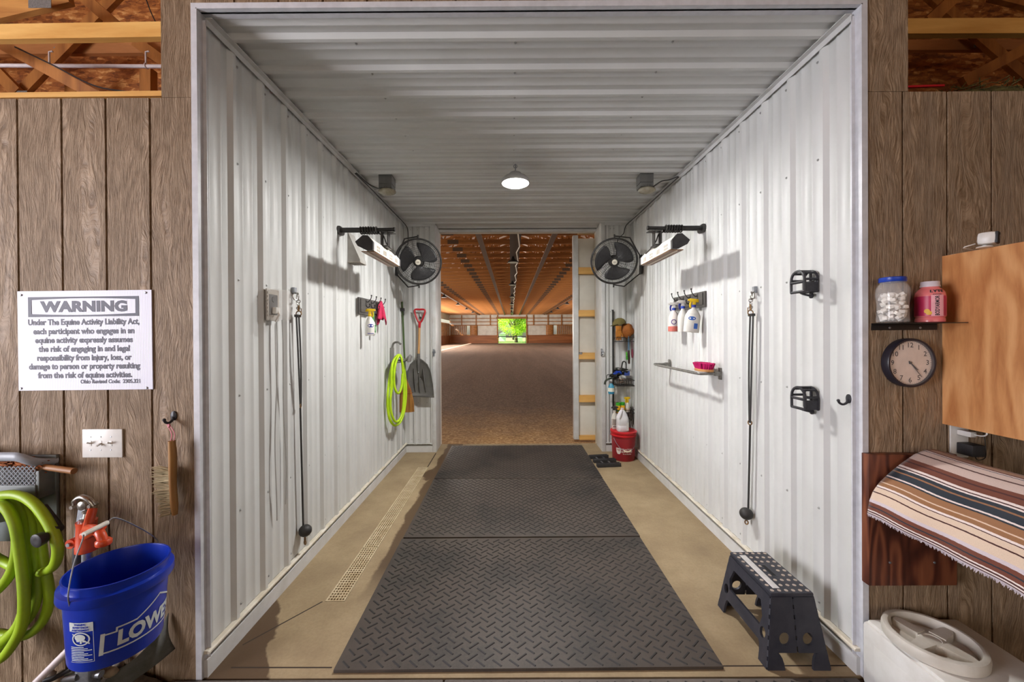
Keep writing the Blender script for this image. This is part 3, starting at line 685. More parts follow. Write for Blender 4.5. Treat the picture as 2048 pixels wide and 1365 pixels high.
def tree(name, lab, x, y, h, cr, n, seed, leaf, low=.36, lean=0.0, fork=True):
    rnd = random.Random(seed); r = thing(name, lab, 'tree', (x, y, -.12), 'trees beyond the far doorway'); w = MB()
    w.tube([(x, y, -.2), (x-.05, y, h*.16), (x-.1+lean, y, h*.32)], [.34, .27, .22], 8)
    for i in range(7):
        a = i*2*pi/7+rnd.random()*.6; e = rnd.uniform(.35, .9)*cr
        w.tube([(x-.1+lean, y, h*.26+.03*i*h*.2), (x+lean+cos(a)*e*.4, y+sin(a)*e*.4, h*.5), (x+lean+cos(a)*e, y+sin(a)*e, h*rnd.uniform(.6, .9))], [.17, .1, .03], 6)
    w.build('trunk', BARK, r); L = MB()
    cl = [(rnd.uniform(-1, 1), rnd.uniform(-1, 1), rnd.uniform(-1, 1)) for _ in range(40)]
    for i in range(n):
        c = cl[i % 40]
        q = Vector(c)*.75+Vector((rnd.gauss(0, .18), rnd.gauss(0, .18), rnd.gauss(0, .16)))
        if q.length > 1.15: q = q.normalized()*1.0
        p = Vector((x+lean+q.x*cr, y+q.y*cr, h*(low+(1-low)*.5)+q.z*h*(1-low)*.5)); s = rnd.uniform(.07, .15)
        M = Matrix.Translation(p) @ Euler((rnd.uniform(-1.2, 1.2), rnd.uniform(-1.2, 1.2), rnd.uniform(0, 6.3))).to_matrix().to_4x4()
        L.add([(-s, 0, 0), (0, -s*.55, .02), (s, 0, 0), (0, s*.55, .02)], [(0, 1, 2, 3)], None, M)
    L.build('foliage', leaf, r, 0); return r
tree('shade_tree', 'yellow green tree with dark forked trunk framed by the far arena doorway', 1.0, 73.5, 8.2, 3.3, 13000, 3, LEAFA, .15)
tree('shade_tree', 'paler tree leaning in from the right of the far arena doorway', 5.0, 82.5, 9.0, 3.4, 4200, 5, LEAFB, .22)
tree('shade_tree', 'green tree at the left edge of the far arena doorway', -3.9, 81.5, 8.5, 3.0, 4600, 8, LEAFA, .26)
tree('shade_tree', 'distant tree filling the gap behind the forked trunk', .6, 108, 11, 6.8, 3600, 12, LEAFB, .12)
# sheds glimpsed under the tree
for x, y, w, h, c, lab in ((-2.0, 90, 1.5, 1.5, col(196, 202, 214), 'grey shed under the tree, left of the trunk'), (2.0, 91, 1.5, .55, col(236, 234, 240), 'pale vehicle-like shed under the tree, right of the trunk')):
    r = thing('garden_shed', lab, 'shed', (x, y, -.12)); m_ = M_plain('shed_wall_%d' % int(x), c, .6)
    MB().box((x-w/2, y-1, -.15), (x+w/2, y+1, h)).build('walls', m_, r, 0)
    MB().prism([(-w/2-.2, 0), (w/2+.2, 0), (0, .5)], -1.2, 1.2, None, Matrix.Translation((x, y, h)) @ rotm(pi/2, 0, 0)).build('roof', M_plain('shed_roof_%d' % int(x), col(170, 174, 184), .6), r, 0)
# ---------------------------------------------------------------- sliding arena door, parked open on the right
YD = 5.66
dx0 = aY(1146, 660, YD).x; dx1 = 2.35
dr = MB(); dr.box((dx0+.06, YD+.03, .06), (dx1, YD+.04, 3.0)); D = struct(dr, 'door_1', INSUL, None, 0)
D['label'] = 'white sliding arena door parked open at the right side of the doorway'
st = MB(); st.bbox((dx0, YD-.045, .03), (dx0+.075, YD+.045, 3.03), .004); st.build('stile', WHITE_TRIM, D)
for (y0, y1) in ((455, 468), (535, 548.5), (620.5, 633.5), (706, 719), (791.5, 805), (872.5, 891)):
    z1 = aY(1170, y0, YD-.03).z; z0 = aY(1170, y1, YD-.03).z
    MB().box((dx0+.078, YD-.035, max(z0, .02)), (dx1-.02, YD+.028, z1)).build('girt', PINE, D, 0)
lt = MB(); p = aY(1162, 708, YD-.08)
lt.box((p.x-.025, YD-.042, p.z-.012), (p.x+.025, YD-.036, p.z+.012)); lt.tube([(p.x-.02, YD-.05, p.z+.005), (p.x-.02, YD-.07, p.z+.02), (p.x+.02, YD-.07, p.z+.02), (p.x+.02, YD-.05, p.z+.005)], .005, 6)
lt.build('latch', GALV, D)
# ---------------------------------------------------------------- bay lamp
LX, LY, LZ = .045, 3.34, 2.90
lp = thing('high_bay_lamp', 'bright round LED lamp hanging from the white bay ceiling', 'lamp', (LX, LY, LZ))
b = MB(); b.lathe([(.118, 0), (.122, .012), (.120, .03), (.095, .055), (.06, .07), (.05, .09), (.03, .10), (.012, .105)], 32, None, Matrix.Translation((LX, LY, LZ))); b.build('housing', M_plain('lamp_housing', col(190, 190, 192), .4, .3), lp)
LENS = NT('lamp_lens'); LENS.set('Emission Color', (1, .985, .96, 1)); LENS.set('Emission Strength', 30.0)
b = MB(); b.lathe([(.0001, -.022), (.05, -.020), (.09, -.013), (.116, 0)], 32, None, Matrix.Translation((LX, LY, LZ-.001)), False); b.build('lens', LENS.mat, lp)
b = MB(); b.tube([(LX, LY, LZ+.1), (LX+.002, LY, LZ+.14), (LX, LY, ZC-.02)], .005, 8); b.ring(frame((LX, LY, ZC-.04), (0, 1, 0)), .015, .003, 16, 5); b.build('hook', GALV, lp)
light('bay_lamp', 'AREA', (LX, LY, LZ-.028), (0, 0, 0), 84, (1.0, .985, .955), shape='DISK', size=.22)

# ---------------------------------------------------------------- radiant heaters on arms (left one, then the mirrored one)
HEATW = M_plain('heater_white_enamel', col(232, 228, 218), .35, c2=col(214, 206, 192), scale=8)
REFL = M_plain('heater_reflector', col(150, 112, 80), .35, .6, col(110, 78, 52), 30)
def heater(M, side):
    ctr = M @ Vector((-1.09, 3.19, 2.25))
    r = thing('radiant_heater', 'white slotted radiant heater on a black wall arm, on the %s wall of the bay' % side, 'heater', ctr, 'radiant heaters on arms')
    y0, y1 = 2.84, 3.56; P = [aY(*p, y0) for p in ((711, 484), (726, 471), (735.5, 471.5), (745.5, 483), (745.5, 500), (734, 501), (716, 492))]
    poly = [(p.x, p.z) for p in P]; cx = sum(p[0] for p in poly)/7; cz = sum(p[1] for p in poly)/7
    PM = lambda k=1.0: [(cx+(x-cx)*k, cz+(z-cz)*k) for x, z in poly]
    T = Matrix(((1, 0, 0, 0), (0, 0, 1, 0), (0, 1, 0, 0), (0, 0, 0, 1)))      # prism xy,z -> x,z,y
    b = MB(M); b.prism(PM(), y0, y0+.03, None, T); b.prism(PM(1.03), y0-.004, y0, None, T)
    for (fx, fz) in ((.25, .15), (-.2, .2), (.3, -.15)): b.cyl((cx+fx*.1, y0-.008, cz+fz*.1), (cx+fx*.1, y0-.003, cz+fz*.1), .004, None, 8)
    b.build('end_cap', BLACKP, r); b = MB(M); b.prism(PM(), y1-.03, y1, None, T); b.build('end_cap', BLACKP, r)
    b = MB(M); body = PM(.97); b.prism(body, y0+.03, y1-.03, 0, T)
    # slots on the face towards the middle of the bay, shallow grooves in the same sheet
    a_, b_ = Vector(body[3]), Vector(body[4]); nx = .0008
    for k in range(4):
        yy = y0+.09+k*.155
        for i in range(5):
            for j in range(2 if k % 2 == 0 else 1):
                h0, h1 = ((.15, .45), (.55, .85))[j] if k % 2 == 0 else (.2, .8)
                p0 = a_+(b_-a_)*h0; p1 = a_+(b_-a_)*h1; ys = yy+i*.016
                b.box((min(p0.x, p1.x)-.002, ys, min(p0.y, p1.y)), (max(p0.x, p1.x)+nx, ys+.008, max(p0.y, p1.y)), 1)
    b.build('housing', [HEATW, M_plain('heater_slot_'+side, col(120, 108, 96), .6)], r)
    q0, q1, q2 = body[4], body[5], body[6]
    b = MB(M); b.box((q2[0]+.008, y0+.04, q1[1]-.004), (q0[0]-.004, y1-.04, q1[1]+.002)); b.build('reflector', REFL, r)
    b = MB(M); b.cyl((cx, y0+.05, q1[1]-.006), (cx, y1-.05, q1[1]-.006), .006, None, 10); b.build('heating_tube', M_plain('quartz_tube_'+side, col(214, 200, 180), .3), r)
    # wall flange, telescoping arm, coiled flex, bracket
    ay = 3.19; az = aX(677, 461, XL).z
    b = MB(M); b.lathe([(.036, 0), (.038, .006), (.02, .008)], 20, None, frame((XL+RIB-.004, ay, az-.005), (1, 0, 0)), True, 2.0, 1.0)
    b.build('wall_flange', BLACK, r)
    b = MB(M); b.cyl((XL+RIB, ay, az), (XL+.26, ay, az), .021, None, 16); b.cyl((XL+.26, ay, az), (XL+.47, ay, az+.004), .015, None, 16); b.cyl((XL+.46, ay, az+.004), (XL+.475, ay, az+.004), .018, None, 16); b.build('arm', BLACK, r)
    b = MB(M); pts = []
    for i in range(180):
        t = i/179; a = t*2*pi*14; pts.append((XL+.18+t*.15+.006*sin(a*.5), ay+.029*cos(a), az+.029*sin(a)-.004))
    pts += spline([(XL+.34, ay+.01, az-.03), (XL+.37, ay+.02, az-.045), (XL+.385, ay+.05, az-.10), (cx+.03, ay+.14, cz+.06), (cx+.045, ay+.24, cz+.03)], 6); b.tube(pts, .0055, 6); b.build('flex_cord', BLACK, r)
    b = MB(M); bx = cx+.035
    b.box((bx-.02, ay-.03, az-.03), (XL+.47, ay+.035, az-.024)); b.box((bx-.03, ay-.028, cz+.045), (bx-.024, ay+.03, az-.02)); b.box((bx+.024, ay-.028, cz+.045), (bx+.03, ay+.03, az-.02)); b.box((bx-.03, ay-.05, cz+.04), (bx+.03, ay+.07, cz+.052)); b.cyl((bx-.04, ay, az-.02), (bx+.04, ay, az-.02), .006, None, 8)
    b.build('bracket', BLACK, r)
    return r
heater(I4, 'left'); heater(MIRX, 'right')

# ---------------------------------------------------------------- corner fans
def fan(c, ax, R, wall, lab, M=I4):
    r = thing('cage_fan', lab, 'fan', c, 'black caged fans in the back corners'); F = frame(c, ax)
    b = MB(); 
    for k in range(13): rr = .035+(R-.035)*(k+1)/13; dz = .075*(1-(rr/R)**2.2)+.02; b.ring(F @ Matrix.Translation((0, 0, dz)), rr, .0013, 40, 4)
    for k in range(20):
        a = 2*pi*k/20; b.tube([F @ Vector((rr*cos(a+.25*rr/R), rr*sin(a+.25*rr/R), .075*(1-(rr/R)**2.2)+.02)) for rr in (.03, R*.4, R*.7, R*.9, R)], .0015, 4)
    b.build('front_guard', BLACK, r)
    b = MB()
    for k in range(9): rr = .06+(R-.06)*(k+1)/9; dz = -.085*(1-(rr/R)**2.5)-.02; b.ring(F @ Matrix.Translation((0, 0, dz)), rr, .0013, 40, 4)
    for k in range(20):
        a = 2*pi*k/20; b.tube([F @ Vector((rr*cos(a), rr*sin(a), -.085*(1-(rr/R)**2.5)-.02)) for rr in (.05, R*.4, R*.7, R*.9, R)], .0015, 4)
    b.build('rear_guard', BLACK, r)
    b = MB(); b.ring(F, R+.004, .012, 48, 8); b.ring(F @ Matrix.Translation((0, 0, .018)), R, .006, 48, 6); b.ring(F @ Matrix.Translation((0, 0, -.018)), R, .006, 48, 6); b.build('hoop', BLACK, r)
    for k in range(3):
        b = MB(); A = F @ Matrix.Rotation(k*2*pi/3+.55, 4, 'Z')
        def bl(u, v):
            rr = .035+v*(R*.86-.035); w = (.42+.95*v-.55*v**3)*1.12; a = (u-.5)*w*1.65+.30*v
            return A @ Vector((rr*cos(a), rr*sin(a), (u-.5)*-.05*(1-.3*v)))
        b.grid(bl, 8, 8); b.build('blade', BLACKP, r, 60, solid=.002)
    b = MB(F); b.lathe([(.06, -.11), (.066, -.10), (.066, -.02), (.045, 0), (.042, .03), (.0001, .034)], 24); b.build('motor', BLACK, r)
    b = MB(F); b.lathe([(.030, .082), (.033, .086), (.028, .094), (.0001, .096)], 24); b.lathe([(.012, .0955), (.013, .098), (.0001, .0985)], 6, 1, None, True, 1, .7); b.lathe([(.006, .0985), (.006, .0995), (.0001, .0995)], 4, 0); b.build('badge', [M_plain('fan_badge', col(206, 200, 186), .4), M_plain('fan_badge_mark', col(96, 84, 70), .5)], r)
    up = F.to_3x3() @ Vector((0, 1, 0)); up = Vector((0, 0, 1))-Vector(ax).normalized()*Vector(ax).normalized().z; up.normalize()
    c = Vector(c); t0, t1 = c+up*(R+.02), c-up*(R+.02)
    return r, t0, t1, up, F
FR = .252
cl_ = aY(837, 524, 4.42); rl, t0, t1, up, F = fan(cl_, (.16, -.95, -.24), FR, XL, 'round black wall fan in the back left corner of the bay')
wx = XL+RIB
b = MB(); pa = aY(836, 483, 4.45); pb = aY(797, 545, 4.45); wa = Vector((wx+.004, 4.75, pa.z-.14)); wb_ = Vector((wx+.004, 4.75, pa.z-.42))
b.tube([t0+Vector((0, 0, .012)), t0+Vector((-.18, .10, .012)), Vector((wx+.02, 4.72, t0.z-.13)), Vector((wx+.012, 4.74, t1.z+.16)), t1+Vector((-.16, .12, -.005)), t1], .008, 6)
b.cyl(t0-up*.025, t0+up*.03, .009, None, 8); b.cyl(t1+up*.025, t1-up*.03, .009, None, 8); b.box((wx-.002, 4.70, t1.z+.15), (wx+.012, 4.78, t0.z-.12)); b.build('yoke', BLACK, rl)
cr_ = aY(1228, 523, 4.42); rr_, t0, t1, up, F = fan(cr_, (-.18, -.94, -.28), FR, XR, 'round black wall fan in the back right corner of the bay')
wx = XR-RIB
b = MB(); b.tube([t0+Vector((0, 0, .012)), t0+Vector((.20, .08, .012)), Vector((wx-.02, 4.66, t0.z-.15)), Vector((wx-.012, 4.68, t1.z+.16)), t1+Vector((.16, .12, -.005)), t1], .008, 6)
b.cyl(t0-up*.025, t0+up*.03, .009, None, 8); b.cyl(t1+up*.025, t1-up*.03, .009, None, 8); b.box((wx-.012, 4.64, t1.z+.15), (wx+.002, 4.72, t0.z-.14)); b.build('yoke', BLACK, rr_)

# ---------------------------------------------------------------- flood lights on the ceiling
BOXG = M_plain('grey_junction_box', col(106, 106, 104), .6, c2=col(92, 92, 90), scale=10)
LENSF = M_plain('flood_lens', col(196, 190, 172), .25, c2=col(160, 150, 128), scale=16, trans=.3)
def flood(px, py, side):
    c = aY(px, py, 3.62); r = thing('ceiling_floodlight', 'grey boxed flood light under the bay ceiling, on the %s wall side' % side, 'light fixture', (c.x, 3.62, ZC-.2), 'flood lights under the bay ceiling')
    w = .062; z1 = ZC-.002
    b = MB(); b.bbox((c.x-w, 3.58, z1-.085), (c.x+w, 3.70, z1), .004); b.build('junction_box', BOXG, r)
    b = MB(); b.bbox((c.x-w+.002, 3.575, z1-.125), (c.x+w-.002, 3.70, z1-.088), .004); 
    for i in range(4): b.box((c.x-.04+i*.022, 3.568, z1-.128), (c.x-.028+i*.022, 3.58, z1-.112))
    b.build('ballast_box', BOXG, r)
    b = MB(); b.sphere((c.x+.01, 3.61, z1-.152), .075, 20, 12, None, None, (1.1, .8, .42)); b.build('lens', LENSF, r); return c, r
(fl_, FLL), (fr_, FLR) = flood(773, 362, 'left'), flood(1291, 361, 'right')
# power leads: from each flood light along the ceiling corner to its fan
def lead(pts, parent, nm='power_cord'): MB().tube(spline(pts, 6), .0055, 6).build(nm, BLACK, parent, 40)
lead([(fl_.x-.06, 3.60, ZC-.13), (fl_.x-.14, 3.55, ZC-.105), (XL+.06, 3.42, ZC-.055)], FLL, 'lead'); lead([(fr_.x+.06, 3.60, ZC-.13), (fr_.x+.14, 3.6, ZC-.075), (fr_.x+.22, 3.6, ZC-.06), (XR-.06, 3.55, ZC-.05)], FLR, 'lead')
lead([(XL+.052, 3.42, ZC-.06), (XL+.046, 3.8, ZC-.045), (XL+.046, 4.6, ZC-.045), (XL+.06, 4.95, ZC-.06), (XL+.08, 5.05, ZC-.12), (XL+.12, 4.9, cl_.z+.32), (XL+.15, 4.66, cl_.z+.22), (cl_.x-.10, 4.56, cl_.z+.10), (cl_.x-.02, 4.52, cl_.z+.0)], rl)
lead([(XR-.052, 3.55, ZC-.055), (XR-.046, 3.9, ZC-.045), (XR-.046, 4.7, ZC-.045), (XR-.10, 5.0, ZC-.09), (XR-.14, 4.98, ZC-.2), (cr_.x+.14, 4.72, cr_.z+.34), (cr_.x+.08, 4.6, cr_.z+.22), (cr_.x+.06, 4.55, cr_.z+.10), (cr_.x+.02, 4.53, cr_.z+.0)], rr_)

# ---------------------------------------------------------------- vent hood on the left wall
VENT = M_plain('grey_vent_hood', col(176, 174, 170), .5, c2=col(160, 156, 150), scale=8)
vy, vz = 3.40, 2.30
v0 = aX(696, 528, XL+RIB); v1 = aX(711, 478, XL+RIB)
r = thing('vent_hood', 'small pale wedge shaped vent hood with a gridded underside below the left heater', 'vent', (XL+.07, 3.42, v0.z))
b = MB(); x0 = XL+RIB; x1 = XL+.125; ya, yb = 3.33, 3.47; zt, zb = v1.z+.02, v0.z+.015
b.add([(x0, ya, zt), (x0, yb, zt), (x1, yb, zb+.02), (x1, ya, zb+.02), (x0, ya, zb), (x0, yb, zb), (x1, yb, zb), (x1, ya, zb)], [(0, 1, 2, 3), (0, 3, 7, 4), (1, 5, 6, 2), (2, 6, 7, 3)]); b.build('hood', VENT, r, 0)
b = MB()
for i in range(6): t = x0+(x1-x0)*i/5; b.box((t-.003, ya, zb-.004), (t+.003, yb, zb+.002))
for i in range(6): t = ya+(yb-ya)*i/5; b.box((x0, t-.003, zb-.004), (x1, t+.003, zb+.002))
b.build('grid', M_plain('vent_grid', col(190, 182, 172), .5), r, 0)

# ---------------------------------------------------------------- spray bottles
def label_patch(mb, R, sy, a0, a1, z0, z1, mi, off=.0008, n=10):
    def f(u, v):
        a = a0+(a1-a0)*u; return Vector(((R+off)*cos(a), (R+off)*sy*sin(a), z0+(z1-z0)*v))
    mb.grid(f, n, 1, mi)
BOTW = M_plain('frosted_white_bottle', col(232, 231, 226), .4, c2=col(222, 218, 210), scale=9, trans=.1)
def spray_bottle(M, lab, body, trig, collar, lm, group=None, h=.2, R=.043, sy=.72, band=None, marks=(), headm=None):
    """upright at the origin of M, nozzle towards +x"""
    r = thing('spray_bottle', lab, 'bottle', M.translation, group)
    b = MB(M); prof = [(R*.93, 0), (R, .006), (R, h*.55), (R*.95, h*.66), (R*.62, h*.84), (.016, h*.93), (.0145, h)]
    b.lathe(prof, 28, None, None, True, 1, sy); b.build('body', body, r)
    if band:
        b = MB(M); b.lathe([(R+.0006, .004), (R+.0008, h*.24), (R*.98, h*.245)], 28, None, None, False, 1, sy); b.build('contents_band', band, r)
    b = MB(M); b.lathe([(.0165, h-.006), (.0175, h-.004), (.0165, h+.014), (.012, h+.016)], 20); b.build('collar', collar, r)
    b = MB(M); z = h+.014
    b.bbox((-.013, -.009, z), (.012, .009, z+.03), .003); b.bbox((-.030, -.011, z+.026), (.040, .011, z+.052), .005); b.bbox((.036, -.008, z+.031), (.052, .008, z+.047), .003); b.bbox((-.040, -.008, z+.024), (-.02, .008, z+.045), .004)
    b.build('spray_head', trig, r)
    b = MB(M); b.tube([(.022, 0, z+.03), (.030, 0, z+.012), (.030, 0, z-.012), (.024, 0, z-.026)], [.005, .0055, .005, .004], 8, None, False, True, 1.4); b.build('trigger', headm or trig, r)
    for k, mk in enumerate(marks):
        b = MB(M); mk(b); b.build('label', lm[k] if isinstance(lm, list) else lm, r)
    return r
NAVY = M_plain('navy_print', col(34, 48, 140), .5); BLUEPR = M_plain('blue_print', col(40, 92, 176), .5); GREYPR = M_plain('grey_print', col(120, 120, 130), .5)
def curved_text(b, body, size, R, sy, zc, ac, **kw):
    vs, fs = textmesh(body, size, **kw); vs, fs = subdiv(vs, fs, .012)
    b.add([Vector(((R+.0012)*cos(ac+v.x/R), (R+.0012)*sy*sin(ac+v.x/R), zc+v.y)) for v in vs], fs)
def curved_oval(b, R, sy, ac, zc, w, h, off=.001, n=24, hole=0.0):
    vs = []; fs = []
    def P(k, t): a = ac+w*k*cos(t)/R; return Vector(((R+off)*cos(a), (R+off)*sy*sin(a), zc+h*k*sin(t)))
    if hole:
        for i in range(n): t = 2*pi*i/n; vs += [P(1, t), P(hole, t)]
        fs = [(2*i, (2*i+2) % (2*n), (2*i+3) % (2*n), 2*i+1) for i in range(n)]
    else:
        vs = [P(0, 0)]+[P(1, 2*pi*i/n) for i in range(n)]; fs = [(0, 1+i, 1+(i+1) % n) for i in range(n)]
    b.add(vs, fs)

# ---------------------------------------------------------------- hook racks
RACKM = M_plain('charcoal_rack_board', col(70, 68, 66), .55, c2=col(84, 80, 77), scale=14, stretch=(1, .2, 1))
def hook_rack(xw, s, y0, y1, z0, z1, lab, yh):
    r = thing('hook_rack', lab, 'rack', (xw, (y0+y1)/2, z0)); xb = xw+s*RIB
    b = MB(); b.bbox((min(xb, xb+s*.018), y0, z0), (max(xb, xb+s*.018), y1, z1), .003); b.bbox((min(xb, xb+s*.028), y0+.02, z0+.02), (max(xb, xb+s*.028), y1-.02, z1-.012), .003); b.build('board', RACKM, r)
    zt = z1
    for y in yh:
        b = MB(); x = xb+s*.028
        b.cbox((x+s*.002, y, zt-.045), (.006, .016, .06))
        b.tube(spline([(x, y, zt-.03), (x+s*.02, y, zt-.035), (x+s*.045, y, zt-.005), (x+s*.052, y, zt+.022)], 5), .0042, 8); b.sphere((x+s*.052, y, zt+.026), .0075, 10, 8)
        b.tube(spline([(x, y, zt-.06), (x+s*.012, y, zt-.085), (x+s*.032, y, zt-.08), (x+s*.036, y, zt-.062)], 5), .0042, 8); b.sphere((x+s*.036, y, zt-.058), .007, 10, 8)
        b.build('hook', BLACK, r)
    return r
zt = aX(718, 594, XL+.04).z; zb = aX(718, 628, XL+.04).z
YL0, YL1 = aX(717, 600, XL+.03).y, aX(764, 600, XL+.03).y
ryL = [YL0+.14+.135*i for i in range(4)]
hook_rack(XL, 1, YL0, YL1, zb, zt, 'dark plank rack with four black hooks on the left bay wall', ryL)
YR0, YR1 = aX(1411, 600, XR-.03).y, aX(1349, 600, XR-.03).y
ztr = aX(1409, 582, XR-.04).z; zbr = aX(1409, 614, XR-.04).z
ryR = [YR0+.10+.13*i for i in range(4)]
hook_rack(XR, -1, YR0, YR1, zbr, ztr, 'dark plank rack with four black hooks on the right bay wall', ryR)
def mk_text(body, size, R, sy, z, a, **kw): return lambda b: curved_text(b, body, size, R, sy, z, a, **kw)
def mk_oval(R, sy, a, z, w, h, hole=0.0): return lambda b: curved_oval(b, R, sy, a, z, w, h, .001, 24, hole)
# left rack: white bottle with a yellow head, green brush behind it, pink cloth
def place(p, yaw, tilt=0.0, roll=0.0): return rotm(roll, tilt, 0, (0, 0, 0)) if False else Matrix.Translation(p) @ Matrix.Rotation(yaw, 4, 'Z') @ Matrix.Rotation(tilt, 4, 'Y') @ Matrix.Rotation(roll, 4, 'X')
pL = aX(740, 672, XL+.098)
A = radians(-62)          # label azimuth in bottle space that looks at the aisle
spray_bottle(place(pL, radians(0), 0.0), 'white spray bottle with a yellow head and blue label hanging on the left hook rack', BOTW, YELLOW, YELLOW, [NAVY, BLUEPR, NAVY], 'bottles on the hook racks', .19, .044, .8,
             marks=[mk_oval(.044, .8, A, .095, .03, .016), lambda b: [curved_text(b, t_, .011, .044, .8, .068-.014*k, A) for k, t_ in enumerate(('-----', '----', '-----'))], lambda b: label_patch(b, .044, .8, A-.7, A+.7, .018, .024, 0)])
GREENB = M_plain('green_brush_plastic', col(60, 150, 70), .45)
gb = thing('grooming_brush', 'green handled white brush hanging behind the white bottle on the left hook rack', 'brush', aX(748, 672, XL+.06))
pg = aX(747, 640, XL+.055); b = MB(); b.bbox((pg.x-.006, pg.y-.013, pg.z-.02), (pg.x+.006, pg.y+.013, pg.z+.075), .004); b.build('handle', GREENB, gb)
b = MB(); b.lathe([(.02, 0), (.028, .02), (.03, .08), (.012, .13)], 16, None, Matrix.Translation((pg.x, pg.y+.015, pg.z-.15)), True, .45, 1); b.build('head', M_plain('pale_green_bristles', col(206, 224, 206), .7), gb)
b = MB(); b.ring(frame((pg.x+.012, pg.y+.015, pg.z-.09), (1, .2, 0)), .036, .005, 20, 6, None, .8); b.build('rim', GREENB, gb)
PINKC = M_plain('pink_cloth', col(206, 50, 92), .85, c2=col(176, 36, 74), scale=14, bump=.2)
b = MB(); p0 = aX(762, 604, XL+.085)
def cloth(u, v):
    a = u*2*pi; rr = (.012+.055*v**.8)*(1+.28*sin(3*a+1.2)+.22*sin(5*a+2.6*v)); zz = p0.z+.01-.205*v*(1+.13*sin(2*a+.7)+.10*sin(4*a)); return Vector((p0.x+rr*cos(a)*.55-.01, p0.y+.02+rr*sin(a)*1.25+.03*v, zz))
b.grid(cloth, 40, 14, None, None, False, True); b.build('cleaning_cloth', PINKC, None, 80, 'crumpled pink cloth hanging on the left hook rack', 'cloth', solid=.003)
# right rack bottles
BOTP = M_plain('pinkish_bottle', col(226, 216, 212), .4, c2=col(214, 200, 196), scale=9); PINKL = M_plain('red_liquid_band', col(206, 112, 100), .4, c2=col(190, 96, 84), scale=20)
WP = WHITEP; VIOL = M_plain('violet_print', col(84, 66, 130), .5)
A2 = radians(-118)
p1 = aX(1382, 665, XR-.105); p2 = aX(1366, 664, XR-.10); p3 = aX(1348, 664, XR-.105)
spray_bottle(place(p1, 0, radians(0)) @ Matrix.Rotation(radians(172), 4, 'Z') @ Matrix.Rotation(radians(-6), 4, 'Y'), 'large white spray bottle with a yellow head, front one on the right hook rack', BOTW, YELLOW, NAVY, [BLUEPR, INK, BLUEPR], 'bottles on the hook racks', .215, .062, .62,
             marks=[mk_oval(.062, .62, radians(-118)+pi+.25, .115, .030, .016), lambda b: curved_text(b, '-- --- ----', .014, .0605, .62, .152, radians(-118)+pi+.25), lambda b: label_patch(b, .062, .62, radians(95), radians(125), .03, .075, 0)])
spray_bottle(place(p2, radians(175)), 'plain white spray bottle with a white head, middle one on the right hook rack', BOTW, WP, BLUEP, [GREYPR], 'bottles on the hook racks', .21, .045, .75, marks=[], headm=NAVY)
spray_bottle(place(p3, radians(170)), 'white spray bottle with a round violet label and red band, farthest on the right rack', BOTP, WP, BLUEP, [VIOL, WP], 'bottles on the hook racks', .205, .052, .75, PINKL, marks=[mk_oval(.052, .75, radians(-118)+pi+.3, .09, .024, .024, .7), mk_oval(.052, .75, radians(-118)+pi+.3, .09, .012, .008)], headm=NAVY)
# ---------------------------------------------------------------- outlet in a clear cover, with two leads
CLEAR = NT('clear_cover'); CLEAR.set('Base Color', (.93, .9, .87, 1)); CLEAR.set('Roughness', .12); CLEAR.set('Transmission Weight', .0); CLEAR.set('Alpha', .16); CLEAR = CLEAR.mat
oy, oz = aX(541, 610, XL+RIB).y, aX(541, 611, XL).z
r = thing('covered_outlet', 'electrical outlet under a clear bubble cover on the left bay wall', 'outlet', (XL+.06, oy, oz-.08)); x0 = XL+RIB*.2
b = MB(); b.bbox((x0, oy-.05, oz-.085), (x0+.028, oy+.05, oz+.085), .005); b.build('backplate', MIDGREY, r)
b = MB(); b.bbox((x0+.028, oy-.04, oz-.06), (x0+.034, oy+.04, oz+.06), .003)
for dz in (-.032, .032): b.lathe([(.017, 0), (.017, .003)], 16, None, frame((x0+.034, oy, oz+dz), (1, 0, 0)))
b.build('receptacle', DKGREY, r)
b = MB(); b.bbox((x0+.037, oy-.02, oz-.052), (x0+.062, oy+.02, oz-.015), .004); b.tube([(x0+.058, oy, oz-.035), (x0+.07, oy-.005, oz-.06), (x0+.05, oy-.01, oz-.10)], .005, 6); b.build('plug', WHITEP, r)
b = MB(); b.bbox((x0+.026, oy-.056, oz-.092), (x0+.115, oy+.056, oz+.09), .024); b.build('bubble_cover', CLEAR, r)
b = MB(); b.bbox((x0+.022, oy-.058, oz-.094), (x0+.032, oy+.058, oz+.092), .004)
for k in range(7): b.cyl((x0+.034, oy-.057, oz-.07+k*.022), (x0+.034, oy-.057, oz-.058+k*.022), .004, None, 8)
b.build('cover_frame', M_plain('clouded_plastic', col(176, 170, 162), .4), r)
def cord(px0, py0, px1, py1, lab, wob):
    a = aX(px0, py0, XL+.03); c = aX(px1, py1, XL+.022); pts = [a+(c-a)*t+Vector((.004*sin(9*t), wob*sin(t*7)*t, 0)) for t in [i/10 for i in range(11)]]
    b = MB(); b.tube(spline(pts, 4), .0034, 6); return b.build('loose_cord', BROWNCORD, None, 40, lab, 'cord')
cord(553, 640, 552, 1043, 'thin grey cord hanging from the covered outlet, nearer the aisle', .012); cord(564, 640, 572, 1008, 'thin grey cord hanging from the covered outlet, with a metal tip', -.012)
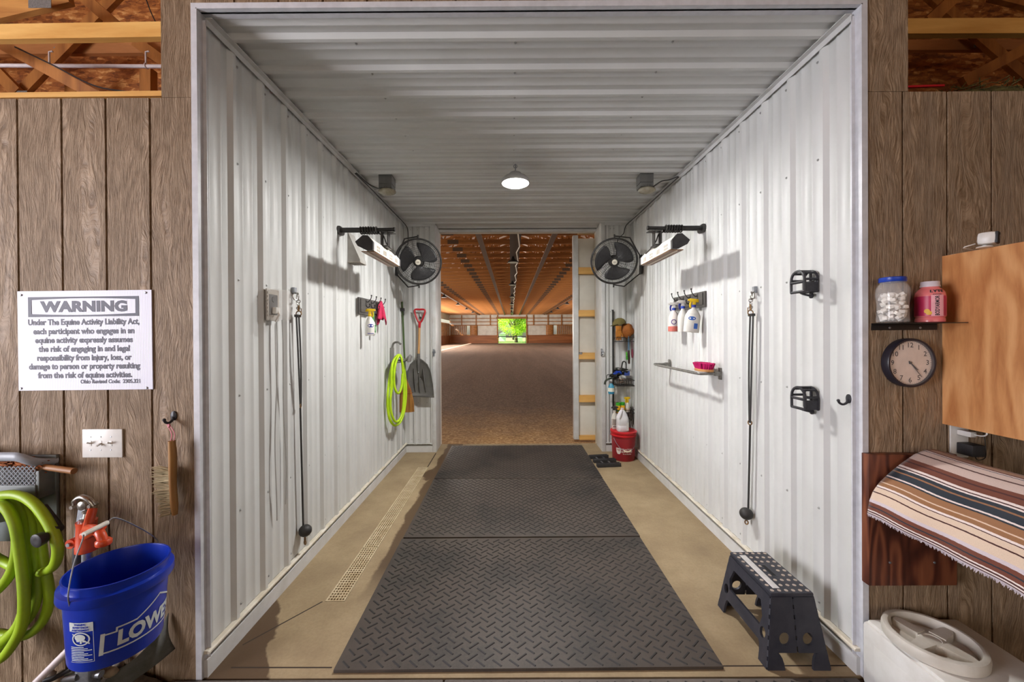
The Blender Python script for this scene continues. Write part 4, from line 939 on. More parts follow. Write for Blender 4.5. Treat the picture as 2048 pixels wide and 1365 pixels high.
# ---------------------------------------------------------------- cross ties
STRAP = M_plain('black_rubber_strap', col(36, 35, 36), .55, c2=col(48, 46, 44), scale=30)
BRASS = M_plain('tarnished_brass', col(150, 118, 80), .4, .7, col(96, 72, 50), 60)
def cross_tie(X, s, pxs, lab):
    """pxs: eye, strap top, mid ring, ball, tip (pixels)"""
    E, S0, RG, BA, TP = [aX(u, v, X+s*.035) for u, v in pxs]; y = E.y
    r = thing('cross_tie', lab, 'tether', (X+s*.05, y, BA.z-.07), 'cross ties on the bay walls')
    b = MB(); xw = X; b.bbox((min(xw, xw+s*.024), y-.012, E.z-.02), (max(xw, xw+s*.024), y+.014, E.z+.022), .003); b.build('wall_plate', GALV, r)
    b = MB(); b.ring(frame((X+s*.036, y, E.z-.04), (.75, .65*s, 0)), .026, .0032, 24, 6); b.ring(frame((X+s*.03, y-.012, E.z-.038), (.95, -.3, 0)), .024, .003, 24, 6); b.build('ring', CHROME, r)
    b = MB(); zc = E.z-.07
    for k in range(3): b.ring(frame((X+s*.04, y, zc-k*.022), (1, 0, 0) if k % 2 else (0, 1, 0)), .010, .003, 14, 6, None, 1.25)
    b.build('chain', CHROME, r)
    b = MB(); z = S0.z+.035; b.cyl((X+s*.042, y, z), (X+s*.042, y, z+.04), .007, None, 10); b.ring(frame((X+s*.042, y, z-.016), (0, 1, 0)), .017, .0038, 18, 6); b.cyl((X+s*.052, y+.012, z-.012), (X+s*.052, y+.012, z+.02), .003, None, 6); b.build('snap_hook', BRASS, r)
    b = MB(); a, c = S0, RG; n = 9
    for off in (-.017, .013):
        pts = [Vector((X+s*(.036+.004*sin(3*t)), y+(c.y-y)*t+off*(1-.75*t**3), a.z+(c.z-a.z)*t)) for t in [i/n for i in range(n+1)]]
        b.tube(pts, .0085, 8, None, False, True, .45, (s, 0, 0))
    b.bbox((X+s*.036-.012, y-.024, a.z-.004), (X+s*.036+.012, y+.022, a.z+.014), .004); b.build('strap', STRAP, r)
    b = MB(); b.ring(frame((X+s*.036, RG.y, RG.z), (1, .3, 0)), .014, .004, 18, 6); b.build('ring', BRASS, r)
    b = MB(); pts = [Vector((X+s*.034, RG.y+(BA.y-RG.y)*t, RG.z-.012+(BA.z-RG.z+.012)*t)) for t in (0, .3, .6, 1)]; b.tube(pts, .0085, 8, None, False, True, .6, (s, 0, 0)); b.build('strap', STRAP, r)
    b = MB(); b.sphere((X+s*.047, BA.y, BA.z), .041, 20, 14, None, None, (1, 1, .95)); b.build('rubber_ball', STRAP, r)
    b = MB(); b.ring(frame((X+s*.045, BA.y, TP.z), (.6, 1, 0)), .013, .0042, 16, 6, None, .7); b.cyl((X+s*.045, BA.y, TP.z+.01), (X+s*.045, BA.y, BA.z-.03), .006, None, 8); b.build('eyelet', BRASS, r)
cross_tie(XL, 1, ((595, 582), (598, 634), (601, 812), (607, 1062), (607, 1086)), 'black cross tie strap with a rubber ball hanging on the left bay wall')
cross_tie(XR, -1, ((1503, 580), (1501, 632), (1500, 846), (1496, 1028), (1497, 1046)), 'black cross tie strap with a rubber ball hanging on the right bay wall')
# ---------------------------------------------------------------- hose hanger and lime hose on the left wall
hy = aX(786, 700, XL+.04).y
r = thing('hose_hanger', 'grey plastic hose hanger on the back of the left bay wall', 'hanger', (XL+.08, hy, 1.25)); zt_ = aX(786, 684, XL+.05).z; zb_ = aX(786, 748, XL+.05).z
b = MB(); b.bbox((XL+RIB, hy-.05, zb_), (XL+RIB+.02, hy+.05, zt_-.07), .006); b.tube(spline([(XL+RIB+.012, hy-.01, zt_-.09), (XL+.05, hy-.01, zt_-.02), (XL+.10, hy-.01, zt_-.005), (XL+.135, hy-.01, zt_-.03)], 5), .02, 10, None, False, True, .6); b.build('backplate', MIDGREY, r)
sad = aX(800, 722, XL+.12)
b = MB(); zs = sad.z
def saddle(u, v):
    a = radians(-60+120*u); return Vector((XL+RIB+.01+.215*v, hy+.085*sin(a), zs-.05+.06*cos(a)+.012*v**2+(.05*v**6)))
b.grid(saddle, 12, 8); b.build('saddle', MIDGREY, r, 60, solid=.008)
b = MB(); b.bbox((XL+.225, hy-.07, zs-.015), (XL+.24, hy+.07, zs+.055), .006); b.build('lip', MIDGREY, r)
b = MB(); b.bbox((XL+RIB+.005, hy-.085, zs-.12), (XL+.10, hy-.065, zs-.01), .006); b.build('side_clip', MIDGREY, r)
def hose(loops, rad, mat, name, lab, closed=False, per=10): MB().tube(spline(loops, per, closed), rad, 10, None, closed).build(name, mat, None, 60, lab, 'hose')
def hpx(pl, dy): return [aY(u, v, 4.22+(u-774)*.0095+dy) for u, v in pl]
pts = hpx([(797, 713), (786, 724), (779, 758), (775, 800), (778, 835), (789, 851), (802, 842), (810, 812), (811, 772), (808, 738), (801, 714)], 0)+hpx([(792, 714), (784, 733), (782, 778), (781, 815), (787, 839), (796, 843), (805, 824), (808, 785), (806, 745), (803, 717)], -.05)+hpx([(796, 711), (788, 730), (784, 775), (777, 822), (784, 847), (794, 850), (806, 832), (812, 790), (809, 745), (802, 715)], .05)+hpx([(798, 712), (791, 728), (788, 755), (790, 778), (797, 787), (803, 774), (805, 748)], -.08)
hose(pts, .0138, LIME, 'garden_hose', 'bright lime green hose coiled on the hanger on the left bay wall')
# ---------------------------------------------------------------- corn broom and scoop shovel in the back left corner
BRIS = M_plain('broom_corn', col(176, 124, 56), .85, c2=col(120, 78, 30), scale=30, stretch=(1, 1, .05), bump=.5)
GRNH = M_plain('green_broom_handle', col(74, 96, 52), .5)
yb_ = 4.93; t_ = aY(804, 604, yb_); m_ = aY(811, 762, yb_); e_ = aY(805, 824, yb_)
r = thing('corn_broom', 'green handled corn broom hanging in the back left corner behind the lime hose', 'broom', (m_.x, yb_, e_.z))
b = MB(); b.tube([t_, m_], .0125, 10); b.build('handle', GRNH, r)
b = MB(); q = t_+(m_-t_)*.10; b.cbox((q.x, q.y+.01, q.z), (.045, .05, .04)); b.tube([q+Vector((.02, -.03, -.01)), q+Vector((.028, -.03, -.05)), q+Vector((.026, -.03, -.075))], .006, 6); b.build('holder_clip', BLACKP, r)
b = MB(); ax_ = (e_-m_); b.lathe([(.02, -.02), (.035, .03), (.07, .12), (.10, .26), (.105, ax_.length), (.02, ax_.length+.004)], 20, None, frame(m_, Vector((.02, 0, -1)), (1, 0, 0)), True, 1, .38); b.build('bristles', BRIS, r)
b = MB(); 
for k in range(3): b.ring(frame(m_+Vector((0, 0, -.10-.03*k)), (.02, 0, -1), (1, 0, 0)) @ Matrix.Diagonal((1, .38, 1, 1)), .066+.012*k, .003, 24, 5)
b.build('binding', M_plain('red_binding', col(150, 60, 36), .7), r)
ys_ = 5.085
def sp(px, py, d=0): return aY(px, py, ys_+d)
r = thing('scoop_shovel', 'grey scoop shovel with a red D handle on the back left wall', 'shovel', sp(840, 795))
b = MB(); o = [sp(829, 621), sp(839, 619.5), sp(850, 621), sp(846, 636), sp(842, 644), sp(837, 644), sp(833, 636)]
b.tube(spline(o, 4, True), .0125, 8, None, True); b.cyl(sp(839.5, 644), sp(839, 656), .02, .016, 12); b.build('d_grip', RED, r)
b = MB(); b.cyl(sp(839.3, 646), sp(837, 716), .0155, None, 12); b.build('shaft', M_wood('ash_shaft', col(206, 160, 104), col(168, 116, 66), 'Z', 9), r)
SCOOP = M_plain('worn_grey_scoop', col(104, 102, 99), .5, c2=col(82, 80, 78), scale=9, var=.9)
out = [(837, 716), (829, 721), (820, 729), (815.5, 742), (815, 765), (816.5, 792), (868, 794.5), (866, 770), (861, 742), (855, 729), (846, 721)]
cen = Vector((841, 757)); b = MB(); N = len(out)
rings = []
for k, (sc_, dd) in enumerate(((1.0, -.012), (.94, .0), (.8, .012), (.5, .018), (.02, .016))):
    rr_ = []
    for (u, v) in [tuple(x) for x in [Vector((p[0], p[1])) for p in out]]:
        q = cen+(Vector((u, v))-cen)*sc_; rr_.append(sp(q.x, q.y, dd-.035))
    rings.append(rr_)
vs = [p for R_ in rings for p in R_]; fs = []
for k in range(len(rings)-1):
    for i in range(N): i2 = (i+1) % N; fs.append((k*N+i, k*N+i2, (k+1)*N+i2, (k+1)*N+i))
b.add(vs, fs)
for (ua, va, ub, vb) in ((828, 738, 831, 784), (838, 752, 840, 787), (846, 738, 852, 784)):
    b.tube(spline([sp(ua, va, -.03), sp((ua+ub)/2-.5, (va+vb)/2, -.036), sp(ub, vb, -.026)], 4), .0085, 8, None, False, True, .6)
b.tube([sp(837, 708, -.02), sp(836.5, 724, -.03), sp(836.5, 748, -.02)], [.017, .02, .006], 10); b.tube([sp(816.5, 792, -.045), sp(868, 794.5, -.045)], .008, 6)
b.build('scoop', SCOOP, r, 50, solid=.004)
b = MB(); b.cyl(sp(837, 745, -.03), sp(837, 745, -.05), .007, None, 8); b.build('rivet', GALV, r)
b = MB(); h_ = sp(840, 631, .03); b.cyl((h_.x-.004, YB-.02, h_.z-.03), (h_.x-.004, YB-.0, h_.z-.03), .014, None, 10); b.tube(spline([(h_.x-.004, YB-.01, h_.z-.02), (h_.x-.004, YB-.06, h_.z-.015), (h_.x-.002, YB-.085, h_.z+.002), (h_.x+.0, YB-.09, h_.z+.022)], 5), .005, 8); b.build('wall_hook', BLACK, None, 40, 'small wall hook holding the red D handle of the shovel', 'hook')
# latches on the two jambs
def latch(px, py, Y, lab):
    p = aY(px, py, Y); r = thing('gate_latch', lab, 'latch', (p.x, Y, p.z-.04), 'latches on the doorway jambs')
    MB().bbox((p.x-.018, JY0-.006, p.z-.05), (p.x+.006, JY0, p.z+.05), .002).build('plate', GALV, r)
    b = MB(); b.tube([(p.x-.02, JY0-.012, p.z+.012), (p.x+.02, JY0-.02, p.z+.008)], .009, 8); b.tube(spline([(p.x+.006, JY0-.012, p.z+.035), (p.x+.012, JY0-.035, p.z+.01), (p.x-.004, JY0-.04, p.z-.025), (p.x-.01, JY0-.015, p.z-.045)], 4), .006, 6); b.build('catch', GALV, r)
latch(868.5, 706, JY0, 'small metal latch on the left white jamb of the arena doorway'); latch(1204, 705, JY0, 'small metal latch on the right white jamb of the arena doorway')
# ---------------------------------------------------------------- right wall: bar with the pink brush, bridle brackets, hook
BARM = M_plain('brushed_grey_bar', col(140, 138, 134), .4, .6, col(110, 108, 104), 40)
pa, pb_ = aX(1446, 743, XR-RIB), aX(1337, 729, XR-RIB); zbar = (aX(1446, 748, XR-RIB).z+aX(1339, 729, XR-RIB).z)/2; ya, yb2 = pa.y+.03, pb_.y-.03
r = thing('towel_bar', 'grey tubular bar standing off the right bay wall', 'bar', (XR-.1, (ya+yb2)/2, zbar-.04))
b = MB(); xo = XR-.185; xw = XR-RIB; pts = [(xw, ya, zbar), (xw-.06, ya, zbar)]+spline([(xo+.05, ya, zbar), (xo+.012, ya+.012, zbar), (xo, ya+.05, zbar)], 5)+spline([(xo, yb2-.05, zbar), (xo+.012, yb2-.012, zbar), (xo+.05, yb2, zbar)], 5)+[(xw-.06, yb2, zbar), (xw, yb2, zbar)]
b.tube(pts, .011, 10); b.build('bar', BARM, r)
for y in (ya, yb2):
    b = MB(); b.bbox((xw-.012, y-.018, zbar-.045), (xw, y+.018, zbar+.045), .003); b.bbox((xw-.05, y-.016, zbar-.016), (xw-.008, y+.016, zbar+.016), .004); b.build('mount', BARM, r)
WOODB = M_wood('brush_back_wood', col(200, 146, 84), col(160, 104, 52), 'Y', 9)
MAG = M_plain('magenta_bristles', col(206, 20, 110), .6, c2=col(160, 10, 82), scale=60, stretch=(1, 1, .05))
by, bx = ya+.085, XR-.105; zb0 = zbar+.0135
r = thing('scrub_brush', 'pink bristled wooden grooming brush lying upside down on the grey bar', 'brush', (bx, by, zb0))
b = MB(); b.lathe([(.97, 0), (1, .004), (1, .014), (.95, .018)], 32, None, Matrix.Translation((bx, by, zb0)) @ Matrix.Diagonal((.055, .108, 1, 1))); b.build('back', WOODB, r)
b = MB(); rnd = random.Random(4)
for i in range(-9, 10):
    for j in range(-4, 5):
        u, v = i/9.6, j/4.6
        if u*u+v*v > .98: continue
        for q in range(2):
            x0_, y0_ = bx+v*.046+rnd.uniform(-.003, .003), by+u*.096+rnd.uniform(-.003, .003)
            b.tube([(x0_, y0_, zb0+.016), (bx+v*.062+rnd.uniform(-.004, .004), by+u*.116+rnd.uniform(-.004, .004), zb0+.062+rnd.uniform(-.003, .003))], [.0042, .0052], 5)
b.build('bristles', MAG, r, 60)
IRON = M_plain('black_cast_iron', col(32, 32, 38), .42, c2=col(46, 46, 52), scale=40, bump=.1)
def bridle_bracket(px, py, lab):
    c = aX(px, py, XR-RIB-.004); X0 = XR-RIB; y, z = c.y, c.z
    r = thing('bridle_bracket', lab, 'bracket', (X0-.04, y, z-.07), 'bridle brackets on the right bay wall'); W, H = .047, .056
    def arch(x, k=1.0):
        p = [(x, y-W*k, z-H*.95), (x, y-W*k*1.02, z+.005)]+[(x, y-W*k*cos(t), z+.012+H*.82*sin(t)) for t in [pi*i/10 for i in range(1, 10)]]+[(x, y+W*k*1.02, z+.005), (x, y+W*k, z-H*.95)]; return p
    xf, xb = X0-.074, X0-.006
    b = MB(); b.tube(arch(xb), .007, 8, None, False, True, .7, (1, 0, 0)); b.tube([(xb, y-W, z-H*.9), (xb, y+W, z-H*.9)], .007, 8); b.tube([(xb, y-W, z), (xb, y+W, z)], .008, 8); b.tube([(xb, y, z+H), (xb, y, z-H*1.1)], .007, 8)
    b.lathe([(.014, 0), (.014, .006), (.006, .009)], 14, None, frame((X0, y, z-H*1.28), (-1, 0, 0))); b.bbox((X0-.008, y-.01, z-H*1.3), (X0, y+.01, z-H*.9), .002); b.build('back_plate', IRON, r)
    b = MB(); b.tube(arch(xf), .0075, 8, None, False, True, .8, (1, 0, 0)); b.tube([(xf, y-W, z-H*.02), (xf, y+W, z-H*.02)], .0075, 8); b.tube([(xf, y-W*1.05, z-H*.92), (xf, y+W*1.0, z-H*.92)], .0075, 8); b.build('front_arch', IRON, r)
    b = MB()
    for k in (0, .28, .5, .72, 1.0):
        t = pi*k; yy, zz = y-W*cos(t), z+.012+H*.82*sin(t); w = .009
        b.tube([(xf, yy, zz), (xb, yy, zz)], .0065, 8)
    b.bbox((xf, y-W-.004, z-H*.95), (xb, y-W+.006, z-.004), .002); b.tube(spline([(xf, y-.01, z-H*.92), (xf+.03, y, z-H*1.12), (xb, y, z-H*1.28)], 4), .006, 8); b.build('tread', IRON, r)
bridle_bracket(1622, 565, 'black arched bridle bracket, upper one on the right bay wall'); bridle_bracket(1623, 797, 'black arched bridle bracket, lower one on the right bay wall')
def coat_hook(base, nrm, lab, name='coat_hook'):
    F = frame(base, nrm, (0, 0, 1)); r = thing(name, lab, 'hook', base)
    b = MB(F); b.lathe([(.0145, 0), (.0145, .004), (.010, .007), (.0001, .008)], 20, None, None, True, 1.5, 1); b.build('plate', IRON, r)
    b = MB(F); b.tube(spline([(-.004, 0, .006), (-.018, 0, .010), (-.027, 0, .028), (-.020, 0, .045), (-.010, 0, .050)], 5), [.006]*5+[.0055]*16, 8); b.sphere((-.008, 0, .051), .007, 12, 8); b.build('hook', IRON, r)
coat_hook(aX(1698, 798, XR-.004), (-1, 0, 0), 'single black hook near the front edge of the right bay wall')
# ---------------------------------------------------------------- corner rack on the back right wall and what is on it
yr = YB-RIB-.008
def bp(px, py, Y=yr): return aY(px, py, Y)
r = thing('corner_rack', 'black pole rack with wire baskets in the back right corner', 'rack', bp(1226, 830))
b = MB(); p0, p1 = bp(1225.5, 620), bp(1227.5, 852); b.bbox((p0.x-.011, yr-.012, p1.z), (p0.x+.011, yr, p0.z), .003); b.box((p0.x-.016, yr-.016, p0.z-.012), (p0.x+.010, yr, p0.z)); b.build('pole', BLACK, r)
def wire_basket(zpx, hz, dep):
    z = bp(1240, zpx).z; x0 = p0.x; x1 = bp(1262, zpx).x; b = MB(); yf = yr-dep
    for zz in (z, z+hz): b.tube([(x0, yr, zz), (x0, yf, zz), (x1, yf, zz), (x1, yr, zz)], .0035, 6, None, True)
    for i in range(9): x = x0+(x1-x0)*i/8; b.tube([(x, yr-.004, z+hz), (x, yr-.004, z), (x, yf, z), (x, yf, z+hz)], .0022, 5)
    for i in range(1, 5): y = yr-dep*i/5; b.tube([(x0, y, z), (x1, y, z)], .0022, 5)
    b.build('basket', BLACK, r); return z, x0, x1
zb1, bx0, bx1 = wire_basket(683, .05, .17); zb2, _, _ = wire_basket(769, .07, .19); zb3, _, _ = wire_basket(822, .04, .17)
MOSS = M_plain('moss_cap_fabric', col(116, 104, 60), .9, c2=col(92, 84, 46), scale=12, bump=.3)
TANL = M_plain('tan_leather', col(190, 124, 42), .75, c2=col(148, 88, 26), scale=9, bump=.3); TANB = M_plain('brown_leather', col(160, 94, 34), .75, c2=col(116, 62, 22), scale=9, bump=.3)
def lump(name, lab, cat, mat, c, dims, seed, amp=.22, nu=22, nv=14):
    b = MB(); c = Vector(c)
    def f(u, v):
        a, t = u*2*pi, pi*(v*.98+.01); d = Vector((sin(t)*cos(a), sin(t)*sin(a), -cos(t))); k = 1+amp*noise.noise(d*1.7+Vector((seed, 0, 0)))+amp*.5*noise.noise(d*4+Vector((0, seed, 0)))
        return c+Vector((d.x*dims[0]*k, d.y*dims[1]*k, d.z*dims[2]*k))
    b.grid(f, nu, nv, None, None, False, True); return b.build(name, mat, None, 80, lab, cat)
c1 = bp(1236, 647, yr-.10)
r = thing('baseball_cap', 'olive cap on top of the glove pile on the corner rack', 'cap', c1)
b = MB(); b.lathe([(.085, -.02), (.088, .0), (.078, .035), (.045, .062), (.0001, .07)], 20, None, Matrix.Translation((c1.x+.015, c1.y, c1.z)) @ Matrix.Rotation(radians(-14), 4, 'Y'), True, 1, .8); b.build('crown', MOSS, r)
b = MB(); b.lathe([(.0001, 0), (.05, .002), (.055, .008), (.0001, .012)], 20, None, Matrix.Translation((c1.x-.055, c1.y-.03, c1.z-.03)) @ Matrix.Rotation(radians(-14), 4, 'Y'), True, 1, 1.1); b.build('brim', MOSS, r)
def glove(c, mat, lab, yaw, s=1.0, hang=1):
    r = thing('work_glove', lab, 'glove', c, 'gloves on the corner rack'); M = Matrix.Translation(c) @ Matrix.Rotation(yaw, 4, 'Z') @ Matrix.Scale(s, 4)
    b = MB(M); b.bbox((-.045, -.018, -.05), (.045, .018, .05), .016)
    for i in range(4): x = -.033+.022*i; b.tube([(x, 0, -.045), (x*1.1, -.004, -.08), (x*1.12, .002, -.105+.006*abs(i-1.5))], [.012, .0115, .009], 8)
    b.tube([(.045, -.004, .01), (.062, -.01, -.02), (.060, -.014, -.05)], [.014, .013, .01], 8); b.build('hand', mat, r, 60)
    b = MB(M); b.lathe([(.042, .045), (.046, .09), (.05, .12)], 18, None, None, False, 1, .5); b.build('cuff', mat, r)
glove(bp(1237, 668, yr-.155), TANL, 'tan leather glove hanging over the front of the top basket of the corner rack', radians(8), .85)
lump('leather_pouch', 'brown leather pouch in the top basket of the corner rack', 'pouch', TANB, bp(1254, 662, yr-.10), (.085, .06, .10), 2.2)
# tools hanging off the right end of the top basket
def hang_tool(px, py0, py1, m, lab, cat, w=.018, Y=yr-.13, knob=None):
    a, c = aY(px, py0, Y), aY(px+1, py1, Y); r = thing('hoof_pick' if cat == 'hoof pick' else 'sweat_scraper', lab, cat, c)
    b = MB(); b.tube([a, a+(c-a)*.3, a+(c-a)*.55], [w*.45, w*.7, w*.5], 8, None, False, True, .5); b.build('handle', m[0], r); b = MB(); b.tube([a+(c-a)*.52, a+(c-a)*.8, c], [w*.6, w*.8, w*.55], 8, None, False, True, .6); b.build('blade', m[1], r)
SKY = M_plain('dusty_blue', col(96, 130, 160), .6); 
hang_tool(1257, 672, 728, (SKY, M_plain('dark_wood_tool', col(62, 44, 38), .6)), 'blue handled scraper hanging at the right end of the corner rack', 'scraper', .036)
hang_tool(1263.5, 680, 716, (M_plain('pink_grey', col(150, 120, 122), .6), M_plain('dusty_rose', col(150, 66, 84), .6)), 'rose coloured scraper hanging rightmost on the corner rack', 'scraper', .03, yr-.09)
hang_tool(1253, 704, 720, (M_plain('bright_green', col(76, 176, 40), .5), M_plain('bright_green_b', col(64, 150, 40), .5)), 'small bright green hoof pick hanging among the tools on the corner rack', 'hoof pick', .03, yr-.165)
# second basket: a tangle of straps, a blue rope and a blue box, a turquoise bottle hung in front
BLKF = M_plain('black_webbing', col(40, 40, 40), .8, c2=col(58, 58, 52), scale=40); rnd = random.Random(9)
for lab, seed, px, py in (('black halter straps heaped at the left of the middle basket', 1, 1232, 752), ('black halter with a raised loop on top of the heap in the middle basket', 2, 1240, 744)):
    rn = random.Random(seed); c = bp(px, py, yr-.11); b = MB(); pts = []
    for i in range(16): a = i*2.4; pts.append(c+Vector((.095*cos(a)*rn.uniform(.5, 1.1), .06*sin(a)*rn.uniform(.5, 1), rn.uniform(-.055, .05))))
    if seed == 2: pts += [c+Vector((.02, -.01, .07)), c+Vector((.04, 0, .13)), c+Vector((.075, 0, .12)), c+Vector((.08, 0, .04))]
    else: pts += [c+Vector((-.12, -.05, .02)), c+Vector((-.14, -.06, -.03))]
    b.tube(spline(pts, 5), .013, 6, None, False, True, .35); b.build('halter', BLKF, None, 60, lab, 'halter', 'halters in the corner rack')
c = bp(1235, 746, yr-.17); pts = [c+Vector((.05*cos(i*1.1), -.012*(i % 3), .02*sin(i*1.9))) for i in range(9)]; MB().tube(spline(pts, 5), .008, 7).build('lead_rope', BLUEP, None, 60, 'bright blue rope bundle in the middle basket of the corner rack', 'rope')
c = bp(1253, 747, yr-.10); b = MB(); b.bbox((c.x-.035, c.y-.03, c.z-.03), (c.x+.035, c.y+.03, c.z+.03), .005); b.build('storage_box', M_plain('denim_blue_box', col(56, 78, 150), .5), None, 40, 'small blue box at the right of the middle basket', 'box')
SIL = M_plain('scuffed_bits', col(170, 150, 134), .35, .7, col(84, 60, 50), 40)
c = bp(1242, 764, yr-.15); b = MB()
for i in range(3): b.ring(frame((c.x+.035*(i-1), c.y, c.z+.01), (.3, 1, .2*i)), .026, .005, 18, 6)
b.tube([(c.x-.035, c.y-.005, c.z-.005), (c.x+.035, c.y-.005, c.z+.005)], .008, 8); b.build('snaffle_bit', SIL, None, 40, 'ringed metal bit at the front of the middle basket', 'bit')
TURQ = M_plain('turquoise_liquid', col(56, 140, 172), .25, c2=col(44, 120, 156), scale=8)
c = bp(1222.5, 788, yr-.20); r = thing('shampoo_bottle', 'turquoise bottle with a white label hanging at the front left of the corner rack', 'bottle', c)
b = MB(); b.lathe([(.036, 0), (.039, .006), (.039, .085), (.03, .11), (.016, .125), (.015, .14)], 22, None, Matrix.Translation(c)); b.build('body', TURQ, r)
b = MB(); b.lathe([(.0397, .03), (.0397, .078)], 22, None, Matrix.Translation(c), False); b.build('label', M_plain('pale_label', col(216, 220, 206), .6), r)
b = MB(); b.lathe([(.017, .137), (.017, .158), (.0001, .16)], 16, None, Matrix.Translation(c)); b.build('cap', DKGREY, r)
c = c+Vector((-.035, .0, .17)); b = MB(); b.tube(spline([c+Vector((.06, .03, .03)), c+Vector((.0, 0, .02)), c+Vector((-.035, 0, -.005)), c+Vector((-.05, 0, -.05))], 5), .022, 8, None, False, True, .5); b.build('rubber_curry', M_plain('dark_green_rubber', col(44, 50, 40), .8), None, 60, 'dark rubber curry strap drooping over the left of the middle basket', 'curry')
# third basket: yellow and green bottles
YG = M_plain('yellow_bottle', col(232, 178, 26), .4, c2=col(214, 150, 20), scale=12); GRN = M_plain('green_cap', col(56, 160, 44), .4)
for px, lab, yo, hh in ((1236.5, 'yellow bottle with a green lid, left one in the lowest basket of the corner rack', -.13, .085), (1245, 'yellow bottle with a green lid, middle one in the lowest basket of the corner rack', -.11, .085)):
    c = bp(px, 822, yr+yo); c.z = zb3+.003; r = thing('liniment_bottle', lab, 'bottle', c, 'bottles in the lowest basket')
    b = MB(); b.lathe([(.03, 0), (.032, .006), (.032, hh), (.028, hh+.01)], 18, None, Matrix.Translation(c)); b.build('body', YG, r)
    b = MB(); b.lathe([(.0325, .016), (.0325, .036)], 18, None, Matrix.Translation(c), False); b.build('label', GRN, r)
    b = MB(); b.lathe([(.031, hh+.008), (.031, hh+.042), (.026, hh+.046), (.0001, hh+.047)], 18, None, Matrix.Translation(c)); b.build('lid', GRN, r)
c = bp(1255, 822, yr-.09); c.z = zb3+.003
spray_bottle(place(c, radians(200)), 'white bottle with a yellow spray head in the lowest basket of the corner rack', BOTW, YELLOW, YELLOW, [YG], None, .13, .034, .8, marks=[lambda b: label_patch(b, .034, .8, 0, 2*pi, .02, .05, 0)])
# the bags hanging below the baskets at the right
c = bp(1260, 835, yr-.07); DKB = M_plain('dark_brown_leather', col(60, 44, 38), .7, c2=col(40, 30, 28), scale=14, bump=.2)
b = MB()
for k in range(4): x = c.x-.03+.022*k; b.tube(spline([(x, c.y, c.z+.14), (x+.01, c.y-.02, c.z+.04), (x+.004, c.y-.015, c.z-.07), (x+.012, c.y-.01, c.z-.16+.02*k)], 5), .012, 6, None, False, True, .35)
b.tube(spline([(c.x-.03, c.y-.03, c.z+.12), (c.x-.035, c.y-.04, c.z+.02), (c.x+.01, c.y-.04, c.z-.03), (c.x+.02, c.y-.03, c.z+.1)], 5), .011, 6, None, False, True, .4)
b.build('leather_straps', DKB, None, 60, 'dark leather straps hanging below the baskets beside the white jug', 'straps')
# ---------------------------------------------------------------- red bucket, jug and spray bottle on its lid
bc = aZ(1246, 908, 0.0); bc = Vector((1.418, 4.85, 0)); RB, RT, HB = .137, .158, .355
bk = thing('lidded_bucket', 'red five gallon bucket with lid standing in the back right corner', 'bucket', bc)
T = Matrix.Translation(bc); b = MB(T); b.lathe([(RB-.004, .0), (RB, .006), (RT-.012, HB*.80), (RT-.012, HB)], 40); b.build('body', REDB, bk)
b = MB(T); b.lathe([(RT-.012, HB*.83), (RT, HB*.84), (RT+.003, HB*.88), (RT-.006, HB*.90), (RT-.004, HB*.95), (RT+.004, HB*.955), (RT+.006, HB+.004), (RT-.006, HB+.012), (RT-.022, HB+.010), (RT-.026, HB+.002), (.0001, HB+.002)], 40); b.build('lid', RED, bk)
A3 = -pi/2-.28
b = MB(T); pts = []
for i in range(17):
    t = i/16; a = radians(180+28)+t*radians(180-56)
    pts.append((( RB+.027+.006*sin(pi*t))*cos(a), (RB+.027+.006*sin(pi*t))*sin(a), HB*.80-.15*sin(pi*t)))
b.tube(pts, .0028, 6); b.build('bail', GALV, bk)
b = MB(T); b.tube(pts[6:11], .0085, 8); b.build('grip', M_plain('cream_grip', col(230, 214, 190), .5), bk)
def on_cone(b, vs, fs, ac, zc, R0=RB, R1=RT-.012, H=HB*.8, off=.0012):
    vs, fs = subdiv(vs, fs, .02); o = []
    for v in vs:
        z = zc+v.y; R_ = R0+(R1-R0)*z/H+off; a = ac+v.x/R_; o.append(Vector((R_*cos(a), R_*sin(a), z)))
    b.add(o, fs)
b = MB(T); WPR = M_plain('white_print', col(226, 214, 208), .6)
for body, sz, z, dx in (('TRACTOR', .028, .150, .045), ('SUPPLY CO', .028, .120, .045), ('For Life Out Here', .014, .095, .045)):
    vs, fs = textmesh(body, sz, bold=.0008); on_cone(b, [v+Vector((dx, 0, 0)) for v in vs], fs, A3, z)
vs = [Vector(p) for p in ((-.095, .03, 0), (-.025, .03, 0), (-.032, -.02, 0), (-.045, -.045, 0), (-.075, -.045, 0), (-.088, -.02, 0))]; on_cone(b, vs, [(0, 1, 2, 3, 4, 5)], A3, .135); b.build('logo', WPR, bk, 0)
b = MB(T); vs, fs = textmesh('TSC', .030, bold=.001); on_cone(b, [v+Vector((-.06, .004, 0)) for v in vs], fs, A3, .135, off=.002); b.build('logo_letters', REDB, bk, 0)
JUG = M_plain('milky_jug', col(222, 222, 226), .35, c2=col(206, 206, 212), scale=8)
jc = Vector((bc.x-.022, bc.y-.034, HB+.0035)); r = thing('gallon_jug', 'white translucent gallon jug standing on the red bucket lid', 'jug', jc); T = Matrix.Translation(jc)
b = MB(T)
def sq(rr, k, z, n=28):
    o = []
    for i in range(n):
        a = 2*pi*i/n; c_, s_ = cos(a), sin(a); e = 2.0/k; o.append(Vector((rr*abs(c_)**e*(1 if c_ > 0 else -1), rr*abs(s_)**e*(1 if s_ > 0 else -1), z)))
    return o
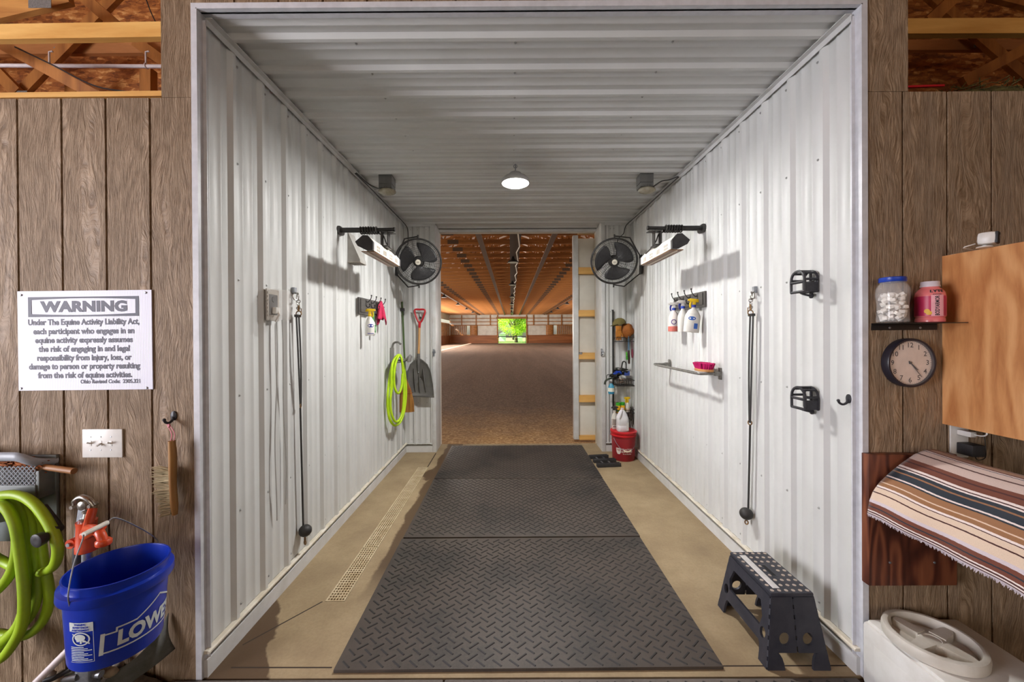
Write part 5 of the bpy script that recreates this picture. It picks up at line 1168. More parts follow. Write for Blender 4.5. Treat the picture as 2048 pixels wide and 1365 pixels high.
R_ = [sq(.064, 3.6, 0), sq(.069, 3.6, .008), sq(.070, 3.6, .075), sq(.0685, 3.6, .078), sq(.070, 3.6, .082), sq(.070, 3.6, .16), sq(.066, 3, .18), sq(.045, 2.3, .235), sq(.024, 2, .262), sq(.02, 2, .268), sq(.02, 2, .275)]
vs = [p for q in R_ for p in q]; n = 28; fs = [(k*n+i, k*n+(i+1) % n, (k+1)*n+(i+1) % n, (k+1)*n+i) for k in range(len(R_)-1) for i in range(n)]+[tuple(reversed(range(n)))]; b.add(vs, fs); b.build('body', JUG, r, 50)
b = MB(T); b.tube(spline([(-.012, -.03, .255), (-.03, -.058, .235), (-.044, -.066, .20), (-.05, -.06, .165)], 5), .011, 10); b.build('handle', JUG, r)
b = MB(T); b.lathe([(.021, .27), (.021, .289), (.0001, .29)], 18); b.build('cap', M_plain('pale_pink_cap', col(226, 206, 204), .5), r)
b = MB(T); b.box((.03, -.0722, .02), (.058, -.0708, .12)); b.build('label', M_plain('pale_sticker', col(208, 210, 206), .6), r)
sc_ = Vector((bc.x-.095, bc.y+.066, HB+.0035)); A4 = radians(-90)
spray_bottle(place(sc_, radians(0)), 'white spray bottle with a black head behind the jug on the red bucket', BOTW, BLACKP, WHITEP, [M_plain('grey_brown_label', col(150, 140, 132), .6), INK], None, .225, .038, .6, marks=[lambda b: label_patch(b, .038, .6, A4-.9, A4+.9, .05, .13, 0), lambda b: [label_patch(b, .038, .6, A4-.55+.4*k, A4-.28+.4*k, .026, .042, 0, .0016, 3) for k in range(3)]])
# ---------------------------------------------------------------- black plastic boot scraper on the floor
g0 = aZ(1187, 921, .02); r = thing('boot_scraper', 'black plastic three bar scraper tray on the floor beside the red bucket', 'scraper', (g0.x+.12, g0.y-.08, 0))
for k, (ua, va, ub, vb) in enumerate(((1180, 919, 1217, 917), (1188, 927, 1232, 925), (1195, 936, 1242, 934))):
    a, c = aZ(ua, va, 0), aZ(ub, vb, 0); b = MB(); d = c-a; F = frame(a, (0, 0, 1), d); L = d.length
    b.M = F; b.bbox((0, 0, 0), (L, .05, .012), .003); b.bbox((0, -.008, .0), (L, .010, .045), .005); b.bbox((0, .040, .0), (L, .052, .04), .005)
    for q in range(5): b.bbox((L*q/4-.006 if q else 0, .005, .01), (L*q/4+.008 if q < 4 else L, .05, .034), .003)
    b.build('bar', BLACKP, r)
b = MB(); a, c = aZ(1192, 914, .03), aZ(1212, 930, .03); b.tube([(a.x, a.y, .02), (c.x, c.y, .02)], .008, 6); a, c = aZ(1205, 913, .03), aZ(1226, 929, .03); b.tube([(a.x, a.y, .02), (c.x, c.y, .02)], .008, 6); b.build('link', GALV, r)
# ---------------------------------------------------------------- folding step stool
STOOL = M_plain('black_blue_stool_plastic', col(36, 38, 48), .5, c2=col(52, 52, 60), scale=12, bump=.06)
PADD = M_plain('anti_slip_dots', col(176, 162, 150), .7); TAPE = M_plain('pale_tape', col(206, 204, 204), .6, c2=col(190, 188, 186), scale=20)
tz = .335
q = [aZ(1465, 1104, tz), aZ(1537, 1104, tz), aZ(1622, 1187, tz), aZ(1535, 1187, tz)]     # back-left, back-right, front-right, front-left
ctr = (q[0]+q[1]+q[2]+q[3])/4
sx_ = ((q[1]-q[0]).length+(q[2]-q[3]).length)/4; sy_ = ((q[3]-q[0]).length+(q[2]-q[1]).length)/4
dirx = ((q[1]-q[0])+(q[2]-q[3])).normalized()
st = thing('step_stool', 'black folding step stool with dotted top standing by the right bay wall', 'stool', (ctr.x, ctr.y, 0))
S = frame((ctr.x, ctr.y, 0), (0, 0, 1), dirx)
bx_, by_ = sx_*1.42, sy_*1.22                      # half sizes at the floor
b = MB(S); b.bbox((-sx_, -sy_, tz-.022), (sx_, sy_, tz), .008)
b.box((-.0015, -sy_+.004, tz-.001), (.0015, sy_-.004, tz+.0012)); b.bbox((-sx_*.12, -.055, tz-.004), (sx_*.16, .055, tz+.0016), .001); b.build('top', STOOL, st)
b = MB(S); b.bbox((-sx_*.07, -.045, tz), (sx_*.11, .045, tz+.002), .001); b.build('hand_slot', M_plain('slot_dark', col(14, 14, 16), .7), st)
b = MB(S)
nx_, ny_ = 6, 9
for i in range(nx_):
    for j in range(ny_):
        x = -sx_+sx_*2*(i+.55)/(nx_+.1); y = -sy_+sy_*2*(j+.5)/ny_
        if -sx_*.16 < x < sx_*.2 and abs(y) < .065: continue
        if i == 1 and 0 < j < ny_-1: continue
        MB(S).lathe([(.0085, tz-.0005), (.0085, tz+.0012), (.0001, tz+.0014)], 12, None, Matrix.Translation((x, y, 0))).build('grip_dot', PADD, st)
b = MB(S); b.bbox((-sx_*.68, -sy_*.80, tz), (-sx_*.36, sy_*.78, tz+.0018), .0005); b.build('tape_strip', TAPE, st)
def leg_panel(p_t0, p_t1, p_b1, p_b0, holes, arch, nm, thick=.012, half=0, poly=None):
    """flat panel through four corners (top-left, top-right, bottom-right, bottom-left) with round holes and an arch cut in the lower edge"""
    O = (p_b0+p_b1)/2; ex = (p_b1-p_b0).normalized(); up_ = ((p_t0+p_t1)/2-O); up_ = (up_-ex*up_.dot(ex)).normalized(); nz = ex.cross(up_)
    def L2(p): d = p-O; return Vector((d.dot(ex), d.dot(up_)))
    P4 = [L2(p_b0), L2(p_b1), L2(p_t1), L2(p_t0)]; w = (P4[1]-P4[0]).length; aw, ah = arch
    pts = [(P4[0].x, P4[0].y), (P4[0].x+w*.5-aw, P4[0].y)]+[(-aw+.0+aw*2*0+aw*.12*(1-cos(pi/2*k/3)), ah*sin(pi/2*k/3)) for k in range(1, 4)]+[(aw-aw*.12*(1-cos(pi/2*k/3)), ah*sin(pi/2*k/3)) for k in (3, 2, 1)]+[(aw, P4[1].y), (P4[1].x, P4[1].y), (P4[2].x, P4[2].y), (P4[3].x, P4[3].y)]
    if half:                                   # one foot only, on the outer side; the inner edge stops above the arch
        arc = [(1-cos(pi/2*k/4), sin(pi/2*k/4)) for k in range(5)]
        if half > 0: pts = [(P4[1].x, 0), (P4[2].x, P4[2].y), (P4[3].x, P4[3].y), (P4[0].x, ah)]+[(P4[1].x-aw-.03*(1-c_)+.0, ah*(1-0)*s_) for c_, s_ in [(x_, y_) for x_, y_ in reversed(arc)]]
        else: pts = [(P4[0].x, 0)]+[(P4[0].x+aw+.03*(1-c_), ah*s_) for c_, s_ in arc]+[(P4[1].x, ah), (P4[2].x, P4[2].y), (P4[3].x, P4[3].y)]
    cu = bpy.data.curves.new('p', 'CURVE'); cu.dimensions = '2D'; cu.fill_mode = 'BOTH'; cu.extrude = thick/2
    s = cu.splines.new('POLY'); s.points.add(len(pts)-1); s.use_cyclic_u = True
    for k, p in enumerate(pts): s.points[k].co = (p[0], p[1], 0, 1)
    for (hx, hy_, hw, hh, n) in holes:
        s = cu.splines.new('POLY'); n_ = 18; s.points.add(n_-1); s.use_cyclic_u = True
        for k in range(n_): a = 2*pi*k/n_; s.points[k].co = (hx+hw*cos(a), hy_+hh*sin(a), 0, 1)
    if poly:
        s = cu.splines.new('POLY'); s.points.add(len(poly)-1); s.use_cyclic_u = True
        for k, p in enumerate(poly): s.points[k].co = (p[0], p[1], 0, 1)
    o = bpy.data.objects.new('p', cu); COL.objects.link(o); me = bpy.data.meshes.new_from_object(o.evaluated_get(bpy.context.evaluated_depsgraph_get()))
    M4 = Matrix((ex, up_, nz)).transposed().to_4x4(); M4.translation = O
    b = MB(); b.add([v.co.copy() for v in me.vertices], [tuple(p.vertices) for p in me.polygons], None, M4); bpy.data.objects.remove(o); bpy.data.curves.remove(cu); bpy.data.meshes.remove(me)
    # hinge ribs down the outer edges
    for q_, (a_, c_) in enumerate(((p_t0, p_b0), (p_t1, p_b1))):
        for k in range(5 if (half > 0 and q_ == 0) or (half < 0 and q_ == 1) else 7): u = a_+(c_-a_)*(k+.15)/7; v = a_+(c_-a_)*(k+.75)/7; b.tube([u, v], .0062, 6)
    return b.build(nm, STOOL, st, 30)
W_ = lambda x, y, z: S @ Vector((x, y, z))
zt0 = tz-.02
# end panels (towards the aisle and towards the arena), each in two halves that fold along the middle
for sgn, nm in ((-1, 'end_panel'), (1, 'end_panel')):
    for h in (-1, 1):
        t_in, t_out = W_(h*.004, sgn*sy_*.97, zt0), W_(h*sx_*.96, sgn*sy_*.97, zt0); b_in, b_out = W_(h*.004, sgn*by_, .075), W_(h*bx_, sgn*by_, 0)
        b_in2 = W_(h*.004, sgn*by_, 0)
        A_ = [t_in, t_out, b_out, b_in2] if h > 0 else [t_out, t_in, b_in2, b_out]
        wd = (b_out-b_in2).length
        leg_panel(A_[0], A_[1], A_[2], A_[3], [(-h*wd*.14, .135, .026, .028, 18)], (.05, .075), nm, half=h)
# long side panels with the sloping brace: upper rail, lower rail, round holes
for sgn in (-1, 1):
    t0_, t1_ = W_(sgn*sx_*.97, -sy_*.97, zt0), W_(sgn*sx_*.97, sy_*.97, zt0); b0_, b1_ = W_(sgn*bx_, -by_, 0), W_(sgn*bx_, by_, 0)
    L = (b1_-b0_).length
    leg_panel(t1_, t0_, b0_, b1_, [(-L*.37, .135, .020, .026, 18), (L*.37, .135, .020, .026, 18)], (L*.36, .085), 'side_panel', poly=[(-L*.30, .15), (-L*.33, .20), (-L*.27, .265), (L*.27, .265), (L*.33, .20), (L*.30, .15)])
# ================================================================ aisle wall, left of the bay
FS = SY-.0005                                  # just off the siding face
def wp(px, py, d=0.0): return aY(px, py, SY-d)
# ---------------------------------------------------------------- warning sign
SIGNW = NT('corrugated_sign_white'); _v = SIGNW.coord('World', (1, 1, 1)); SIGNW.set('Base Color', col(200, 200, 216)); SIGNW.set('Roughness', .4); SIGNW.bump(SIGNW.wave(_v, 55, 0, 0, 1, 'X'), .15, .002); SIGNW = SIGNW.mat
SIGNK = M_plain('sign_print', col(70, 70, 86), .55)
a, c = wp(40, 781), wp(306, 581); sx0, sz0, sx1, sz1 = a.x, a.z, c.x, c.z; sw, sh = sx1-sx0, sz1-sz0; scx, scz = (sx0+sx1)/2, (sz0+sz1)/2
sg = thing('warning_sign', 'white equine liability WARNING sign screwed to the siding above the light switches', 'sign', (scx, FS, sz0))
RT = rotm(pi/2, 0, 0)
yS = SY-.006
MB(Matrix.Translation((scx, SY-.0035, scz)) @ Matrix.Rotation(radians(-.35), 4, 'Y')).bbox((-sw/2, -.0025, -sh/2), (sw/2, .0025, sh/2), .001).build('board', SIGNW, sg, 0)
SM = Matrix.Translation((scx, yS-.0008, scz)) @ Matrix.Rotation(radians(-.35), 4, 'Y') @ RT
def fit_text(b, M, body, x0, x1, zc, h, bold=0.0, spacing=1.0):
    vs, fs = textmesh(body, 1.0, bold=bold, spacing=spacing); xs = [v.x for v in vs]; ys = [v.y for v in vs]
    kx = (x1-x0)/(max(xs)-min(xs)); b.add([Vector((x0+(v.x-min(xs))*kx, zc+v.y*h/.72, 0)) for v in vs], fs)
PXM = sw/266.0                                  # metres per photo pixel on the sign
def sxp(px): return (px-173)*PXM
def szp(py): return (681-py)*PXM
b = MB(SM)
# WARNING box: outer bar frame, inner lens-shaped border, word
fx0, fx1, fz0, fz1 = sxp(61.5), sxp(281), szp(634), szp(594.5); wv = 7*PXM; n_ = 24
up_in = [(fx0+wv+(fx1-fx0-2*wv)*i/n_, fz1-wv*.85+.0062*sin(pi*i/n_)) for i in range(n_+1)]; lo_in = [(x, 2*(fz0+fz1)/2-z) for x, z in up_in]
for i in range(n_):
    (xa, za), (xb, zb_) = up_in[i], up_in[i+1]; b.add([(xa, za, 0), (xb, zb_, 0), (xb, fz1, 0), (xa, fz1, 0)], [(0, 1, 2, 3)]); (xa, za), (xb, zb_) = lo_in[i], lo_in[i+1]; b.add([(xa, fz0, 0), (xb, fz0, 0), (xb, zb_, 0), (xa, za, 0)], [(0, 1, 2, 3)])
for x0, x1 in ((fx0, fx0+wv), (fx1-wv, fx1)): b.add([(x0, fz0, 0), (x1, fz0, 0), (x1, fz1, 0), (x0, fz1, 0)], [(0, 1, 2, 3)])
b.build('border', SIGNK, sg, 0); b = MB(SM)
fit_text(b, SM, 'WARNING', sxp(85), sxp(257.5), szp(614.3)-.0015, 20*PXM, .055, 1.04); b.build('heading', SIGNK, sg, 0)
b = MB(SM)
for body, x0, x1, y in (('Under The Equine Activity Liability Act,', 61, 281.5, 645), ('each participant who engages in an', 71, 271, 663), ('equine activity expressly assumes', 74.5, 267.5, 680.5), ('the risk of engaging in and legal', 81, 261.5, 698), ('responsibility from injury, loss, or', 78, 265, 715.5), ('damage to person or property resulting', 61.5, 281.5, 732.5), ('from the risk of equine activities.', 79, 265.5, 750)):
    fit_text(b, SM, body, sxp(x0), sxp(x1), szp(y), 11.5*PXM, .038)
fit_text(b, SM, 'Ohio Revised Code:  2305.321', sxp(163), sxp(281), szp(763), 7.6*PXM, .036); b.build('body_text', SIGNK, sg, 0)
for (px, py) in ((46, 591), (294, 586), (46, 777), (296, 776)):
    p = wp(px, py); b = MB(); b.lathe([(.0052, 0), (.0052, .002), (.003, .004)], 10, None, frame((p.x, SY-.006, p.z), (0, -1, 0))); b.build('screw', GALV, sg)
# ---------------------------------------------------------------- switch plate
p0, p1 = wp(168, 915), wp(247.5, 858); sp_ = thing('switch_plate', 'white three toggle light switch plate on the siding below the warning sign', 'switch', ((p0.x+p1.x)/2, FS, p0.z))
MB().bbox((p0.x, SY-.008, p0.z), (p1.x, SY, p1.z), .004).build('plate', WHITEP, sp_)
zc_ = (p0.z+p1.z)/2
for k, px in enumerate((184.5, 205, 225.5)):
    x = wp(px, 886).x; up = (1, -1, 1)[k]
    b = MB(); b.bbox((x-.006, SY-.0092, zc_-.012), (x+.006, SY-.008, zc_+.012), .001); b.beam((x, SY-.008, zc_), (x, SY-.026, zc_+.008*up), .007, .006, None, (0, 0, 1)); b.build('toggle', WHITEP, sp_)
b = MB()
for px in (185, 205, 225.5):
    for dz in (-.030, .030): MB().lathe([(.003, 0), (.0028, .0012), (.0001, .0014)], 8, None, frame((wp(px, 886).x, SY-.008, zc_+dz), (0, -1, 0))).build('screw', GALV, sp_)
# ---------------------------------------------------------------- hook with hand brush
hk = wp(348.5, 832); coat_hook(Vector((hk.x, SY-.0002, hk.z)), (0, -1, 0), 'black coat hook on the siding just left of the bay corner')
HANDLEW = M_wood('brush_handle_wood', col(168, 122, 62), col(122, 82, 36), 'Z', 12)
yb3 = SY-.045; h0 = aY(343.5, 882, yb3); h1 = aY(349, 1030, yb3)
hb = thing('hand_brush', 'wooden hand brush with pale bristles hanging by a pink loop beside the bay corner', 'brush', h1)
b = MB(); n = 8; pts = [h0+(h1-h0)*(i/n)+Vector((.002*sin(i), 0, 0)) for i in range(n+1)]
b.tube(pts, [.0115, .013, .0135, .0135, .0125, .012, .0125, .0125, .009], 12, None, False, True, 1.35, (0, 1, 0)); b.build('handle', HANDLEW, hb)
BRI = M_plain('horsehair', col(192, 178, 146), .85, c2=col(128, 112, 78), scale=40, stretch=(.3, .3, 1), var=.9); rnd = random.Random(11); b = MB()
for i in range(46):
    t = i/45; base = h0+(h1-h0)*(.38+.60*t); ln = (.076-.030*t**1.6)*(.75+.25*sin(pi*min(1, t*6+.5)) if t < .1 else 1)
    for q in range(7):
        o = Vector((-.006, rnd.uniform(-.014, .014), rnd.uniform(-.004, .004))); d = Vector((-ln*rnd.uniform(.88, 1.06), rnd.uniform(-.016, .016), rnd.uniform(-.008, .016)-.006*t))
        b.tube([base+o, base+o+d*.55+Vector((0, 0, .002)), base+o+d], [.0030, .0028, .0012], 4, None, False, False)
b.build('bristles', BRI, hb, 80)
b = MB(); k0 = Vector((hk.x-.008, SY-.026, hk.z-.028)); b.tube(spline([h0+Vector((-.006, 0, -.006)), h0+Vector((-.004, .004, .03)), k0+Vector((-.004, 0, 0)), k0+Vector((.008, 0, -.006)), h0+Vector((.010, .004, .03)), h0+Vector((.007, 0, -.006))], 5), .0022, 6); b.tube(spline([k0+Vector((.006, -.004, 0)), k0+Vector((.014, -.006, -.008)), k0+Vector((.010, -.006, -.018))], 4), .004, 6); b.build('cord_loop', M_plain('pink_cord', col(226, 150, 164), .7), hb)
# ---------------------------------------------------------------- grey hose bracket, scrub brush lying in it, hose
GB = M_plain('grey_green_hanger', col(112, 118, 118), .5, c2=col(92, 98, 96), scale=10); GBL = M_plain('pale_grey_rim', col(160, 166, 176), .45)
hp = wp(30, 930); hg = thing('hose_hanger', 'grey plastic hose hanger with a latticed pocket on the aisle siding', 'hanger', (-2.29, SY-.1, 1.0))
yfr = SY-.095
def gp(px, py, Y): return aY(px, py, Y)
A_ = gp(-60, 916, yfr); B_ = gp(36, 914, yfr); b = MB()
zt2 = B_.z; xl = gp(-80, 930, yfr).x; xr2 = gp(60, 930, yfr).x
b.tube(spline([(xl, SY-.005, zt2-.005), (xl, yfr+.05, zt2), (xl+.04, yfr, zt2), (xr2-.09, yfr, zt2), (xr2-.045, yfr, zt2-.004), (xr2-.012, yfr+.02, zt2-.028), (xr2+.0, yfr+.06, zt2-.045), (xr2+.01, SY-.005, zt2-.05)], 6), .013, 10, None, False, True, 1.5); b.build('rim', GBL, hg)
b = MB(); z0 = gp(30, 975, yfr).z; z1 = gp(30, 936, yfr).z; x0, x1 = gp(6, 950, yfr).x, gp(60, 950, yfr).x; yl = yfr+.02; xs0 = xl
nn = 16; L = x1-xs0; H = z1-z0; st_ = L/nn
for i in range(-4, nn+4):
    for s in (-1, 1):
        p = Vector((xs0+i*st_, yl, z0)); q = Vector((xs0+i*st_+s*H*.9, yl, z1))
        t0 = 0 if xs0 <= p.x <= x1 else ((xs0 if p.x < xs0 else x1)-p.x)/(q.x-p.x); t1 = 1 if xs0 <= q.x <= x1 else ((xs0 if q.x < xs0 else x1)-p.x)/(q.x-p.x)
        if 0 <= t0 < t1 <= 1: b.tube([p+(q-p)*t0, p+(q-p)*t1], .0028, 5)
b.build('lattice', GBL, hg)
b = MB(); b.bbox((xs0, yl-.006, z0-.075), (x1+.004, yl+.012, z0+.002), .004); b.bbox((x1-.002, yl, z0-.06), (x1+.014, SY-.004, z1-.022), .004); b.bbox((xs0-.02, SY-.016, z0-.28), (x1+.02, SY-.002, z1+.03), .004)
b.lathe([(.075, 0), (.075, .07)], 24, None, frame((xs0+.10, yl+.005, z0-.11), (0, 1, 0)), True, 1.7, .8); b.build('body', GB, hg)
COIR = M_plain('coir_fibre', col(168, 96, 46), .9, c2=col(110, 58, 24), scale=30, stretch=(1, .3, 1), bump=.5, var=.9); ysb = SY-.045
e0, e1, e2 = aY(-10, 922, ysb), aY(84, 934, ysb), aY(148, 943, ysb-.02)
cb = thing('dish_mop', 'wooden handled brown fibre brush lying in the grey hose hanger', 'brush', e1); b = MB(); b.tube([e1+(e0-e1)*.35, e1, e2], [.012, .013, .0135], 12); b.build('handle', M_wood('old_handle', col(162, 112, 66), col(116, 76, 42), 'X', 10), cb)
b = MB(); rnd = random.Random(3)
for i in range(260):
    t = rnd.random(); c = e0+(e1-e0)*(t*.95+.05); a = rnd.uniform(0, 2*pi); rr = .034*(1-.25*t); o = Vector((0, rr*cos(a)*.8, rr*sin(a))); b.tube([c+o*.25, c+o*.9+Vector((.02*rnd.uniform(-1, 1), 0, .004)), c+o*rnd.uniform(.9, 1.15)+Vector((.05*rnd.uniform(-.3, 1), 0, 0))], [.0045, .0045, .002], 4, None, False, False)
b.build('fibres', COIR, cb, 80)
def hz(pl, Y): return [aY(u, v, Y+dy) for u, v, dy in pl]
Yh = SY-.125; R_ = .0185
rows = []
main = [(92, 1078, -.02), (108, 1118, -.03), (98, 1150, -.02), (60, 1158, 0), (22, 1142, .03), (-30, 1100, .05), (-70, 1050, .05), (-60, 1010, .04), (-10, 992, .01), (40, 994, -.01), (78, 1018, -.02), (104, 1060, -.03), (118, 1098, -.045), (112, 1136, -.05), (98, 1150, -.05)]
mainY = hz([(-60, 1050, .03), (-40, 1010, .02), (0, 992, 0), (40, 992, -.01), (72, 1012, -.02), (100, 1052, -.03), (115, 1092, -.035), (112, 1124, -.02), (96, 1141, 0), (60, 1146, .03), (15, 1128, .05), (-30, 1100, .06)], Yh)
b = MB(); b.tube(spline(mainY, 8, True), R_, 12, None, True)
for pl in ([(-70, 1100, .03), (-45, 1035, .02), (-5, 1005, 0), (22, 1022, -.015), (34, 1065, -.02), (33, 1110, -.02), (20, 1150, -.01), (-10, 1185, .0), (-60, 1210, .02)],
           [(-50, 1060, .04), (-20, 1012, .03), (20, 1003, .01), (42, 1040, 0), (50, 1100, -.005), (54, 1180, -.01), (42, 1240, -.01), (10, 1280, -.01), (-40, 1310, .01)],
           [(-30, 1050, .05), (0, 1008, .04), (38, 1008, .03), (60, 1050, .02), (68, 1110, .015), (74, 1175, .01), (64, 1225, .0), (30, 1262, 0), (-30, 1280, .02)],
           [(-20, 1040, .06), (20, 1005, .05), (56, 1012, .045), (76, 1060, .04), (86, 1120, .03), (96, 1170, .03), (98, 1205, .03), (84, 1245, .03), (50, 1272, .03), (0, 1268, .04), (-40, 1250, .05)],
           [(-60, 1075, .0), (-30, 1030, -.02), (4, 1012, -.035), (28, 1045, -.04), (40, 1110, -.04), (48, 1190, -.045), (44, 1250, -.04), (22, 1295, -.04), (-5, 1322, -.035), (-60, 1340, -.02)]):
    b.tube(spline(hz(pl, Yh), 8, True), R_, 12, None, True)
b.build('garden_hose', LIMED, None, 60, 'weathered lime green hose hung in thick coils from the grey hanger on the aisle siding', 'hose')
nz = thing('hose_nozzle', 'black adjustable hose nozzle sticking out of the green coils', 'nozzle', aY(85, 1078, Yh-.06))
t0 = aY(70, 1084, Yh-.085); t1 = aY(106, 1068, Yh-.03)
b = MB(); ax_ = t0-t1; b.lathe([(.014, 0), (.016, ax_.length*.35), (.026, ax_.length*.55), (.028, ax_.length*.95), (.024, ax_.length), (.010, ax_.length*.98)], 20, None, frame(t1, ax_)); b.build('head', BLACKP, nz)
b = MB(); g0_, g1_ = aY(88, 1012, Yh+.02), aY(122, 1058, Yh-.0); b.tube([g0_, g0_+(g1_-g0_)*.7, g1_], [.011, .013, .012], 10, None, False, True, .7); b.tube([g1_, t1+Vector((.005, 0, .02)), t1], [.012, .014, .014], 10); b.build('handle', BLACKP, nz)
# ---------------------------------------------------------------- frost-free hydrant
HX, HY = -1.757, 1.575
ORG = M_plain('orange_hydrant_paint', col(206, 74, 30), .42, c2=col(184, 60, 24), scale=20, coat=.2)
hd = thing('yard_hydrant', 'orange headed yard hydrant standing in the gravel with the blue bucket on its spout', 'hydrant', (HX, HY, 0))
def yp(px, py, d=0): return aY(px, py, HY+d)
zb_, zt3 = yp(158, 1103).z, yp(158, 1042).z; zc1, zc0 = yp(155, 1118).z, 0.0
b = MB(); b.cyl((HX, HY, 0.0), (HX, HY, zb_), .0165, None, 18); b.build('standpipe', GALV, hd)
b = MB(); b.lathe([(.030, 0), (.036, .004), (.036, .022), (.034, .028), (.031, zt3-zb_-.02), (.033, zt3-zb_)], 24, None, Matrix.Translation((HX, HY, zb_)))
sd_ = Vector((.82, -.57, 0)); q0 = Vector((HX, HY, zt3-.055)); s1 = aY(178, 1058, HY-.06); s2 = aY(198, 1065, HY-.115); s3 = aY(207, 1084, HY-.125)
b.tube(spline([q0, s1, s2, s3], 6), [.019]*6+[.017]*6+[.0155]*7, 14); b.lathe([(.022, 0), (.024, .004), (.024, .016), (.019, .022)], 18, None, frame(s3+Vector((0, 0, -.012)), (0.05, 0, 1)))
b.beam((HX-.005, HY, zt3-.085), (HX-.058, HY+.005, zt3-.092), .02, .030); b.cyl((HX-.058, HY-.012, zt3-.092), (HX-.058, HY+.014, zt3-.092), .019, None, 16); b.build('head', ORG, hd)
b = MB(); b.tube(spline([Vector((HX+.038, HY-.01, zt3+.055)), Vector((HX+.044, HY-.03, zt3+.01)), Vector((HX+.056, HY-.05, zt3-.035)), s2+Vector((0, 0, .012))], 6), [.011+.004*i/18 for i in range(19)], 12, None, False, True, 1.5, (0, 1, 0)); b.build('bracket_arm', ORG, hd)
b = MB(); b.lathe([(.020, 0), (.022, .010), (.013, .013), (.010, .03), (.014, .032), (.014, .042), (.006, .046), (.006, .07)], 16, None, Matrix.Translation((HX, HY, zt3))); b.lathe([(.017, 0), (.018, .008), (.006, .012)], 14, None, frame((HX, HY-.012, zt3+.068), (0, -1, 0))); b.build('stem', CHROME, hd)
b = MB(); b.tube(spline([(HX-.042, HY-.004, zt3+.066), (HX-.034, HY-.012, zt3+.088), (HX-.005, HY-.014, zt3+.104), (HX+.026, HY-.014, zt3+.092), (HX+.042, HY-.01, zt3+.066)], 5), .0105, 10, None, False, True, .9); b.cyl((HX+.036, HY-.026, zt3+.068), (HX+.036, HY+.008, zt3+.068), .007, None, 10); b.cyl((HX-.036, HY-.026, zt3+.064), (HX-.036, HY+.008, zt3+.064), .007, None, 10); b.build('linkage', CHROME, hd)
b = MB(); l0 = Vector((HX-.040, HY+.018, zt3+.060)); l1 = Vector((HX-.064, HY+.018, zt3-.125)); b.add([l0+Vector((-.010, 0, 0)), l0+Vector((.018, 0, 0)), Vector((HX-.030, l1.y, zt3-.06)), l1+Vector((.020, 0, 0)), l1+Vector((-.014, 0, 0))], [(0, 1, 2, 3, 4)]); b.build('lever', GALV, hd, 0, solid=.006)
b = MB(); b.tube([l1+Vector((.003, 0, .005)), l1+Vector((.002, 0, -.06)), l1+Vector((.004, 0, -.18))], [.016, .0175, .016], 12, None, False, True, .7, (0, 1, 0)); b.build('grip', BLACKP, hd)
b = MB(); b.cyl((HX-.058, HY-.02, zt3-.092), (HX-.058, HY-.014, zt3-.092), .008, None, 8); b.build('pivot_bolt', GALV, hd)
zf = yp(148, 1335).z
b = MB(); b.bbox((HX-.030, HY-.026, zf-.10), (HX+.028, HY+.026, zf+.015), .008); b.cyl((HX-.06, HY-.03, zf-.02), (HX-.02, HY-.02, zf-.02), .016, None, 12); b.cyl((HX-.058, HY-.04, zf-.02), (HX-.058, HY-.01, zf-.02), .011, None, 6); b.cyl((HX+.02, HY, zf-.03), (HX+.055, HY, zf-.03), .014, None, 12); b.build('pipe_clamp', GALV, hd)
# ---------------------------------------------------------------- blue bucket hanging by its bail on the spout
BX, BY, BZ = -1.555, 1.50, .380; RB2, RT2, HB2 = .134, .150, .310
BLUEB = M_plain('royal_blue_bucket', col(18, 52, 172), .3, c2=col(14, 44, 152), scale=8, coat=.15)
bu = thing('blue_bucket', 'royal blue plastic bucket hanging from the orange hydrant', 'bucket', (BX, BY, BZ)); TB = Matrix.Translation((BX, BY, BZ)) @ Matrix.Rotation(radians(1.5), 4, 'Y')
b = MB(TB); b.lathe([(.0001, .004), (RB2-.012, .002), (RB2-.002, .0), (RB2, .008), (RT2-.004, HB2-.10), (RT2-.002, HB2-.07), (RT2+.013, HB2-.068), (RT2+.015, HB2-.064), (RT2+.014, HB2-.035), (RT2+.001, HB2-.030), (RT2, HB2-.006), (RT2+.003, HB2), (RT2-.002, HB2+.001), (RT2-.004, HB2-.006), (RB2-.004, .012), (.0001, .008)], 56, None, None, False); b.build('shell', BLUEB, bu)
ear_n = Vector((BX, BY-RT2-.012, BZ+HB2-.052)); ear_f = Vector((BX, BY+RT2+.012, BZ+HB2-.052)); g_n, g_f = aY(167, 1070, 1.395), aY(215, 1046, 1.476)
b = MB(); b.tube(spline([ear_n, ear_n+Vector((.0, -.004, .05)), ear_n+(g_n-ear_n)*.6+Vector((-.004, -.010, 0)), g_n+Vector((0, -.004, -.02)), g_n], 6), .0022, 8); b.tube(spline([g_f, g_f+Vector((.004, .03, .004)), g_f+(ear_f-g_f)*.55+Vector((.012, .02, .035)), ear_f+Vector((.006, .006, .05)), ear_f], 6), .0022, 8); b.build('bail', GALV, bu)
b = MB(); b.tube([g_n, g_f], .0088, 12); b.build('grip', M_plain('white_grip', col(226, 224, 214), .45), bu)
for e, s in ((ear_n, -1), (ear_f, 1)): MB().lathe([(.012, -.006), (.012, .004), (.008, .006)], 14, None, frame(e-Vector((0, s*.006, 0)), (0, s, 0))).build('ear', BLUEB, bu)
PRT = M_plain('silver_white_print', col(204, 212, 212), .5); b = MB(TB)
AC = radians(8)
def bk_on(vs, fs, zc, ac=AC, off=.0012):
    if zc == 0: vs = [Vector((v.x, v.y*.84, 0)) for v in vs]
    on_cone(b, vs, fs, ac, zc, RB2, RT2-.004, HB2-.10, off)
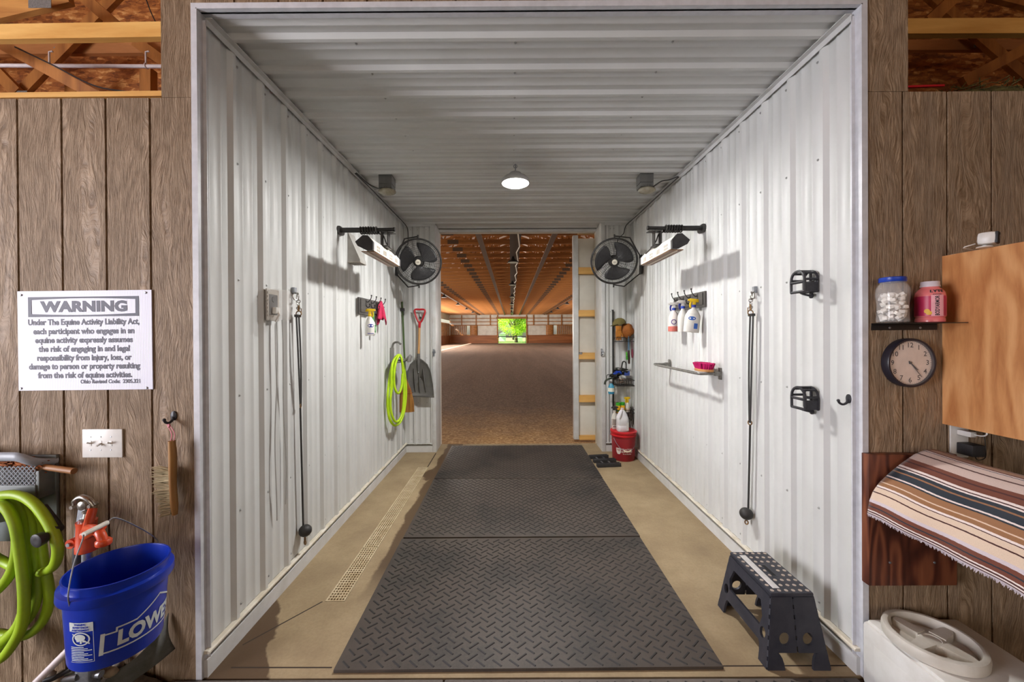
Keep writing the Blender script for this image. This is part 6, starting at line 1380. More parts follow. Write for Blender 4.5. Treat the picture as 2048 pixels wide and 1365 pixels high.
vs, fs = textmesh("LOWE'S", .074, bold=.0034, sx=1.0, spacing=1.0); cxm = (min(v.x for v in vs)+max(v.x for v in vs))/2; kx_ = .214/(max(v.x for v in vs)-min(v.x for v in vs)); bk_on([Vector(((v.x-cxm)*kx_-.022, v.y-.004, 0)) for v in vs], fs, .100)
def bar(p, q, w):
    d = (Vector(q)-Vector(p)).normalized(); nrm = Vector((-d.y, d.x))*w/2; p, q = Vector(p), Vector(q); e = d*w*.5
    return [Vector((*(p-e-nrm), 0)), Vector((*(q+e-nrm), 0)), Vector((*(q+e+nrm), 0)), Vector((*(p-e+nrm), 0))]
O = [(-.170, -.042), (.170, -.042), (.170, .026), (.134, .026), (.134, .040), (.080, .040), (0, .086), (-.080, .040), (-.134, .040), (-.134, .026), (-.170, .026)]
for i in range(len(O)): bk_on(bar(O[i], O[(i+1) % len(O)], .0055 if i != 10 else .012), [(0, 1, 2, 3)], .100)
b.build('logo', PRT, bu, 0)
b = MB(TB); A5 = radians(-86); wq, hq = .038, .018
def lab_quad(x0, x1, z0, z1): bk_on([Vector((x0, z0, 0)), Vector((x1, z0, 0)), Vector((x1, z1, 0)), Vector((x0, z1, 0))], [(0, 1, 2, 3)], .0, A5)
lab_quad(-.040, .040, .182, .222); lab_quad(.0385, .040, .045, .182); lab_quad(-.040, .040, .045, .0465)
for k in range(9): lab_quad(-.036, .034-.012*((k*7) % 3), .052+k*.0075, .0555+k*.0075)
ring_ = [(.030*cos(2*pi*i/28), .030*sin(2*pi*i/28)) for i in range(28)]
vs = []; 
for x, z in ring_: vs += [Vector((x, z+.150, 0)), Vector((x*.84, z*.84+.150, 0))]
bk_on(vs, [(2*i, (2*i+2) % 56, (2*i+3) % 56, 2*i+1) for i in range(28)], 0, A5)
vs = [Vector((.018*cos(2*pi*i/16)-.002, .015*sin(2*pi*i/16)+.156, 0)) for i in range(16)]; bk_on(vs, [tuple(range(16))], 0, A5)
for q in ((-.014, .138, -.004, .146), (-.002, .130, .004, .146), (.006, .136, .016, .144)): lab_quad(q[0], q[2], q[1], q[3])
vs = bar((-.026, .170), (.026, .130), .005); bk_on(vs, [(0, 1, 2, 3)], 0, A5); b.build('warning_label', PRT, bu, 0)
b = MB(TB)
for k, t_ in enumerate(('WARNING', 'ADVERTENCIA', 'AVERTISSEMENT')):
    vs, fs = textmesh(t_, .010, bold=.0004, sx=.8); on_cone(b, vs, fs, A5, (.214-.0125*k)*.84, RB2, RT2-.004, HB2-.10, .0022)
b.build('warning_words', BLUEB, bu, 0)
# ---------------------------------------------------------------- things at the foot of the hydrant
PVC = M_plain('white_pvc', col(216, 206, 206), .45)
a, c = Vector((HX-.04, HY-.035, zf+.10)), aY(72, 1366, HY-.08); MB().tube([a+Vector((.06, .0, .06)), a, c, c+(c-a)*.5], .0135, 12).build('pvc_pipe', PVC, None, 40, 'white plastic pipe running down to the left from the foot of the hydrant', 'pipe')
a, c = Vector((HX-.035, HY-.03, zf+.02)), aY(70, 1368, HY-.06); MB().tube([a, a+(c-a)*.5+Vector((0, 0, -.01)), c, c+(c-a)*.3], .010, 10).build('black_hose', BLACKP, None, 40, 'thin black hose beside the white pipe at the foot of the hydrant', 'hose')
STN = [M_plain('stone_%d' % i, c_, .85, c2=tuple(x*.7 for x in c_[:3])+(1,), scale=25, bump=.4) for i, c_ in enumerate((col(150, 132, 108), col(126, 116, 104), col(166, 150, 130)))]
b = MB(); b.grid(lambda u, v: Vector((-2.15+.575*u, 1.32+.41*v, .0+.10*sin(pi*u)*(v**.8)+.012*noise.noise(Vector((u*9, v*7, 0))))), 24, 12); b.build('gravel_bed', M_plain('dark_gravel', col(88, 76, 62), .9, c2=col(60, 50, 40), scale=60, bump=.8), None, 60, 'dark gravel heaped around the foot of the hydrant', 'gravel', None, 'stuff')
rnd = random.Random(21); sn = 0
spots = [(172, 1352), (190, 1340), (205, 1352), (222, 1345), (236, 1332), (215, 1360), (186, 1360), (246, 1346), (120, 1352), (112, 1362), (130, 1362), (226, 1322), (206, 1334), (100, 1350)]
for k, (px, py) in enumerate(spots):
    c = aY(px, py, 1.62+.05*(k % 3)); r0 = rnd.uniform(.016, .026); dims = (r0*1.25, r0, r0*.8)
    side = 'right of the hydrant pipe under the bucket' if px > 160 else 'left of the hydrant pipe'
    lump('stone', 'rounded brown grey stone in the gravel %s' % side, 'stone', STN[k % 3], c, dims, k*1.7, .3, 12, 8)['group'] = 'stones around the hydrant'
FAB = M_plain('grey_ground_cloth', col(92, 92, 88), .9, c2=col(70, 72, 62), scale=14, bump=.3)
b = MB(); a0_, a1_ = aY(224, 1362, 1.66), aY(300, 1300, 1.725)
b.grid(lambda u, v: Vector((a0_.x+(-1.60-a0_.x+.02)*u+.03*v, 1.58+.165*u+.012*sin(u*9+v*4), .10+.20*u**1.4*(1-.55*v)+.02*sin(u*7+2*v)*(1-v)-.04*v)), 20, 10); b.build('ground_cloth', FAB, None, 80, 'crumpled grey ground cloth bunched under the blue bucket against the siding', 'cloth', solid=.003)
# ================================================================ aisle wall, right of the bay
# ---------------------------------------------------------------- cabinet and camera
LAM = NT('cherry_laminate'); v = LAM.coord('World', (1, 1, .16)); wv_ = LAM.noise(v, 40, 4, .6, .4); w2 = LAM.rings(LAM.coord('World', (.2, 1, .20), loc=(0, .3, .1)), 5.0, 7.0, .3)
LAM.set('Base Color', LAM.ramp(LAM.math('ADD', LAM.math('MULTIPLY', wv_, .7), LAM.math('MULTIPLY', w2, .34)), [(.2, col(176, 112, 64)), (.5, col(208, 148, 94)), (.85, col(228, 174, 120))])); LAM.set('Roughness', .42); LAM = LAM.mat
cx0 = wp(1884, 680).x; cz1, cz0 = wp(1884, 513).z, wp(1887, 848).z; cyf = 1.42
cbn = thing('wall_cabinet', 'wood grained wall cabinet on the siding at the right', 'cabinet', (cx0+.3, 1.58, cz0))
MB().box((cx0, cyf, cz0), (cx0+.60, SY-.001, cz1)).build('carcass', LAM, cbn, 0)
for k in (0, 1): MB().bbox((cx0+.003+.3*k, cyf-.019, cz0+.003), (cx0+.297+.3*k, cyf-.001, cz1-.003), .002).build('door', LAM, cbn)
for k in (0, 1): MB().bbox((cx0+.27+.05*k, cyf-.034, cz0+.05), (cx0+.28+.05*k, cyf-.019, cz0+.15), .003).build('handle', GALV, cbn.children[1+k])
ccx = aY(1984, 484, 1.56); cm = thing('security_camera', 'small white security camera with a black face on top of the cabinet', 'camera', (ccx.x, 1.56, cz1))
d_ = Vector((.60, -1, -.04)).normalized(); F = frame((ccx.x-.004, 1.575, cz1+.036), d_, (1, .60, 0)); b = MB(F); b.bbox((-.026, -.026, -.024), (.026, .026, .030), .016); b.build('body', WHITEP, cm)
b = MB(F); b.bbox((-.0235, -.0235, .024), (.0235, .0235, .033), .009); b.build('face', BLACKP, cm)
b = MB(F); b.lathe([(.010, .032), (.011, .034), (.007, .0345), (.0001, .034)], 18); b.build('lens', M_plain('camera_lens', col(56, 54, 60), .15), cm)
b = MB(); b.lathe([(.024, 0), (.022, .005), (.006, .008), (.006, .014)], 16, None, Matrix.Translation((ccx.x-.006, 1.58, cz1))); b.build('foot', WHITEP, cm)
b = MB(); b.tube(spline([(ccx.x-.02, 1.60, cz1+.02), (ccx.x-.045, 1.62, cz1+.008), (cx0+.04, 1.66, cz1+.004), (cx0+.03, SY-.01, cz1+.004)], 5), .0024, 6); b.build('lead', WHITEP, cm)
# ---------------------------------------------------------------- shelf with jar and bottle
q0, q1 = wp(1742, 661), wp(1872, 646.5); zsf = q1.z; sy0 = 1.632
sh = thing('metal_shelf', 'narrow black metal shelf on the siding above the clock', 'shelf', ((q0.x+q1.x)/2, SY-.06, q0.z)); SHM = M_plain('black_shelf', col(24, 23, 24), .4)
MB().bbox((q0.x, sy0, zsf-.003), (q1.x, SY-.001, zsf), .001).build('plate', SHM, sh); MB().bbox((q0.x, SY-.005, q0.z), (q1.x, SY-.001, zsf), .001).build('flange', SHM, sh)
for px in (1777, 1838): p = wp(px, 656); MB().lathe([(.0052, 0), (.005, .002), (.0001, .003)], 12, None, frame((p.x, SY-.005, p.z), (0, -1, 0))).build('screw', GALV, sh)
GLASSJ = NT('clear_jar_plastic'); GLASSJ.set('Base Color', (.9, .9, .9, 1)); GLASSJ.set('Roughness', .06); GLASSJ.set('Alpha', .10); GLASSJ.set('Specular IOR Level', .9); GLASSJ = GLASSJ.mat
yj = 1.695; jx = aY(1785, 648, yj).x; jc = Vector((jx, yj, zsf)); jr = thing('sugar_cube_jar', 'clear jar of white sugar cubes with a blue lid on the black shelf', 'jar', jc)
b = MB(Matrix.Translation(jc)); b.lathe([(.0001, .002), (.050, .001), (.055, .004), (.056, .012), (.054, .03), (.053, .08), (.0555, .10), (.0575, .13), (.056, .15), (.05, .166), (.043, .174), (.043, .186), (.0415, .186), (.0415, .175), (.048, .165), (.0545, .149), (.056, .13), (.054, .10), (.0515, .08), (.0525, .03), (.0545, .012), (.052, .005), (.0001, .0045)], 40, None, None, False); b.build('jar', GLASSJ, jr)
b = MB(Matrix.Translation(jc)); b.lathe([(.0445, .180), (.046, .182), (.046, .198), (.043, .201), (.0001, .201)], 32); b.build('lid', BLUEP, jr)
SUG = M_plain('sugar_white', col(238, 234, 228), .8, c2=col(226, 220, 212), scale=90, bump=.3); rnd = random.Random(5); placed = []
for k in range(1200):
    if len(placed) >= 62: break
    zz = .014+rnd.random()**.9*.112; rr = .039*sqrt(rnd.random()); a = rnd.uniform(0, 2*pi); p = Vector((rr*cos(a), rr*sin(a), zz))
    if rr < .018 and zz < .1: continue
    if all((p-q).length > .0165 for q in placed): placed.append(p)
for p in placed:
    b = MB(Matrix.Translation(jc+p) @ Euler((rnd.uniform(-.6, .6), rnd.uniform(-.6, .6), rnd.uniform(0, 3))).to_matrix().to_4x4()); b.bbox((-.0085, -.0085, -.0068), (.0085, .0085, .0068), .001); b.build('sugar_cube', SUG, None, 30, 'white sugar cube heaped in the clear jar on the black shelf', 'sugar cube', 'sugar cubes in the jar')
yo = 1.70; ox = aY(1860, 648, yo).x; oc = Vector((ox, yo, zsf)); bo = thing('drink_bottle', 'pink sports drink bottle with a white cap on the black shelf', 'bottle', oc); TO = Matrix.Translation(oc)
PNK = M_plain('pink_drink', col(226, 128, 128), .25, c2=col(214, 106, 112), scale=10); PKL = M_plain('crimson_label', col(190, 38, 86), .4, c2=col(168, 30, 72), scale=8); RO = .049
b = MB(TO); b.lathe([(.042, 0), (.0475, .004), (.0475, .016), (.045, .022), (RO, .028), (RO, .118), (.046, .134), (.036, .148), (.031, .152), (.0285, .158), (.0285, .166)], 40); b.build('body', PNK, bo)
b = MB(TO); b.lathe([(RO+.0006, .030), (RO+.0006, .116)], 40, None, None, False, 1, 1, radians(-217), radians(-134)); b.lathe([(RO+.0006, .030), (RO+.0006, .116)], 20, None, None, False, 1, 1, radians(-85), radians(-38)); b.build('label', PKL, bo)
b = MB(TO); b.lathe([(RO+.0008, .028), (RO+.0008, .120)], 14, None, None, False, 1, 1, radians(-134), radians(-85)); b.build('name_panel', M_plain('pale_pink_panel', col(232, 166, 176), .4), bo)
b = MB(TO); acn = radians(-111)
vs, fs = textmesh('BODYARMOR', .019, bold=.0006, sx=1.0); vs = [Vector((-v.y, v.x, 0)) for v in vs]; w_ = max(v.y for v in vs)-min(v.y for v in vs); mid = (max(v.y for v in vs)+min(v.y for v in vs))/2; vs, fs = subdiv([Vector((v.x, (v.y-mid)*.086/w_, 0)) for v in vs], fs, .012)
b.add([Vector(((RO+.0016)*cos(acn+v.x/RO), (RO+.0016)*sin(acn+v.x/RO), .074+v.y)) for v in vs], fs)
vs, fs = textmesh('LYTE', .015, bold=.0007, sx=1.25, spacing=1.1); vs, fs = subdiv(vs, fs, .01); b.add([Vector(((.0452+.0013-.25*(v.y))*cos(acn+v.x/.046), (.0452+.0013-.25*v.y)*sin(acn+v.x/.046), .1365+v.y)) for v in vs], fs)
vs, fs = textmesh('SPORTS DRINK', .0042, bold=.0002); b.add([Vector(((RO+.0016-.001)*cos(acn+v.x/RO), (RO+.0006)*sin(acn+v.x/RO), .1225+v.y)) for v in vs], fs); b.build('lettering', INK, bo, 0)
b = MB(TO); curved_oval(b, RO, 1.0, radians(-148), .05, .009, .010, .0014); curved_oval(b, RO, 1.0, radians(-141), .042, .009, .009, .0015); b.build('fruit_mark', M_plain('yellow_fruit_print', col(226, 178, 50), .5), bo, 0)
b = MB(TO); b.lathe([(.0315, .158), (.032, .160), (.032, .164), (.0305, .166), (.0305, .180), (.029, .182), (.0001, .182)], 32); b.build('cap', M_plain('lilac_white_cap', col(214, 206, 216), .4), bo)
# ---------------------------------------------------------------- clock
ck_y = 1.722; cc = aY(1825, 726.5, ck_y); RC = .1105; ck = thing('wall_clock', 'round black rimmed wall clock on the siding under the shelf', 'clock', cc); F = frame((cc.x, SY-.0005, cc.z), (0, -1, 0), (1, 0, 0)); dep = SY-ck_y
CLKB = M_plain('clock_case', col(40, 38, 48), .35); b = MB(F)
b.lathe([(RC-.006, 0), (RC, .002), (RC, dep-.004), (RC-.003, dep), (RC-.010, dep), (RC-.012, dep-.012), (.0001, dep-.012)], 64); b.build('case', CLKB, ck)
b = MB(F); b.lathe([(RC-.0125, dep-.0118), (.0001, dep-.0115)], 48, None, None, False); b.build('dial', M_plain('clock_dial', col(222, 206, 196), .5), ck)
def Fz(x, y, z=0.0): return F @ Vector((x, y, dep-.0105+z))
sgn = 1 if (F.to_3x3() @ Vector((0, 1, 0))).z > 0 else -1
b = MB(F)
for k in range(12):
    a = pi/2-2*pi*(k+1)/12; vs, fs = textmesh(str(k+1), .031, bold=.0003); b.add([Vector((sgn*1*0+v.x+.079*cos(a), sgn*(v.y+.079*sin(a)), dep-.0108)) for v in vs], fs)
for k in range(60):
    a = 2*pi*k/60; r0, r1, w = (.0925, .0955, .0006) if k % 5 else (.0915, .0962, .0010); d = Vector((cos(a), sin(a))); nn_ = Vector((-d.y, d.x))*w
    b.add([Vector((*(d*r0-nn_), dep-.0108)), Vector((*(d*r1-nn_), dep-.0108)), Vector((*(d*r1+nn_), dep-.0108)), Vector((*(d*r0+nn_), dep-.0108))], [(0, 1, 2, 3)])
b.build('numerals', M_plain('clock_print', col(60, 54, 56), .5), ck, 0)
for nm, ang, L, w in (('hour_hand', -44, .048, .0042), ('minute_hand', -52, .082, .0026)):
    a = radians(ang); d = Vector((cos(a), sgn*sin(a), 0)); nn_ = Vector((-d.y, d.x, 0)); z_ = dep-.0095+(.001 if L > .06 else 0)
    b = MB(F); P_ = [d*-.010-nn_*w*.6, d*L-nn_*w*.45, d*L+nn_*w*.45, d*-.010+nn_*w*.6]; b.add([p+Vector((0, 0, z_)) for p in P_]+[p+Vector((0, 0, z_+.0008)) for p in P_], [(0, 1, 2, 3), (4, 5, 6, 7), (0, 1, 5, 4), (1, 2, 6, 5), (2, 3, 7, 6), (3, 0, 4, 7)]); b.build(nm, CLKB, ck, 0)
b = MB(F); b.lathe([(.006, dep-.011), (.006, dep-.007), (.0001, dep-.0065)], 16); b.build('hub', CLKB, ck)
GL_ = NT('clock_glass'); GL_.set('Base Color', (1, 1, 1, 1)); GL_.set('Roughness', .03); GL_.set('Alpha', .10); b = MB(F); b.lathe([(RC-.011, dep-.002), (.0001, dep-.0018)], 48, None, None, False); b.build('glass', GL_.mat, ck)
# ---------------------------------------------------------------- outlet with chargers
o0, o1 = wp(1898, 915), wp(1931, 851); ot = thing('outlet_plate', 'white outlet with two chargers on the siding below the cabinet', 'outlet', ((o0.x+o1.x)/2, FS, o0.z)); oxc = (o0.x+o1.x)/2
MB().bbox((o0.x, SY-.008, o0.z), (o1.x+.006, SY, o1.z+.012), .004).build('plate', WHITEP, ot)
u = aY(1925, 868, SY-.04); b = MB(); b.bbox((oxc-.012, SY-.062, u.z-.012), (oxc+.016, SY-.008, u.z+.012), .005); b.build('white_charger', WHITEP, ot)
b = MB(); b.tube(spline([(oxc+.005, SY-.060, u.z), (oxc+.012, SY-.085, u.z+.001), (oxc+.022, SY-.092, u.z+.012), (oxc+.018, SY-.085, u.z+.04)], 6), .0028, 8); b.build('white_lead', WHITEP, ot)
u2 = aY(1925, 898, SY-.04); b = MB(); b.bbox((oxc-.014, SY-.07, u2.z-.030), (oxc+.045, SY-.008, u2.z+.022), .005); b.build('black_charger', BLACKP, ot)
b = MB(); b.tube(spline([(oxc+.02, SY-.05, u2.z-.03), (oxc+.04, SY-.045, u2.z-.05), (oxc+.09, SY-.03, u2.z-.045), (oxc+.112, SY-.015, u2.z-.01), (oxc+.11, SY-.008, u2.z+.08)], 6), .0018, 6); b.build('black_lead', BLACK, ot)
# ---------------------------------------------------------------- stained board, saddle rack and striped blanket
CED = NT('stained_cedar'); v = CED.coord('World', (1, 1, .10)); f = CED.math('ADD', CED.math('MULTIPLY', CED.rings(CED.coord('World', (1, 1, .18), loc=(.2, 0, .3)), 8.0, 6.5, .2), .5), CED.math('MULTIPLY', CED.noise(v, 34, 4, .6), .5))
CED.set('Base Color', CED.ramp(f, [(.2, col(62, 30, 22)), (.5, col(92, 48, 34)), (.8, col(126, 74, 50)), (.95, col(160, 106, 74))])); CED.set('Roughness', .4); CED = CED.mat
m0, m1 = wp(1737, 1172, .035), wp(1913, 909, .035)
bd = thing('backing_board', 'dark stained wooden board screwed to the siding behind the striped blanket', 'board', ((m0.x+m1.x)/2, SY-.02, m0.z)); MB().bbox((m0.x, SY-.038, m0.z), (m1.x, SY-.001, m1.z), .004).build('board', CED, bd)
for px in (1780, 1869): p = wp(px, 1126, .038); MB().lathe([(.0055, 0), (.005, .002), (.0001, .0032)], 12, None, frame((p.x, SY-.038, p.z), (0, -1, 0))).build('screw', GALV, bd)
rx, rz = aY(1858, 899, 1.70).x, aY(1858, 899, 1.70).z
rk = thing('saddle_rack', 'wooden saddle rack arm under the striped blanket', 'rack', (rx, 1.4, rz-.28))
for dx in (-.10, .10): MB().beam((rx+dx, SY-.039, rz-.165), (rx+dx, .96, rz-.17), .035, .09).build('rail', CED, rk, 0)
MB().beam((rx, SY-.039, rz-.11), (rx, .96, rz-.115), .06, .05).build('ridge', CED, rk, 0); MB().bbox((rx-.12, .945, rz-.26), (rx+.12, .975, rz-.14), .004).build('end_board', CED, rk)
# the cloth: cross-section from the right hem over the ridge to the left hem; stripes run lengthwise
t = NT('striped_blanket'); uvn = t.n('UVMap'); uvn.uv_map = 'UVMap'; U, V, _ = t.sep(uvn.outputs[0])
BR, WH, LAV, NVY, TAN_, CRM, MAR, BE = col(112, 66, 52), col(226, 214, 210), col(202, 190, 198), col(44, 54, 64), col(150, 108, 76), col(214, 192, 172), col(74, 44, 42), col(196, 176, 168)
half = [(0, TAN_), (.035, BR), (.06, WH), (.072, NVY), (.082, BE), (.14, MAR), (.155, BE), (.245, BR), (.285, MAR), (.30, BR), (.355, WH), (.378, MAR), (.39, WH), (.405, NVY), (.44, TAN_), (.456, NVY), (.52, WH), (.538, NVY), (.553, TAN_), (.615, CRM), (.628, TAN_), (.665, WH), (.684, MAR), (.694, CRM), (.745, MAR), (.756, CRM), (.835, LAV), (.865, BR), (.90, NVY), (.912, BR), (.945, WH), (.957, MAR)]
half2 = [(0, MAR), (.25, WH), (.5, MAR), (.7, LAV)]
ab = t.math('ABSOLUTE', t.math('SUBTRACT', t.math('MULTIPLY', U, 2.0), 1.0))
wav = t.math('MULTIPLY', t.math('SUBTRACT', t.noise(uvn.outputs[0], 60, 2, .5), .5), .006)
s1_ = t.ramp(t.math('ADD', ab, wav), half, 'CONSTANT'); s2_ = t.ramp(t.math('MULTIPLY', t.math('SUBTRACT', ab, .96), 25.0), half2, 'CONSTANT')
cc_ = t.mix(t.math('GREATER_THAN', ab, .96), s1_, s2_); fn = t.noise(t.coord('World'), 420, 2, .6)
t.set('Base Color', t.mix(t.math('MULTIPLY', t.ramp(fn, [(.4, (0, 0, 0)), (.7, (1, 1, 1))]), .25), cc_, t.mix(.5, cc_, col(90, 70, 64)))); t.set('Roughness', .95); t.set('Specular IOR Level', .1); t.set('Sheen Weight', .2)
t.bump(t.math('ADD', t.wave(t.coord('World'), 160, 1, 1, 1, 'Y'), fn), .25, .002); BLANK = t.mat
prof = []                                   # (dx, dz) along the half section, ridge to hem
for dx, dz in ((0, 0), (.03, -.004), (.07, -.022), (.12, -.06), (.17, -.105), (.215, -.15), (.243, -.19), (.258, -.225), (.266, -.255), (.272, -.285)): prof.append((dx, dz))
def half_at(s):
    L = [0]
    for i in range(1, len(prof)): L.append(L[-1]+sqrt((prof[i][0]-prof[i-1][0])**2+(prof[i][1]-prof[i-1][1])**2))
    d = s*L[-1]
    for i in range(1, len(prof)):
        if d <= L[i]+1e-9: k = (d-L[i-1])/(L[i]-L[i-1]); return prof[i-1][0]+(prof[i][0]-prof[i-1][0])*k, prof[i-1][1]+(prof[i][1]-prof[i-1][1])*k
    return prof[-1]
YB0, YB1 = SY-.064, .93
def blk(u, v):
    s = abs(2*u-1); dx, dz = half_at(s); sg_ = -1 if u > .5 else 1; y = YB0+(YB1-YB0)*v
    w = .010*s*s*sin(9*v+1.5*s)+.006*sin(21*v+4*s)*s; return Vector((rx+sg_*(dx+w), y+.012*s*(1-v)*sin(3*s), rz+dz-.012*sin(2.2*pi*v)*(1-s)*.4-.03*v*(1-s)*.5-.012*v*s+.004*sin(14*v)*s))
bl = thing('saddle_blanket', 'striped brown, cream and navy saddle blanket draped over the rack', 'blanket', (rx, 1.4, rz-.29)); b = MB(); b.grid(blk, 84, 44, None, None, True); b.build('cloth', BLANK, bl, 80, solid=.006)
FRI = M_plain('pale_fringe', col(206, 196, 204), .9); rnd = random.Random(8)
for u in (0.0, 1.0):
    b = MB()
    for k in range(240): v_ = k/240+.002*rnd.random(); p = blk(u, v_); q = p+Vector((rnd.uniform(-.004, .004), rnd.uniform(-.004, .004), -rnd.uniform(.005, .011))); b.tube([p, (p+q)/2+Vector((0, 0, .001)), q], [.0016, .0014, .0007], 4, None, False, False)
    b.build('fringe', FRI, bl, 80)
# ---------------------------------------------------------------- white feed bin
BINW = M_plain('bin_white_plastic', col(222, 221, 218), .4, c2=col(206, 203, 197), scale=6, bump=.03); LIDG = M_plain('dusty_grey_lid', col(212, 209, 202), .4, c2=col(178, 170, 158), scale=7, var=.9)
X0b = aY(1723, 1300, 1.745).x; X1b, Y0b, Y1b, Z1b = X0b+.43, 1.27, SY-.012, .275; BNX, BNY = X0b+.118, 1.545
bn = thing('feed_bin', 'white square feed bin with a round screw lid on the floor at the right', 'bin', ((X0b+X1b)/2, (Y0b+Y1b)/2, -.012))
b = MB(); b.bbox((X0b, Y0b, -.012), (X1b, Y1b, Z1b), .02); b.bbox((X0b+.012, Y0b+.012, Z1b-.02), (X1b-.012, Y1b-.012, Z1b+.012), .012)
b.add([(X0b-.001, Y0b+.05, .04), (X0b-.001, Y1b-.06, .04), (X0b-.001, Y1b-.06, Z1b-.07), (X0b-.001, Y0b+.05, Z1b-.07), (X0b-.010, Y0b+.07, .06), (X0b-.010, Y1b-.08, .06), (X0b-.010, Y1b-.08, Z1b-.09), (X0b-.010, Y0b+.07, Z1b-.09)], [(0, 1, 5, 4), (1, 2, 6, 5), (2, 3, 7, 6), (3, 0, 4, 7), (4, 5, 6, 7)]); b.build('body', BINW, bn)
RL = .153; lx, ly = X0b+.146, 1.583; TL = Matrix.Translation((lx+.0, ly, Z1b+.010)); b = MB(TL)
b.lathe([(RL-.01, 0), (RL, .004), (RL+.002, .030), (RL-.002, .044), (RL-.012, .048), (RL-.020, .046), (RL-.022, .034), (RL-.028, .004), (.0001, .002)], 64); b.build('lid', LIDG, bn)
b = MB(TL)
for k in range(4):
    A = Matrix.Rotation(k*pi/2+.35, 4, 'Z'); b.prism([(.035, -.026), (RL-.045, -.020), (RL-.028, -.012), (RL-.028, .012), (RL-.045, .020), (.035, .026)], .002, .034, None, A)
b.lathe([(.050, .002), (.048, .026), (.040, .030), (.028, .030), (.026, .027), (.0001, .027)], 32); b.build('cross_grip', M_plain('lid_cross', col(212, 208, 200), .42, c2=col(186, 178, 166), scale=8), bn)
# ================================================================ timber seen through the two openings over the siding
def beam_px(pa, pb, Y, h, w, mat, name, lab, cat, group=None):
    a, c = aY(*pa, Y), aY(*pb, Y); return MB().beam(a, c, w, h).build(name, mat, None, 0, lab, cat, group)
WOODL = M_wood('loft_lumber', col(206, 150, 82), col(160, 104, 50), 'X', 6); WOODD = M_wood('loft_web_lumber', col(176, 116, 56), col(126, 74, 32), 'Z', 6); WOODK = M_wood('loft_red_chord', col(186, 126, 74), col(146, 92, 50), 'X', 6)
YN = 2.25
for lab, pa, pb in (('pale yellow beam across the loft opening, upper left corner', (-260, 72.5), (490, 61)), ('pale yellow beam across the loft opening, upper right corner', (1640, 58), (2300, 55))):
    beam_px(pa, pb, YN, 30*YN/765, .04, PINE, 'loft_beam', lab, 'beam', 'pale beams across the loft openings')
YW = 3.3
def web(pa, pb, lab, Y=YW, h=.09, m=None, g='diagonal braces in the lofts'): beam_px(pa, pb, Y, h, .038, m or WOODD, 'loft_brace', lab, 'brace', g)
beam_px((-260, 104), (560, 96), YW+.1, .09, .038, WOODK, 'loft_chord', 'reddish chord behind the beam in the left loft opening', 'beam'); beam_px((1600, 93), (2300, 92), YW+.1, .09, .038, WOODK, 'loft_chord', 'reddish chord behind the beam in the right loft opening', 'beam')
web((-20, 76), (200, 196), 'long brace falling from left to right across the left loft opening', 2.5, .07); web((42, 188), (245, -20), 'brace rising to the right from the plate in the left loft opening', YW); web((-40, 108), (36, 186), 'short brace at the far left of the left loft opening', YW-.05)
web((160, -12), (245, 62), 'upper brace falling to the right in the left loft opening', 2.9, .08); web((272, 84), (420, 190), 'brace at the right of the left loft opening, behind the column', YW+.02)
web((-30, 30), (140, -10), 'heavy pale rafter crossing the top left corner of the left loft', 2.6, .13, WOODL, None)
for px, lab in ((297, 'short post at the right of the left loft opening'), (149, 'short post standing on the ledge of the left loft')): MB().beam(aY(px, 205, YW+.2), aY(px, 140 if px > 200 else 168, YW+.2), .07, .10, None, (1, 0, 0)).build('loft_post', WOODD, None, 0, lab, 'post')
beam_px((-260, 203), (500, 194), 2.3, .03, .09, PINE, 'ledge_board', 'pale ledge board along the top of the siding in the left loft', 'board')
web((1835, -30), (2080, 180), 'long brace falling to the right across the right loft opening', YW); web((1925, 165), (2110, 65), 'brace rising to the right in the right loft opening', 2.9, .075); web((1855, 45), (1925, -20), 'short upper brace rising to the right in the right loft opening', 2.7, .075); web((1980, -10), (2110, 22), 'upper brace at the top right corner of the right loft', 2.8, .075)
for px, py, Y, lab in ((125, 101, YW+.06, 'middle'), (37, 189, YW-.03, 'lower left'), (80, 7, 2.55, 'top'), (1965, 88, YW+.06, 'right loft')):
    c = aY(px, py, Y-.03); MB().box((c.x-.075, c.y-.002, c.z-.03), (c.x+.075, c.y, c.z+.03)).build('truss_plate', PLATE, None, 0, 'grey toothed metal plate on the loft timber, %s one' % lab, 'plate', 'toothed plates on the loft timber')
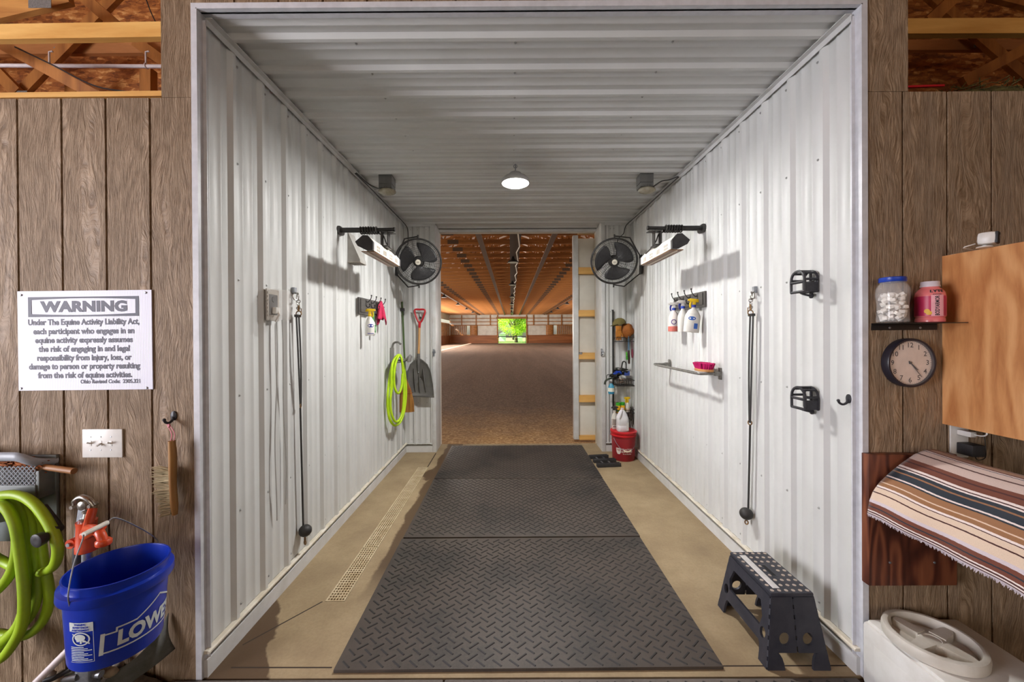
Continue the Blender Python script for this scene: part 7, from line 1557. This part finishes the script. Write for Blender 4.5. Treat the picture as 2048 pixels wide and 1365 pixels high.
a, c = aY(-260, 130, 2.75), aY(560, 134, 2.75); r = thing('white_pipe', 'white plastic pipe hung across the left loft opening', 'pipe', (a+c)/2); MB().cyl(a, c, .013, None, 12).build('pipe', PVC, r)
for px in (100, 293): p = aY(px, 132, 2.75); b = MB(); b.tube([p+Vector((-.004, 0, .016)), p+Vector((-.004, 0, .10)), p+Vector((.02, 0, .105))], .006, 6); b.ring(frame(p, (1, 0, 0)), .016, .004, 14, 6); b.build('hanger', PVC, r)
b = MB(); b.tube(spline([aY(30, 94, 2.46), aY(105, 130, 2.46), aY(190, 172, 2.42), aY(270, 186, 2.4), aY(296, 198, 2.36), aY(318, 194, 2.36)], 6), .0045, 6); b.build('dark_wire', BLACK, None, 40, 'thin dark wire sagging across the left loft opening', 'wire')
b = MB(); b.tube(spline([aY(286, -20, 2.7), aY(300, 20, 2.7), aY(316, 54, 2.7)], 4), .004, 6); b.build('dark_wire', BLACK, None, 40, 'short dark wire at the upper right of the left loft opening', 'wire')
HAY = M_plain('loft_hay', col(112, 108, 62), .95, c2=col(66, 66, 34), scale=40, bump=.6); b = MB(); rnd = random.Random(14); hx = aY(1872, 180, 2.05).x
def hay_z(u, v): return 2.6+(.29+.05*sin(pi*min(1, u*4)/2)+.03*noise.noise(Vector((u*14, v*7, 2))))*min(1, v*7)
b.grid(lambda u, v: Vector((hx+2.2*u, 1.9+1.3*v, hay_z(u, v))), 70, 24)
for i in range(1600): u, v = rnd.random(), .08+.35*rnd.random(); p = Vector((hx+2.2*u, 1.9+1.3*v, hay_z(u, v)+.004)); d = Vector((rnd.uniform(-.05, .05), rnd.uniform(-.04, .02), rnd.uniform(-.01, .022))); b.tube([p, p+d], .0022, 3)
b.build('loose_hay', HAY, None, 60, 'loose green brown hay heaped along the edge of the right loft', 'hay', None, 'stuff')
a, c = aY(1812, 174, 2.0), aY(1887, 171.5, 2.1); b = MB(); b.beam(a, c, .010, .010); b.build('red_strap', M_plain('red_strap', col(214, 30, 50), .6), None, 0, 'thin red strap lying at the left end of the right loft', 'strap')
